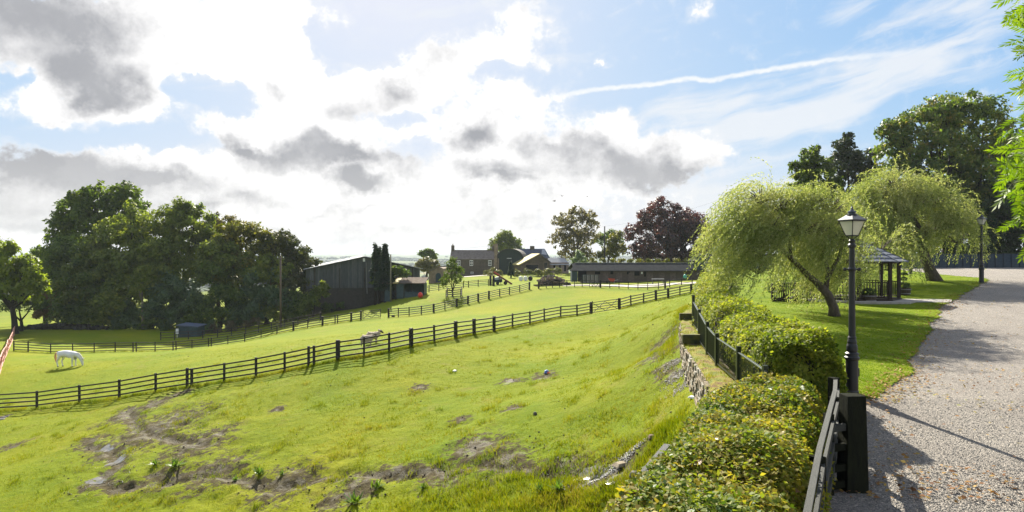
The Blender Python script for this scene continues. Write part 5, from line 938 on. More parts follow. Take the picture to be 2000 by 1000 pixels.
# big barn
c, yw = frame(712, 106, 17); Lb = 20; hw = 9.2; zr = (CZ - c.z) - 0.15; ze = zr - 2.0
root = empty('big_barn', c, 'big dark boarded barn with a wide pale gable roof beside the wood', 'barn')
mb = MB(); mb.prism([(-hw, -1), (hw, -1), (hw, ze), (0, zr), (-hw, ze)], .1, Lb); part('wall', mb, M_block, root, c, yw)
n = 0; xx = -hw
M_board2 = mat('grey_barn_boards', (.05, .056, .058), .85, .4, 3, .6, 10, color2=(.12, .13, .13), stretch=(6, 6, .35))
while xx < hw - .05:
    w = random.uniform(.22, .34); w = min(w, hw - xx); top = zr - abs((xx + w / 2) / hw) * 2.0 - .06; zb_ = ze - 4.3 + 1.2 + random.uniform(-.05, .05)
    part('board', MB().box((xx + w / 2, .04 - random.uniform(0, .03), (top + zb_) / 2), (w - .02, .05, top - zb_)), random.choice([M_boards, M_boards, M_board2]), root, c, yw); xx += w
for x_ in (-7.9, -4.0, 0, 4.0, 7.9): part('stanchion', MB().box((x_, -.06, (ze - 2) / 2 + .6), (.22, .14, ze + 1.2)), M_block, root, c, yw)
for s in (-1, 1):
    mb = MB(); k = 26
    for i in range(k):
        y0, y1 = -.5 + (Lb + .8) * i / k, -.5 + (Lb + .8) * (i + 1) / k - .03; z_ = .02 * (i % 2); V = [(0, y0, zr + .12 + z_), (s * (hw + .45), y0, zr - 2.0 * (hw + .45) / hw + .12 + z_), (s * (hw + .45), y1, zr - 2.0 * (hw + .45) / hw + .12 + z_), (0, y1, zr + .12 + z_)]; V += [(a, b, z - .07) for a, b, z in V]
        mb.add(V, [(0, 1, 2, 3), (7, 6, 5, 4), (0, 4, 5, 1), (2, 6, 7, 3), (1, 5, 6, 2)])
    part('roof', mb, M_sheet, root, c, yw)
part('vent_box', MB().box((-.1, -.12, zr - .5), (.35, .2, .55)), M_white, root, c, yw); part('aerial', MB().tube([(.1, .2, zr), (.1, .2, zr + 1.9)], [.03, .02], 5), M_sheet, root, c, yw); part('downpipe', MB().tube([(.25, -.14, zr - .9), (.4, -.14, 2.2)], [.06, .06], 6), mat('pale_pipe', (.22, .22, .2), .6), root, c, yw)
# open shelter
c, yw = frame(789, 101, 0); root = empty('open_shelter', c, 'low open-fronted shelter with mottled roof beside the barn', 'shed'); zt = 2.45
part('back_wall', MB().box((0, 3.4, 1.1), (6.3, .1, 2.6)), M_bluegreen, root, c, yw)
for x_ in (-3.1, -1.3, 0.0, 1.2, 3.1): part('post', MB().box((x_, 0, 1.05), (.12, .12, 2.5)), M_post, root, c, yw)
part('front_sheet', MB().box((-.55, -.02, 1.1), (1.2, .05, 2.3)), M_bluegreen, root, c, yw); part('front_sheet', MB().box((-2.5, -.02, .8), (1.1, .05, 2.6)), M_bluegreen, root, c, yw); part('front_rail', MB().box((1.6, -.06, .55), (3.0, .05, .9)), M_bluegreen, root, c, yw)
for s in (-1, 1): part('side_wall', MB().box((s * 3.13, 1.7, 1.1), (.06, 3.4, 2.5)), M_bluegreen, root, c, yw)
for i in range(8):
    x0 = -3.4 + 6.8 * i / 8; mb = MB(); mb.add([(x0, -.4, zt - .05 + .02 * (i % 2)), (x0 + .84, -.4, zt - .05 + .02 * (i % 2)), (x0 + .84, 3.7, zt + .75), (x0, 3.7, zt + .75), (x0, -.4, zt - .12), (x0 + .84, -.4, zt - .12), (x0 + .84, 3.7, zt + .68), (x0, 3.7, zt + .68)], [(0, 1, 2, 3), (7, 6, 5, 4), (0, 4, 5, 1), (1, 5, 6, 2), (2, 6, 7, 3), (3, 7, 4, 0)]); part('roof_sheet', mb, M_yell if i in (2,) else M_rust, root, c, yw)
bx_, by_, bz_ = B(821, 99); o = MB().lathe([(.0, 0), (.28, .05), (.40, .3), (.36, .6), (.15, .85), (.0, .9)], (bx_, by_, bz_), 14).build('red_tub', mat('red_plastic', (.55, .05, .03), .45, .15), None, smooth=True); props(o, 'small bright red tub on the grass by the open shelter', 'tub')
# low shed in the left paddock
c, yw = frame(366, 91, 0); root = empty('low_shed', c, 'low dark field shed with a sloping roof at the edge of the wood', 'shed')
part('wall', MB().box((0, 1.2, .7), (2.7, 2.2, 1.5)), M_bluegreen, root, c, yw); mb = MB().add([(-1.5, -.1, 1.75), (1.55, -.1, 1.5), (1.55, 2.6, 1.6), (-1.5, 2.6, 1.85), (-1.5, -.1, 1.6), (1.55, -.1, 1.38), (1.55, 2.6, 1.5), (-1.5, 2.6, 1.75)], [(0, 1, 2, 3), (7, 6, 5, 4), (0, 4, 5, 1), (1, 5, 6, 2), (2, 6, 7, 3), (3, 7, 4, 0)]); part('roof', mb, mat('blue_grey_sheet', (.07, .09, .13), .5), root, c, yw)
bx_, by_, bz_ = B(346, 90.2); o = MB().box((bx_, by_, bz_ + .95), (.30, .25, .7)).tube([(bx_, by_, bz_), (bx_, by_, bz_ + .7)], [.04, .04], 6).build('white_box', M_white, None, bevel=.03); props(o, 'white box on a post left of the low field shed', 'box')
# stone outhouse
c, yw = frame(851, 132, -18); root = empty('stone_outhouse', c, 'small lean-to stone outhouse with an arched opening near the round bush', 'outbuilding')
part('wall', MB().prism([(-1.6, -.5), (1.7, -.5), (1.7, 3.0), (.8, 3.3), (-1.6, 2.3)], 0, 3.5), M_buff, root, c, yw); part('roof', MB().prism([(-1.8, 2.28), (.8, 3.36), (.8, 3.48), (-1.8, 2.42)], -.2, 3.7), M_slate, root, c, yw)
mb = MB(); mb.add([(0, -.03, .2), (1.2, -.03, .2)] + [(.6 + .6 * math.cos(a), -.03, 1.5 + .6 * math.sin(a)) for a in np.linspace(0, math.pi, 9)], [tuple(range(11))]); part('arched_opening', mb, M_bluegreen, root, c, yw)
# farmhouse
def window(root, c, yw, x, z, w, h, y=-.04):
    f = part('window', MB().box((x, y, z), (w, .08, h)), M_white, root, c, yw)
    for sx in (-1, 1):
        for sz in (-1, 1): p = MB().box((x + sx * w * .22, y - .05, z + sz * h * .22), (w * .34, .02, h * .34)); p.rot(yw, c); p.build('pane', M_wglass, f)
c, yw = frame(922, 186, 0); root = empty('farmhouse', c, 'long two-storey stone farmhouse with slate roof and end chimney', 'house'); hw = 6.35; zw = (CZ - c.z) - 6 * 186 / F; zr = (CZ - c.z) + 11 * 186 / F
part('wall', MB().prism([(0, -.5), (7, -.5), (7, zw), (3.5, zr - .1), (0, zw)], -hw, hw).rot(-math.pi / 2, (0, 0, 0)).rot(0, (0, 0, 0)) if False else MB().box((0, 3.5, zw / 2 - .3), (2 * hw, 7, zw + .6)), M_fstone, root, c, yw)
mb = MB(); k = 8
for i in range(k):
    t0, t1 = i / k, (i + 1) / k + .03; y0, y1 = -.25 + 3.75 * t0, -.25 + 3.75 * min(t1, 1); z0, z1 = zw - .05 + (zr - zw) * t0, zw - .05 + (zr - zw) * min(t1, 1); mb.add([(-hw - .1, y0, z0 + .05), (hw + .1, y0, z0 + .05), (hw + .1, y1, z1), (-hw - .1, y1, z1), (-hw - .1, y0, z0 - .08), (hw + .1, y0, z0 - .08), (hw + .1, y1, z1 - .1), (-hw - .1, y1, z1 - .1)], [(0, 1, 2, 3), (7, 6, 5, 4), (0, 4, 5, 1), (1, 5, 6, 2), (3, 7, 4, 0)])
mb.add([(-hw - .1, 3.5, zr), (hw + .1, 3.5, zr), (hw + .1, 7.2, zw), (-hw - .1, 7.2, zw)], [(0, 1, 2, 3)]); part('roof', mb, M_slate, root, c, yw)
part('gable_wall', MB().add([(-hw, 0, zw), (-hw, 7, zw), (-hw, 3.5, zr - .1)], [(0, 1, 2)]), M_fstone, root, c, yw); part('ridge', MB().box((0, 3.5, zr + .05), (2 * hw, .3, .16)), M_fstone, root, c, yw)
for x_, h_ in ((-hw + .45, 1.5), (hw - .2, 1.3)):
    ch = part('chimney', MB().box((x_, 3.5, zr + h_ / 2 - .5), (.9, .8, h_ + 1.0)), M_fstone, root, c, yw); p = MB().lathe([(.16, 0), (.14, .5)], (x_, 3.5, zr + h_), 8); p.rot(yw, c); p.build('chimney_pot', M_buff, ch)
for x_ in (-3.9, -.2, 5.2): window(root, c, yw, x_, zw - 1.15, 1.0, 1.6)
window(root, c, yw, 0, 1.2, .8, .6); part('downpipe', MB().box((3.0, -.05, zw / 2), (.1, .1, zw)), M_fstone, root, c, yw)
# arched-roof barn with tall stone stack
c, yw = frame(996, 166, -8); root = empty('arched_barn', c, 'dark barn with a curved tin roof and a tall stone pier at its left', 'barn'); hw = 3.3; zw = (CZ - c.z) - .6; top = (CZ - c.z) + 1.9
arc = [(hw * math.cos(a), zw + (top - zw) * math.sin(a)) for a in np.linspace(0, math.pi, 15)]
part('wall', MB().prism([(-hw, -.5), (hw, -.5)] + arc, 0, 9), mat('dark_green_tin', (.018, .03, .026), .7), root, c, yw)
mb = MB(); a2 = [(x * 1.06, z + .06) for x, z in arc]
for i in range(14): (xa, za), (xc, zc_) = a2[i], a2[i + 1]; mb.add([(xa, -.3, za), (xc, -.3, zc_), (xc, 9.2, zc_), (xa, 9.2, za), (xa, -.3, za - .15), (xc, -.3, zc_ - .15)], [(0, 3, 2, 1), (0, 1, 5, 4)])
part('curved_roof', mb, M_tin, root, c, yw); part('stone_pier', MB().box((-hw - .45, .6, (top + 1) / 2), (.75, 1.2, top + 1.6)), M_buff, root, c, yw); part('door_post', MB().box((-hw + .25, -.1, zw / 2), (.3, .12, zw)), M_buff, root, c, yw); part('beam', MB().box((-.2, -.1, zw), (1.2, .08, .12)), M_white, root, c, yw)
# slate-roofed range behind
c, yw = frame(1036, 182, 0); root = empty('slate_range', c, 'blue-slate roofed farm range behind the lichen-roofed cottage', 'outbuilding'); zr = (CZ - c.z) + 2.1
part('wall', MB().box((0, 3, (zr - 2.6) / 2), (10.5, 6, zr - 2.6)), M_fstone, root, c, yw); part('roof', MB().add([(-5.6, -.3, zr - 2.7), (5.6, -.3, zr - 2.7), (4.2, 3, zr), (-5.6, 3, zr), (5.6, 6.3, zr - 2.7), (-5.6, 6.3, zr - 2.7)], [(0, 1, 2, 3), (3, 2, 4, 5), (1, 4, 2)]), M_bslate, root, c, yw)
part('chimney', MB().box((.6, 3, zr + .2), (1.3, .7, 1.2)), M_fstone, root, c, yw); part('pale_slates', MB().add([(3.2, 1.0, zr - 1.55), (4.8, .6, zr - 1.8), (4.1, 2.8, zr - .1), (3.4, 2.6, zr - .25)], [(0, 1, 2, 3)]), M_sheet, root, c, yw)
# lichen-roofed cottage
c, yw = frame(1046, 158, 12); root = empty('stone_cottage', c, 'low brown stone cottage whose left roof slope is yellow with lichen', 'house'); zr = (CZ - c.z) + .4
part('wall', MB().prism([(-3.8, -.5), (3.6, -.5), (3.6, zr - 2.0), (1.0, zr), (-3.8, zr - 2.6)], 0, 8), mat('brown_stone_wall', (.10, .078, .055), .9, .3, 2, .4), root, c, yw)
part('roof', MB().prism([(-4.2, zr - 2.72), (1.0, zr + .06), (1.0, zr + .22), (-4.3, zr - 2.5)], -.3, 8.2), M_yell, root, c, yw); part('roof', MB().prism([(1.0, zr + .06), (3.9, zr - 2.1), (3.95, zr - 1.95), (1.0, zr + .22)], -.3, 8.2), M_slate, root, c, yw)
part('wide_opening', MB().box((-.9, -.02, 1.6), (3.0, .06, 1.2)), M_dark, root, c, yw); part('lintel', MB().box((-.9, -.05, 2.28), (3.3, .1, .14)), M_buff, root, c, yw); f = part('window', MB().box((2.6, -.03, 1.9), (1.1, .08, 1.9)), M_buff, root, c, yw); p = MB().box((2.6, -.09, 1.9), (.85, .03, 1.6)); p.rot(yw, c); p.build('pane', M_wglass, f)
c, yw = frame(1092, 160, 0); root = empty('low_outhouse', c, 'low pale-roofed outhouse right of the stone cottage', 'outbuilding'); zt = (CZ - c.z) - 1.0
part('wall', MB().box((0, 2, zt / 2 - .6), (4.8, 4, zt)), M_pinkwall, root, c, yw); part('roof', MB().add([(-2.7, -.3, zt - 1.2), (2.7, -.3, zt - 1.2), (1.6, 2.2, zt + .5), (-2.7, 2.2, zt + .5), (2.7, 4.3, zt - 1.2), (-2.7, 4.3, zt - 1.2)], [(0, 1, 2, 3), (3, 2, 4, 5), (1, 4, 2)]), M_sheet, root, c, yw)
for x_ in (-1.2, .2, 1.5): part('opening', MB().box((x_, -.02, 1.2), (.5, .05, 1.5)), M_dark, root, c, yw)
part('extension', MB().box((-3.3, 1, 1.2), (1.8, 3, 2.6)), M_fstone, root, c, yw)
# long stable
c, yw = frame(1234, 112, 0); root = empty('long_stable', c, 'long low dark stable block with a felt roof across the yard', 'stable'); hw = 10.6; zw = 2.05; zr = (CZ - c.z) - 14 * 114 / F + .0
part('wall', MB().box((1.0, 2.2, zw / 2 - .1), (2 * hw - 2.0, 4.4, zw + .2)), M_swall, root, c, yw)
for k in range(30):
    x0 = -hw - .4 + (2 * hw + .8) * k / 30; w = (2 * hw + .8) / 30; zz = .015 * (k % 2); ins = max(0, 1 - k) * .0; mb = MB(); mb.add([(x0, -.6, zw - .05 + zz), (x0 + w, -.6, zw - .05 + zz), (x0 + w, 2.3, zr + zz), (x0 + (1.5 if k == 0 else 0), 2.3, zr + zz), (x0, -.6, zw - .13), (x0 + w, -.6, zw - .13), (x0 + w, 2.3, zr - .1), (x0 + (1.5 if k == 0 else 0), 2.3, zr - .1)], [(0, 1, 2, 3), (7, 6, 5, 4), (0, 4, 5, 1), (1, 5, 6, 2), (2, 6, 7, 3), (3, 7, 4, 0)]) if k else mb.add([(x0, -.6, zw - .05), (x0 + w, -.6, zw - .05), (x0 + w, .9, zw + .55), (x0, -.6, zw - .12), (x0 + w, -.6, zw - .12)], [(0, 1, 2), (0, 3, 4, 1)])
    part('roof_sheet', mb, M_felt, root, c, yw)
part('rear_roof', MB().add([(-hw + .3, 2.3, zr), (hw + .4, 2.3, zr), (hw + .4, 5, zw), (-hw - .4, 5, zw)], [(0, 1, 2, 3)]), M_felt, root, c, yw); part('ridge_cap', MB().box((.6, 2.3, zr + .04), (2 * hw - .6, .3, .1)), mat('pale_ridge', (.20, .20, .20), .7), root, c, yw)
part('end_wall', MB().box((-hw + .15, 1.4, zw / 2), (.1, 2.8, zw)), M_bluegreen, root, c, yw); part('corner_sheet', MB().box((-hw + .6, -.3, zw / 2), (.9, .06, zw - .1)), M_bluegreen, root, c, yw); part('open_bay', MB().box((-hw + 1.9, .02, 1.0), (1.5, .5, 1.9)), M_dark, root, c, yw)
for z in (.25, .55, .85): part('bay_rail', MB().box((-hw + 1.9, -.28, z), (1.6, .05, .07)), M_grey_rail, root, c, yw)
for x_, w_, h_, z_ in ((-3.5, .5, .55, 1.65), (.9, .9, .75, 1.5), (2.3, .35, .9, 1.4), (-.6, .5, .5, 1.6), (-6.0, .9, .5, 1.6)): part('window', MB().box((x_, -.03, z_), (w_, .05, h_)), M_dark, root, c, yw)
part('notice', MB().box((1.75, -.05, 1.6), (.28, .04, .35)), M_white, root, c, yw)
for x_ in (-4.6, -2.2, -.1, 3.2, 5.2, 7.2): part('door', MB().box((x_, -.04, .85), (1.0, .07, 1.6)), mat('stable_door', (.11, .085, .075), .8, .3), root, c, yw)
for x_ in (-9.5, -4.0, 2.6, 8.6): part('eave_bracket', MB().box((x_, -.3, zw - .2), (.08, .6, .08)), M_post, root, c, yw)
# cage in front, barrow, drum, bench
bx_, by_, bz_ = B(1153, 108.5); root = empty('slatted_pen', (bx_, by_, bz_), 'pale green slatted pen panel standing before the stable open bay', 'pen')
for k in range(13): stick('slat', (bx_ - 1.35 + 2.7 * k / 12, by_, bz_ + .1), (bx_ - 1.35 + 2.7 * k / 12, by_, bz_ + 1.5), .09, .04, M_pale_w if k % 3 else M_bluegreen, root) if False else stick('slat', (bx_ - 1.35 + 2.7 * k / 12, by_, bz_ + .1), (bx_ - 1.35 + 2.7 * k / 12, by_, bz_ + 1.5), .09, .04, M_sheet if k % 3 else M_bluegreen, root)
for z in (.15, 1.45): stick('rail', (bx_ - 1.4, by_ + .05, bz_ + z), (bx_ + 1.4, by_ + .05, bz_ + z), .06, .08, M_bluegreen, root)
bx_, by_, bz_ = B(1195, 109.5); root = empty('wheelbarrow', (bx_, by_, bz_), 'red wheelbarrow parked against the stable wall', 'wheelbarrow')
MB().add([(-.35, -.3, .3), (.35, -.3, .3), (.35, .3, .3), (-.35, .3, .3), (-.65, -.42, .85), (.5, -.42, .75), (.5, .42, .75), (-.65, .42, .85)], [(3, 2, 1, 0), (0, 1, 5, 4), (1, 2, 6, 5), (2, 3, 7, 6), (3, 0, 4, 7)]).build('tray', mat('red_paint', (.42, .06, .04), .5), root, local=True)
MB().tube([(-.8, -.06, .22), (-.8, .06, .22)], [.22, .22], 14).build('wheel', M_post, root, local=True); MB().beam((-.8, -.1, .22), (1.1, -.3, .6), .04, .04).beam((-.8, .1, .22), (1.1, .3, .6), .04, .04).build('handle_frame', M_sheet, root, local=True); MB().beam((.4, -.25, .45), (.4, -.25, 0), .04, .04).beam((.4, .25, .45), (.4, .25, 0), .04, .04).build('leg', M_sheet, root, local=True)
bx_, by_, bz_ = B(1338, 106); o = MB().lathe([(.0, 0.3), (.22, .35), (.32, .6), (.3, .85), (.14, 1.05), (0, 1.1)], (bx_, by_, bz_ + .2), 14).build('green_float', mat('turquoise_plastic', (.05, .30, .22), .5), None, smooth=True); props(o, 'round turquoise ball hanging at the right end of the stable', 'ball')
bx_, by_, bz_ = B(1285, 104); root = empty('yard_bench', (bx_, by_, bz_), 'pale plank bench in the yard by the round-topped post', 'bench'); MB().box((0, 0, .85), (2.0, .35, .08)).build('seat', M_sheet, root, local=True)
for s in (-1, 1): MB().box((s * .85, 0, .4), (.08, .3, .82)).build('leg', M_grey_rail, root, local=True)
# second building right of stable and blue roof
c, yw = frame(1386, 122, 0); root = empty('small_barn', c, 'small dark outbuilding with low roof right of the long stable', 'outbuilding'); zt = (CZ - c.z) - .9
part('wall', MB().box((0, 2, zt / 2), (4.8, 4, zt)), M_bluegreen, root, c, yw); part('roof', MB().add([(-3.4, -.5, zt - .1), (3.2, -.5, zt - .1), (2.4, 2, zt + 1.3), (-1.2, 2, zt + 1.3), (3.2, 4.5, zt - .1), (-3.4, 4.5, zt - .1)], [(0, 1, 2, 3), (3, 2, 4, 5), (0, 3, 5), (1, 4, 2)]), M_felt, root, c, yw)
c, yw = frame(1404, 135, 0); root = empty('blue_roofed_shed', c, 'blue-roofed shed glimpsed between the beech and the willow', 'shed'); zt = (CZ - c.z) + 1.0
part('wall', MB().box((0, 2, zt / 2), (3.6, 4, zt)), M_bluegreen, root, c, yw); part('roof', MB().add([(-2.2, -.3, zt), (2.2, -.3, zt + .4), (1.6, 2, zt + 1.2), (-.6, 2, zt + 1.1)], [(0, 1, 2, 3)]), mat('blue_sheet', (.05, .12, .20), .5), root, c, yw)
c, yw = frame(1368, 112, 8); root = empty('lean_to', c, 'low lean-to against the right end of the long stable', 'shed'); part('wall', MB().box((0, 1.5, .8), (3.2, 3, 1.7)), M_swall, root, c, yw); part('roof', MB().box((0, 1.4, 1.85), (3.8, 3.8, .10)), M_felt, root, c, yw)

# ------------------------------------------------------------ poles, wires, tree guard, yard clutter
M_pole = mat('pole_timber', (.10, .075, .055), .85, .3, 3, .4, stretch=(3, 3, .3))
def pole(px, py, ytop, d, label, cross, r=.13, m=None):
    x, y = (px - 1000) / F * d, d; z = gz(x, y); zt = CZ - (ytop - 500) / F * d; root = empty('telegraph_pole', (x, y, z), label, 'pole'); MB().tube([(x, y, z - .3), (x, y, zt)], [r, r * .75], 10).build('shaft', m or M_pole, root, smooth=True)
    if cross:
        MB().box((x, y - .05, zt - .35), (1.0, .1, .12)).build('crossarm', M_pole, root)
        for s in (-.42, 0, .42): MB().lathe([(.03, 0), (.07, .05), (.05, .12), (.07, .17), (.02, .22)], (x + s, y, zt - .28 + (.3 if s == 0 else 0)), 8).build('insulator', M_white, root)
    return Vector((x, y, zt))
w1 = pole(548, 632, 500, 93, 'brown telegraph pole with crossarm in front of the wood', True, .17)
w2 = pole(763, 583, 497, 100, 'pale slim pole beside the dense conifer', False, .13, mat('pale_pole', (.16, .15, .10), .85))
w3 = pole(1181, 512, 442, 135, 'dark bare telegraph post behind the stable roof', False, .16, M_post)
def wire(a, b, sag, label):
    pts = [a.lerp(b, t) - Vector((0, 0, sag * 4 * t * (1 - t))) for t in np.linspace(0, 1, 15)]; o = MB().tube(pts, [.012] * 15, 4, False).build('overhead_wire', M_post); props(o, label, 'wire')
wire(w1, w2, .5, 'thin overhead wire from the crossarm pole to the pale pole'); wire(w2, w3, .8, 'thin overhead wire from the pale pole to the dark post'); wire(w3, Vector((48, 150, CZ + 13)), .8, 'thin overhead wire from the dark post over the copper beech'); wire(Vector((-95, 100, CZ + .5)), w1, .8, 'thin overhead wire crossing the front of the wood')
x, y, z = B(884, 97); root = empty('tree_guard', (x, y, z), 'square dark timber guard around the small paddock tree', 'tree guard')
cs = [(x - .9, y - .9), (x + 1.3, y - .9), (x + 1.3, y + 1.2), (x - .9, y + 1.2)]
for i, (a, b) in enumerate(cs):
    post('post', a, b, gz(a, b), 1.35, .12, .12, M_post, root); c2 = cs[(i + 1) % 4]
    for r_ in (.3, .6, .9, 1.2): stick('rail', (a, b, gz(a, b) + r_), (c2[0], c2[1], gz(*c2) + r_), .04, .08, M_rail, root)
# leaning machinery
x, y, z = B(985, 116); root = empty('farm_elevator', (x, y, z), 'rusty elevator leaning down behind the yard fence', 'machine')
MB().beam((-1.9, 0, 2.2), (1.4, 0, .1), .55, .3).build('chute', mat('rusty_red', (.14, .05, .03), .8, .4), root, local=True); MB().beam((-1.9, -.3, 2.35), (-.9, -.3, 1.75), .1, .22).build('feed_guard', mat('red_panel', (.45, .08, .07), .6), root, local=True)
MB().beam((-.9, -.2, 1.5), (-.6, -.2, 0), .08, .08).beam((-.9, .2, 1.5), (-.6, .2, 0), .08, .08).build('leg', M_post, root, local=True); MB().tube([(.2, -.35, .35), (.2, -.25, .35)], [.35, .35], 14).build('wheel', M_post, root, local=True)
x, y, z = B(972, 117); root = empty('covered_trailer', (x, y, z), 'small trailer under a pale blue sheet behind the yard fence', 'trailer'); MB().box((0, 0, .7), (1.7, 1.2, .5)).build('body', M_bluegreen, root, bevel=.05, local=True); MB().prism([(-.9, .95), (.9, .95), (.5, 1.5), (-.4, 1.35)], -.6, .6).build('cover', mat('pale_sheet_cover', (.42, .48, .58), .6), root, local=True)
for s in (-1, 1): MB().tube([(0, s * .62, .3), (0, s * .72, .3)], [.3, .3], 12).build('wheel', M_post, root, local=True)
for px, lab in ((958, 'stout dark gate post left of the leaning elevator'), (964, 'second stout dark gate post beside the covered trailer')):
    x, y, z = B(px, 115 if px == 958 else 112); o = MB().box((x, y, z + .9), (.42, .35, 1.9), taper=.9).build('gate_post', M_post, None, bevel=.03); props(o, lab, 'post')
def rubble(name, label, cat, px0, px1, py, d, n, s, hgt, mts):
    x0, y0, z0 = B((px0 + px1) / 2, d); root = empty(name, (x0, y0, z0), label, cat); w = (px1 - px0) / F * d; mbs = [MB() for _ in mts]
    for _ in range(n):
        u = random.gauss(0, .26); v = random.gauss(0, .3); u = max(-.5, min(.5, u)); z = max(0, hgt * (1 - (2 * u) ** 2 * .8)) * random.random(); x, y = x0 + u * w, y0 + v * 2; k = random.randrange(len(mts)); q = random.uniform(.5, 1.3) * s
        if cat == 'log pile': a = random.gauss(0, .4); L_ = random.uniform(.5, 1.3); mbs[k].tube([(x - L_ * math.cos(a) / 2, y - L_ * math.sin(a) / 2, gz(x, y) + z), (x + L_ * math.cos(a) / 2, y + L_ * math.sin(a) / 2, gz(x, y) + z + random.uniform(-.2, .2))], [q * .5, q * .4], 6)
        else: mbs[k].box((x, y, gz(x, y) + z + q * .2), (q, q * random.uniform(.6, 1), q * random.uniform(.4, .8)), random.random() * 3, random.uniform(.6, .9))
    for m_, b_ in zip(mts, mbs):
        if b_.v: o = b_.build('logs' if cat == 'log pile' else 'lumps', m_, root); o['kind'] = 'stuff'
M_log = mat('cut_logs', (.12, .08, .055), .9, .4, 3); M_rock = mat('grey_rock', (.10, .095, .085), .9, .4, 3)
rubble('log_pile', 'brown heap of logs and branches behind the yard fence', 'log pile', 1050, 1108, 555, 104, 150, .28, 1.0, [M_log, M_post])
rubble('rubble_heap', 'pinkish rubble heap left of the stable beyond the log pile', 'rubble', 1052, 1100, 548, 124, 110, .5, 1.1, [mat('pink_rubble', (.22, .15, .12), .9), M_rock])
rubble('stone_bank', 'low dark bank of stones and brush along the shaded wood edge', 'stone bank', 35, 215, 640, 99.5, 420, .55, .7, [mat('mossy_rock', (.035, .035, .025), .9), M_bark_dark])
x, y, z = B(1027, 128); root = empty('wrapped_bales', (x, y, z), 'black and white wrapped bales beyond the yard fence', 'bales')
for k in range(3): MB().tube([(-1.0 + k * .95, -.4, .45), (-1.0 + k * .95, .4, .45)], [.46, .46], 14).build('bale', M_white if k < 2 else M_post, root, local=True, bevel=.04)
M_weedt = leafmat('tall_weeds', [(.07, .09, .03), (.13, .14, .05), (.20, .17, .08)], .4)
shrub('weed_patch', 'tall seeding weeds in front of the stone cottage', B(1060, 146), [wl(1010, 535, 9, 146), wl(1030, 534, 9, 146), wl(1050, 533, 10, 146), wl(1070, 532, 10, 146), wl(1090, 532, 10, 146), wl(975, 535, 9, 150)], 5200, .25, M_weedt, 'weeds')
shrub('weed_patch', 'rough weeds by the house yard left of the stone pier', B(955, 165), [wl(950, 533, 6, 165), wl(962, 530, 8, 165), wl(958, 536, 6, 160)], 1500, .25, M_weedt, 'weeds')
shrub('field_hedge', 'hedgerow bushes behind the far right of the yard', B(1230, 132), [wl(px, 512, 8, 132) for px in range(1160, 1350, 18)], 3500, .3, M_wood_y, 'hedge')
# tracks in the yard
M_track = mat('pale_concrete_track', (.34, .31, .26), .85, .2, 1.5, .2)
def strip(name, pts, m, off=.05):
    V = []; 
    for (x, y0, y1) in pts: V += [(x, y0, gz(x, y0) + off), (x, y1, gz(x, y1) + off)]
    o = link(name, mesh_np(name, V, [(2 * i, 2 * i + 2, 2 * i + 3, 2 * i + 1) for i in range(len(pts) - 1)], m)); props(o, kind='structure')
strip('yard_track', [(x, 100.5 + .00 * x, 104.5) for x in np.arange(8, 32, 1.0)], M_track); strip('house_yard', [(x, 160, 178) for x in np.arange(-14, -4, 1.0)], M_track, .08)

# ------------------------------------------------------------ red netting fence on the left
M_net = mat('faded_red_netting', (.42, .16, .11), .7, .3, 6, .2, color2=(.55, .32, .26))
p0, p1 = Vector((-76, 98, 0)), Vector((-37.6, 46.5, 0)); root = empty('netting_fence', (p0.x, p0.y, gz(p0.x, p0.y)), 'faded red plastic netting fence running towards the camera at the left edge', 'fence'); N_ = 26
Q = [p0.lerp(p1, i / N_) for i in range(N_ + 1)]
for q in Q: q.z = gz(q.x, q.y)
for q in Q[::2]: stick('stake', q, q + Vector((random.uniform(-.05, .05), 0, 1.2)), .05, .05, M_post, root)
for k, hgt in enumerate(np.linspace(.12, 1.12, 9)):
    pts = [q + Vector((random.uniform(-.07, .07), random.uniform(-.05, .05), hgt - .07 * (i % 2) + random.uniform(-.03, .03))) for i, q in enumerate(Q)]; MB().tube(pts, [.035 + .02 * (k in (0, 8))] * len(pts), 4).build('strand', M_net, root)
mb = MB()
for i in range(N_ * 5):
    a = Q[i // 5].lerp(Q[i // 5 + 1], (i % 5) / 5); mb.beam(a + Vector((0, 0, .1)), a + Vector((random.uniform(-.05, .05), .1, 1.1)), .03, .03)
mb.build('cross_strands', M_net, root, kind='stuff')

# ------------------------------------------------------------ animals
def skinned(name, verts, edges, rad, m, parent, loc, rz, sub=2, root_i=0):
    me = bpy.data.meshes.new(name); me.from_pydata(verts, edges, []); me.materials.append(m); o = link(name, me, parent); sk = o.modifiers.new('skin', 'SKIN'); sk.use_smooth_shade = True
    for i, r_ in enumerate(rad): me.skin_vertices[0].data[i].radius = (r_, r_) if not isinstance(r_, tuple) else r_
    me.skin_vertices[0].data[root_i].use_root = True; s = o.modifiers.new('sub', 'SUBSURF'); s.levels = s.render_levels = sub; return o
def with_skin(name, J, E, m, parent, sub=2):
    names = list(J); V = [J[k][0] for k in names]; Rr = [J[k][1] for k in names]; Ed = [(names.index(a), names.index(b)) for a, b in E]
    me = bpy.data.meshes.new(name); me.from_pydata(V, Ed, []); me.materials.append(m); o = link(name, me, parent); o.modifiers.new('skin', 'SKIN').use_smooth_shade = True
    if not me.skin_vertices: bpy.context.view_layer.objects.active = o
    sv = me.skin_vertices[0].data if me.skin_vertices else None
    if sv:
        for i, r_ in enumerate(Rr): sv[i].radius = (r_, r_)
        sv[0].use_root = True
    s = o.modifiers.new('sub', 'SUBSURF'); s.levels = s.render_levels = sub; return o
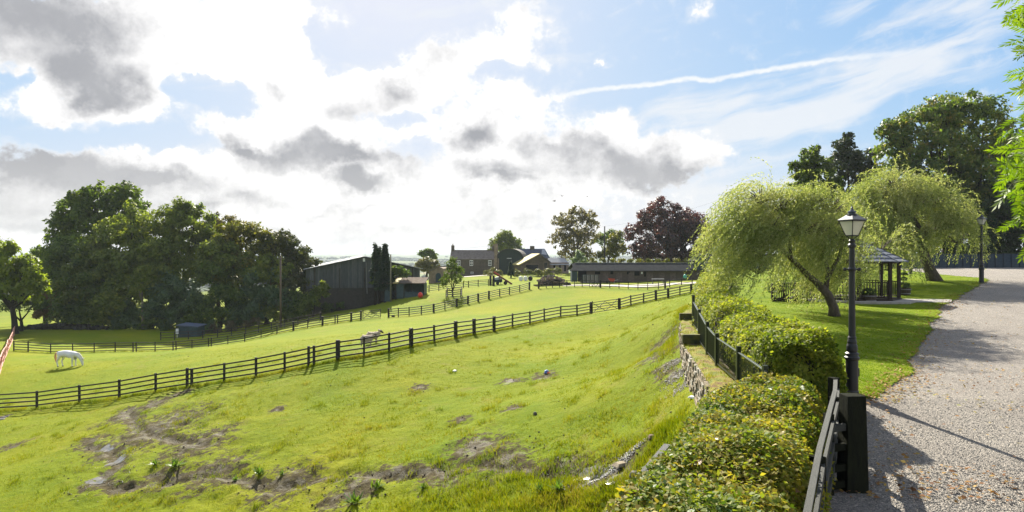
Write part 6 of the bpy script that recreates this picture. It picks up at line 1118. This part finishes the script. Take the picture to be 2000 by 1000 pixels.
M_hgrey = mat('white_horse_coat', (.60, .61, .60), .75, .12, 3, .1); M_tail = mat('tan_horse_hair', (.48, .26, .12), .8, .25, 9, .4, stretch=(3, 3, .5)); M_mane = mat('cream_mane', (.66, .62, .54), .8, .2, 9, .4); M_hoof = mat('hoof', (.05, .045, .04), .6)
p = pix2ground(134, 716); root = empty('horse', p, 'white horse with a tan tail grazing in the left paddock', 'horse'); root.scale = (1.0,) * 3; sc = p[1] / 55
J = {'pelvis': ((-.72, 0, 1.14), .30), 'rump': ((-.86, 0, 1.08), .24), 'loin': ((-.35, 0, 1.14), .31), 'barrel': ((0, 0, 1.06), .345), 'chest': ((.38, 0, 1.07), .32), 'breast': ((.62, 0, 1.02), .25), 'neck1': ((.84, 0, .94), .19), 'neck2': ((1.02, 0, .74), .15), 'poll': ((1.14, 0, .52), .125), 'cheek': ((1.17, 0, .36), .115), 'nose': ((1.21, 0, .19), .075), 'muzzle': ((1.22, 0, .08), .065)}
E = [('pelvis', 'rump'), ('pelvis', 'loin'), ('loin', 'barrel'), ('barrel', 'chest'), ('chest', 'breast'), ('breast', 'neck1'), ('neck1', 'neck2'), ('neck2', 'poll'), ('poll', 'cheek'), ('cheek', 'nose'), ('nose', 'muzzle')]
for s, n_ in ((-1, 'a'), (1, 'b')):
    dx = .10 * s; J.update({'hip' + n_: ((-.70, .15 * s, .95), .19), 'stif' + n_: ((-.62 + dx, .17 * s, .74), .125), 'hock' + n_: ((-.80 + dx, .16 * s, .48), .065), 'hf' + n_: ((-.74 + dx, .16 * s, .15), .045), 'hh' + n_: ((-.71 + dx, .16 * s, .03), .06),
              'el' + n_: ((.46, .15 * s, .82), .13), 'kn' + n_: ((.46 + dx * .5, .15 * s, .44), .062), 'ff' + n_: ((.45 + dx * .5, .15 * s, .14), .043), 'fh' + n_: ((.48 + dx * .5, .15 * s, .03), .058)})
    E += [('pelvis', 'hip' + n_), ('hip' + n_, 'stif' + n_), ('stif' + n_, 'hock' + n_), ('hock' + n_, 'hf' + n_), ('hf' + n_, 'hh' + n_), ('chest', 'el' + n_), ('el' + n_, 'kn' + n_), ('kn' + n_, 'ff' + n_), ('ff' + n_, 'fh' + n_)]
with_skin('body', J, E, M_hgrey, root)
MB().tube([(-1.06, 0, 1.20), (-1.14, 0, 1.0), (-1.13, 0, .75), (-1.06, 0, .45), (-1.04, 0, .3)], [.05, .07, .085, .07, .02], 10).build('tail', M_tail, root, smooth=True, local=True)
MB().tube([(.66, 0, 1.22), (.88, -.02, 1.14), (1.08, -.03, .92), (1.24, -.02, .66), (1.27, 0, .5)], [.03, .06, .06, .05, .02], 8).build('mane', M_mane, root, smooth=True, local=True)
for s in (-1, 1): MB().tube([(1.19, .07 * s, .60), (1.25, .10 * s, .70), (1.27, .10 * s, .76)], [.035, .03, .005], 6).build('ear', M_hgrey, root, smooth=True, local=True)
for x_, y_ in ((-.81, -.16), (-.61, .16), (.43, -.15), (.53, .15)): MB().lathe([(.065, 0), (.055, .07)], (x_, y_, -.01), 10).build('hoof', M_hoof, root, local=True)
for s in (-1, 1): MB().lathe([(.0, -.02), (.018, 0), (.0, .02)], (1.19, .105 * s, .42), 8).build('eye', M_hoof, root, local=True)
root.scale = (sc,) * 3
M_wool = mat('fleece', (.36, .30, .23), .95, .2, 9, 1.0, 14, bdist=.05); M_face = mat('dark_sheep_face', (.10, .08, .06), .8)
def sheep(px, py, label, rz, s):
    p = pix2ground(px, py); root = empty('sheep', p, label, 'sheep', 'sheep behind the near fence', rz); root.scale = (s,) * 3
    J = {'mid': ((0, 0, .60), .31), 'rump': ((-.38, 0, .60), .28), 'tailb': ((-.52, 0, .56), .12), 'ch': ((.32, 0, .62), .28), 'nk': ((.50, 0, .76), .19), 'nk2': ((.58, 0, .88), .15)}; E = [('mid', 'rump'), ('rump', 'tailb'), ('mid', 'ch'), ('ch', 'nk'), ('nk', 'nk2')]
    for t, n_ in ((-1, 'a'), (1, 'b')): J.update({'h' + n_: ((-.36, .12 * t, .42), .10), 'hk' + n_: ((-.42, .12 * t, .24), .045), 'hf' + n_: ((-.38, .12 * t, .02), .035), 'f' + n_: ((.30, .12 * t, .40), .09), 'fk' + n_: ((.30, .12 * t, .22), .042), 'ff' + n_: ((.31, .12 * t, .02), .035)}); E += [('rump', 'h' + n_), ('h' + n_, 'hk' + n_), ('hk' + n_, 'hf' + n_), ('ch', 'f' + n_), ('f' + n_, 'fk' + n_), ('fk' + n_, 'ff' + n_)]
    with_skin('body', J, E, M_wool, root)
    MB().tube([(.58, 0, .96), (.68, 0, .93), (.80, 0, .82), (.85, 0, .77)], [.07, .095, .06, .045], 10).build('face', M_face, root, smooth=True, local=True)
    for t in (-1, 1):
        MB().tube([(.62, .08 * t, .97), (.60, .19 * t, .95)], [.03, .012], 6).build('ear', M_face, root, local=True)
        MB().tube([(.60, .05 * t, 1.03), (.50, .13 * t, 1.05), (.50, .18 * t, .93), (.60, .19 * t, .87)], [.03, .03, .024, .01], 6).build('horn', mat('horn', (.32, .27, .2), .6), root, local=True, smooth=True)
sheep(716, 677, 'nearer cream sheep with dark face standing broadside behind the fence', R(14), .82)
sheep(727, 671, 'farther cream sheep whose head shows above the first sheep', R(22), .86)
def bird(px, py, d, rz, s, label):
    x, y, z = W(px, py, d); root = empty('bird', (x, y, z), label, 'bird', 'birds flying over the farm', rz); MB().tube([(-.2, 0, 0), (-.05, 0, .01), (.1, 0, 0), (.18, 0, 0)], [.01, .055, .04, .01], 8).build('body', M_post, root, local=True)
    for t in (-1, 1): MB().add([(-.07, 0, .02), (.09, 0, .02), (.05, .28 * t, .16), (-.06, .30 * t, .14), (-.10, .52 * t, s)], [(0, 1, 2, 3), (3, 2, 4)]).build('wing', M_post, root, local=True)
bird(1083, 393, 85, .4, .05, 'small dark bird flying lowest of the three'); bird(1098, 383, 95, 2.2, .2, 'tiny dark bird between the two others in the sky'); bird(1147, 384, 90, 1.1, .1, 'small dark bird flying farthest to the right')

# ------------------------------------------------------------ the leafy ash at the right edge
M_ash = leafmat('ash_leaflet', [(.05, .11, .008), (.10, .17, .012), (.16, .23, .02)], .5, .5, .2, (1.35, 1.35, .4), 1.5)
ax, ay = 11.6, 9.6; root = empty('ash_tree', (ax, ay, tz(ax, ay)), 'bright green ash whose leafy branches hang in at the right edge', 'tree'); o0 = org(root)
mb = MB().tube([(ax, ay, tz(ax, ay) - .2), (ax + .1, ay, 11), (ax - .2, ay + .2, 14.5), (ax - .5, ay, 18)], [.26, .19, .14, .06], 12)
sprays = []
for py, xin in [(-60, 1985), (5, 1948), (30, 1952), (60, 1975), (90, 1985), (130, 1968), (165, 1972), (200, 1980), (235, 1968), (262, 1945), (290, 1943), (315, 1948), (345, 1940), (370, 1944), (395, 1950), (420, 1958), (445, 1972), (465, 1985), (-20, 1965), (110, 1990), (180, 1995), (330, 1965)]:
    for rep in range(6):
        d = random.uniform(8.2, 10.4); e = Vector(W(xin + 30 + rep * 16 + random.uniform(-4, 8) + (rep > 3) * 14, py + random.uniform(-16, 16), d)); s = Vector((ax - .2 + random.uniform(-.2, .2), ay, max(12, e.z + random.uniform(.2, 1.0)))); m_ = s.lerp(e, .55) + Vector((0, 0, .25)); mb.tube([s, m_, e], [.03, .018, .006], 5, False); sprays.append((s, m_, e))
mb.build('trunk', M_bark, root, smooth=True)
def compound(seed):
    r = np.random.default_rng(seed); P, T, Nn = [], [], []
    for k in range(6):
        t = .25 + .14 * k
        for s in (-1, 1): P.append((0, t, -.06 * t)); T.append((s * (.9 - .05 * k), .55 + .08 * k, -.25 + r.normal(0, .15))); Nn.append((r.normal(0, .3), r.normal(0, .3), 1))
    P.append((0, 1.08, -.1)); T.append((0, 1, -.2)); Nn.append((0, 0, 1)); P, T, Nn = np.array(P), np.array(T), np.array(Nn, float)
    V, Q = leaf_quads(P, T, Nn, .42, .115, .12); V = np.concatenate([V, [(-.006, 0, 0), (.006, 0, 0), (.004, 1.1, -.1), (-.004, 1.1, -.1)]]); Q = np.concatenate([Q, [[len(V) - 4, len(V) - 3, len(V) - 2, len(V) - 1]]]); return V, Q
CP = [compound(i) for i in range(5)]; CM = [mesh_np('compound_leaf', v, q, M_ash) for v, q in CP]; cnt = 0; SV, SQ, bi = [], [], 0
for (s, m_, e) in sprays:
    for k in range(15):
        t = 1 - k * .055; b = m_.lerp(e, t) if t > .5 else s.lerp(m_, t + .3); dirv = (e - m_).normalized() * .6 + Vector(rdir(1)[0].tolist()) * .9; dirv.z -= .35; dirv.normalize(); side = dirv.cross(Vector(rdir(1)[0].tolist())).normalized(); nn = side.cross(dirv); sc = random.uniform(.20, .30); Mx = Matrix((side, dirv, nn)).transposed()
        if cnt < 300 and e.x / e.y * F < 990 and k < 5:
            o = bpy.data.objects.new('leaf', CM[cnt % 5]); col.objects.link(o); o.parent = root; o.location = b - o0; o.rotation_mode = 'QUATERNION'; o.rotation_quaternion = Mx.to_quaternion(); o.scale = (sc,) * 3; cnt += 1
        else: v, q = CP[random.randrange(5)]; v = (v * sc) @ np.array(Mx.transposed()) + np.array(b - o0); SV.append(v); SQ.append(q + bi); bi += len(v)
o = link('foliage', mesh_np('foliage', np.concatenate(SV), np.concatenate(SQ), M_ash), root); o['kind'] = 'stuff'

# ------------------------------------------------------------ leaves on the ground, weeds, stones, litter
def flat_leaves(X, Y, zf, size, m, name, label):
    n = len(X); P = np.stack([X, Y, zf(X, Y) + .015], 1); a = rng.uniform(0, 6.28, n); T = np.stack([np.cos(a), np.sin(a), rng.normal(0, .2, n)], 1); Nn = np.stack([rng.normal(0, .35, n), rng.normal(0, .35, n), np.ones(n)], 1); L = size * rng.uniform(.6, 1.4, n); V, Q = leaf_quads(P, T, Nn, L, L * .7, .15)
    o = link(name, mesh_np(name, V, Q, m)); props(o, label, 'leaves', kind='stuff')
M_fall = leafmat('fallen_leaf', [(.10, .045, .02), (.22, .10, .03), (.30, .20, .05), (.25, .26, .06)], .2, .7, .2)
X, Y = scatter(2600, 9.3, 34, .45, .86, 1.1); k = (X > xb(Y) + 1.6); dn = fbm(X * .6, Y * .6, 0, 71, 3); k &= rng.uniform(0, 1, len(X)) < np.clip(.45 + dn * 3, .05, 1); X, Y = X[k], Y[k]; flat_leaves(X, Y, lambda a, b: terr(a, b) + .03, .075, M_fall, 'fallen_leaves', 'fallen autumn leaves scattered over the gravel and lawn edge')
ex = []; 
for a, b in zip(lawn_poly[2:11], lawn_poly[3:12]):
    t = rng.uniform(0, 1, 220); ex.append(np.stack([a[0] + (b[0] - a[0]) * t + rng.normal(0, .35, 220), a[1] + (b[1] - a[1]) * t + rng.normal(0, .3, 220)], 1))
ex = np.concatenate(ex); flat_leaves(ex[:, 0], ex[:, 1], lambda a, b: terr(a, b) + .04, .07, M_fall, 'edge_leaves', 'brown leaves gathered along the edge of the lawn')
def pebbles(X, Y, zf, smin, smax, m, name, label, cat='gravel'):
    n = len(X); s = rng.uniform(smin, smax, n); base = np.array([(1, 0, 0), (-1, 0, 0), (0, 1, 0), (0, -1, 0), (0, 0, .7), (0, 0, -.7)], float); Fb = np.array([(0, 2, 4), (2, 1, 4), (1, 3, 4), (3, 0, 4), (2, 0, 5), (1, 2, 5), (3, 1, 5), (0, 3, 5)])
    a = rng.uniform(0, 6.28, n); B_ = base[None] * rng.uniform(.6, 1.1, (n, 6, 1)); ca, sa = np.cos(a)[:, None], np.sin(a)[:, None]; x = B_[..., 0] * ca - B_[..., 1] * sa * .7; y = B_[..., 0] * sa + B_[..., 1] * ca * .7; V = np.stack([X[:, None] + x * s[:, None], Y[:, None] + y * s[:, None], zf(X, Y)[:, None] + s[:, None] * .25 + B_[..., 2] * s[:, None]], -1).reshape(-1, 3); Q = (Fb[None] + 6 * np.arange(n)[:, None, None]).reshape(-1, 3)
    o = link(name, mesh_np(name, V, Q, m)); props(o, label, cat, kind='stuff')
M_peb = leafmat('pebble', [(.09, .088, .08), (.17, .165, .15), (.26, .25, .22), (.40, .385, .35)], .0, .8, .3)
X, Y = scatter(12000, 8.6, 15, .52, .84, 1.15); k = ~is_lawn(X, Y) & (X > 4.9 + (Y - 9) * .35); pebbles(X[k], Y[k], terr, .008, .019, M_peb, 'loose_gravel', 'loose grey and pink stones lying on the near drive')
c0 = pix2ground(1188, 925); n = 1900; X = c0[0] + rng.normal(0, .60, n); Y = c0[1] + rng.normal(0, .13, n); k = X < xb(Y) - .2
pebbles(X[k], Y[k], ground, .015, .05, leafmat('stream_pebble', [(.07, .07, .065), (.15, .145, .135), (.30, .29, .275)], 0, .5, .4), 'stream_gravel', 'pale wet gravel where the ditch meets the timber rail')
X, Y = [], []
for px, py, n, s in ((1325, 705, 350, .3), (1332, 730, 350, .3), (1342, 750, 300, .25), (330, 862, 50, 1.2), (200, 950, 60, .8), (1000, 925, 50, 1.5), (640, 985, 60, 1.4), (230, 905, 30, .5)): c0 = pix2ground(px, py); X.append(c0[0] + rng.normal(0, s, n)); Y.append(c0[1] + rng.normal(0, s * .8, n))
X = np.concatenate(X); Y = np.concatenate(Y); k = X < xb(Y) - .12; pebbles(X[k], Y[k], ground, .015, .045, leafmat('white_chippings', [(.14, .13, .11), (.27, .25, .22), (.45, .43, .40)], 0, .8, .3), 'stone_chippings', 'pale stone chippings along the foot of the wall and in the mud')
X, Y = scatter(1500, 15, 60, -.82, .3, 1.0); k = (X < xb(Y) - .6) & (rng.uniform(0, 1, len(X)) < .12 + mudmask(X, Y) * .9); pebbles(X[k], Y[k], ground, .02, .07, mat('soil_clod', (.03, .022, .014), .95, .4, 6), 'soil_clods', 'dark clods and droppings scattered on the pasture', 'clods')
# puddles
M_water = bpy.data.materials.new('puddle_water'); M_water.use_nodes = True; _b = M_water.node_tree.nodes['Principled BSDF']; _b.inputs['Base Color'].default_value = (.13, .12, .10, 1); _b.inputs['Roughness'].default_value = .10; _b.inputs['Specular IOR Level'].default_value = .9
_n = M_water.node_tree.nodes.new('ShaderNodeTexNoise'); _n.inputs['Scale'].default_value = 6; _bp = M_water.node_tree.nodes.new('ShaderNodeBump'); _bp.inputs['Strength'].default_value = .1; _bp.inputs['Distance'].default_value = .02; M_water.node_tree.links.new(_n.outputs['Fac'], _bp.inputs['Height']); M_water.node_tree.links.new(_bp.outputs[0], _b.inputs['Normal'])
for px, py, rx, ry, sd_ in ((212, 877, .45, .45, 1), (235, 900, .22, .8, 2), (185, 942, .4, .45, 4), (1165, 921, .75, .3, 5), (1215, 930, .5, .25, 8), (15, 812, .5, .4, 7)):
    c0 = pix2ground(px, py); V = [(c0[0], c0[1])]
    for ring in (.4, .75, 1.0):
        for k in range(32): a = 2 * math.pi * k / 32; q = ring * (1 + .9 * float(fbm(np.array([math.cos(a) * 1.8 + sd_ * 7]), np.array([math.sin(a) * 1.8]), 0, sd_, 4)[0]) * 1.6); V.append((c0[0] + rx * q * math.cos(a), c0[1] + ry * q * math.sin(a)))
    V = np.array(V); zz_ = ground(V[:, 0], V[:, 1]); zz_ = .85 * zz_ + .15 * zz_.mean() + .008; Q = [(0, 1 + k, 1 + (k + 1) % 32, 1 + (k + 1) % 32) for k in range(32)]
    me = bpy.data.meshes.new('puddle'); me.from_pydata([(a, b, c) for (a, b), c in zip(V.tolist(), zz_.tolist())], [], [(0, 1 + k, 1 + (k + 1) % 32) for k in range(32)] + [(1 + r_ * 32 + k, 33 + r_ * 32 + k, 33 + r_ * 32 + (k + 1) % 32, 1 + r_ * 32 + (k + 1) % 32) for r_ in range(2) for k in range(32)]); me.materials.append(M_water)
    for p_ in me.polygons: p_.use_smooth = True
    o = link('puddle', me); props(o, kind='structure')
# weeds
M_dock = leafmat('dock_leaf', [(.06, .12, .02), (.10, .17, .025), (.16, .2, .03)], .4, .4, .4)
def weed(px, py, s, label, n=26):
    p = pix2ground(px, py); root = empty('dock_plant', p, label, 'plant', 'broad-leaved weeds in the pasture'); a = rng.uniform(0, 6.28, n); el = rng.uniform(.25, 1.3, n); T = np.stack([np.cos(a) * np.cos(el), np.sin(a) * np.cos(el), np.sin(el)], 1); P = rng.normal(0, .05 * s, (n, 3)) * [1, 1, 0]; V, Q = leaf_quads(P, T, np.stack([-np.cos(a) * np.sin(el), -np.sin(a) * np.sin(el), np.cos(el)], 1), s * rng.uniform(.2, .42, n), .08 * s, .15)
    link('leaves', mesh_np('leaves', V, Q, M_dock), root); MB().tube([(0, 0, 0), (.02, 0, .3 * s)], [.01, .005], 5).build('stem', M_dock, root, local=True)
for px, py, s, lab in ((342, 912, 1.3, 'largest dark leafy weed standing in the muddy hollow'), (303, 908, .8, 'small weed left of the largest one in the muddy hollow'), (505, 928, 1.0, 'bright weed beside the ditch left of the others'), (460, 940, .7, 'low weed at the left end of the ditch'), (735, 955, 1.0, 'dark weed just below the ditch in the foreground'), (825, 955, .6, 'small upright weed near the bottom middle of the pasture'), (690, 985, 1.2, 'yellow-green weed at the bottom edge of the pasture'), (1055, 960, .7, 'thin weed in the long grass near the bottom right'), (1090, 962, .9, 'clump of broad leaves in the grass before the gravel puddle'), (550, 930, .6, 'tiny weed between the ditch and the trodden mud')): weed(px, py, s, lab)
def litter(name, px, py, sz, m, label, cat):
    p = pix2ground(px, py); mb = MB().box((p[0], p[1], p[2] + sz[2] / 2), sz, random.random() * 3, .6); o = mb.build(name, m, None, bevel=min(sz) * .25); props(o, label, cat); return o
root = empty('crumpled_wrapper', pix2ground(1068, 730), 'crumpled blue and orange wrapper lying on the open grass', 'litter'); root.scale = (.7, .7, .6); MB().prism([(-.18, 0), (.1, 0), (.14, .18), (0, .28), (-.15, .2)], -.05, .1).build('blue_half', mat('blue_plastic', (.12, .22, .6), .4), root, local=True); MB().prism([(0, 0), (.26, 0), (.24, .08), (.05, .16)], -.16, -.05).build('orange_half', mat('orange_plastic', (.7, .16, .06), .4), root, local=True)
litter('white_stone', 888, 726, (.28, .2, .07), M_white, 'flat white stone lying alone above the middle of the pasture', 'stone'); litter('white_sack', 1353, 778, (.26, .18, .06), M_white, 'white scrap lying at the foot of the stone wall', 'litter'); litter('grey_stone', 1045, 811, (.16, .14, .12), M_rock, 'dark grey stone with a pale chip in the middle of the pasture', 'stone'); litter('tree_stump', 1273, 858, (.22, .2, .10), M_log, 'small brown stump in the grass near the timber rail', 'stump')
litter('wood_offcut', 768, 619, (.5, .3, .2), M_post, 'dark block lying beside the post at the fence gap', 'block')
for k, (px, py, sz, lab) in enumerate(((1215, 911, (.6, .3, .08), 'large flat buff rock lying across the head of the gravel puddle'), (1238, 935, (.3, .22, .14), 'small dark rock at the foot of the gravel puddle'))): litter('flat_rock', px, py, sz, M_stone if k == 0 else M_rock, lab, 'rock')
for k, px in enumerate((2, 10)): litter('paving_slab', px, 820 - k * 5, (.55, .4, .06), M_rock, ['grey slab at the left edge below the near fence', 'second grey slab tilted beside the first at the left edge'][k], 'slab')

# ------------------------------------------------------------ far woods and hedgerows
def lumps(n, name, label, m, rmin, rmax, line=True):
    base = np.array([(0, 0, 1), (1, 0, 0), (0, 1, 0), (-1, 0, 0), (0, -1, 0), (.7, .7, .6), (-.7, .7, .6), (-.7, -.7, .6), (.7, -.7, .6)]); Fb = np.array([(0, 5, 6), (0, 6, 7), (0, 7, 8), (0, 8, 5), (1, 2, 5), (2, 3, 6), (3, 4, 7), (4, 1, 8), (5, 2, 6), (6, 3, 7), (7, 4, 8), (8, 1, 5)])
    X, Y = [], []
    while sum(len(a) for a in X) < n:
        r_ = random.uniform(rmin, rmax); a = R(random.uniform(-42, 22)); L_ = random.uniform(60, 420) * r_ / 1500; k = int(L_ / 7) + 3; th = random.gauss(0, .35) if line else 0; t = rng.uniform(-.5, .5, k); cx, cy = r_ * math.sin(a), r_ * math.cos(a); X.append(cx + t * L_ * math.cos(th) + rng.normal(0, 6, k)); Y.append(cy + t * L_ * math.sin(th) + rng.normal(0, 6 if random.random() < .7 else 40, k))
    X = np.concatenate(X); Y = np.concatenate(Y); n = len(X); s = rng.uniform(3.5, 8, n); V = base[None] * s[:, None, None] * rng.uniform(.7, 1.2, (n, 9, 1)); V = V + np.stack([X, Y, ground0(X, Y) + s * .1], 1)[:, None]; Q = (Fb[None] + 9 * np.arange(n)[:, None, None]).reshape(-1, 3)
    o = link(name, mesh_np(name, V.reshape(-1, 3), Q, m)); props(o, label, 'woodland', kind='stuff')
lumps(6000, 'distant_woodland', 'far hedgerows and small woods across the valley and hills', leafmat('far_tree', [(.025, .035, .015), (.04, .055, .02), (.06, .07, .025)], 0, .9, .1), 520, 3600)

# ------------------------------------------------------------ haze over the valley
m = bpy.data.materials.new('haze_air'); m.use_nodes = True; N = m.node_tree.nodes
for n in list(N): N.remove(n)
out = N.new('ShaderNodeOutputMaterial'); pv = N.new('ShaderNodeVolumePrincipled'); pv.inputs['Color'].default_value = (.80, .88, 1, 1); pv.inputs['Density'].default_value = .00013; pv.inputs['Anisotropy'].default_value = .0; m.node_tree.links.new(pv.outputs[0], out.inputs['Volume'])
mb = MB().box((0, 0, (CZ + 34 - 75) / 2), (19000, 19000, CZ + 34 + 75)); o = mb.build('haze', m); o['kind'] = 'stuff'; o['label'] = 'thin pale blue haze filling the air over the valley'
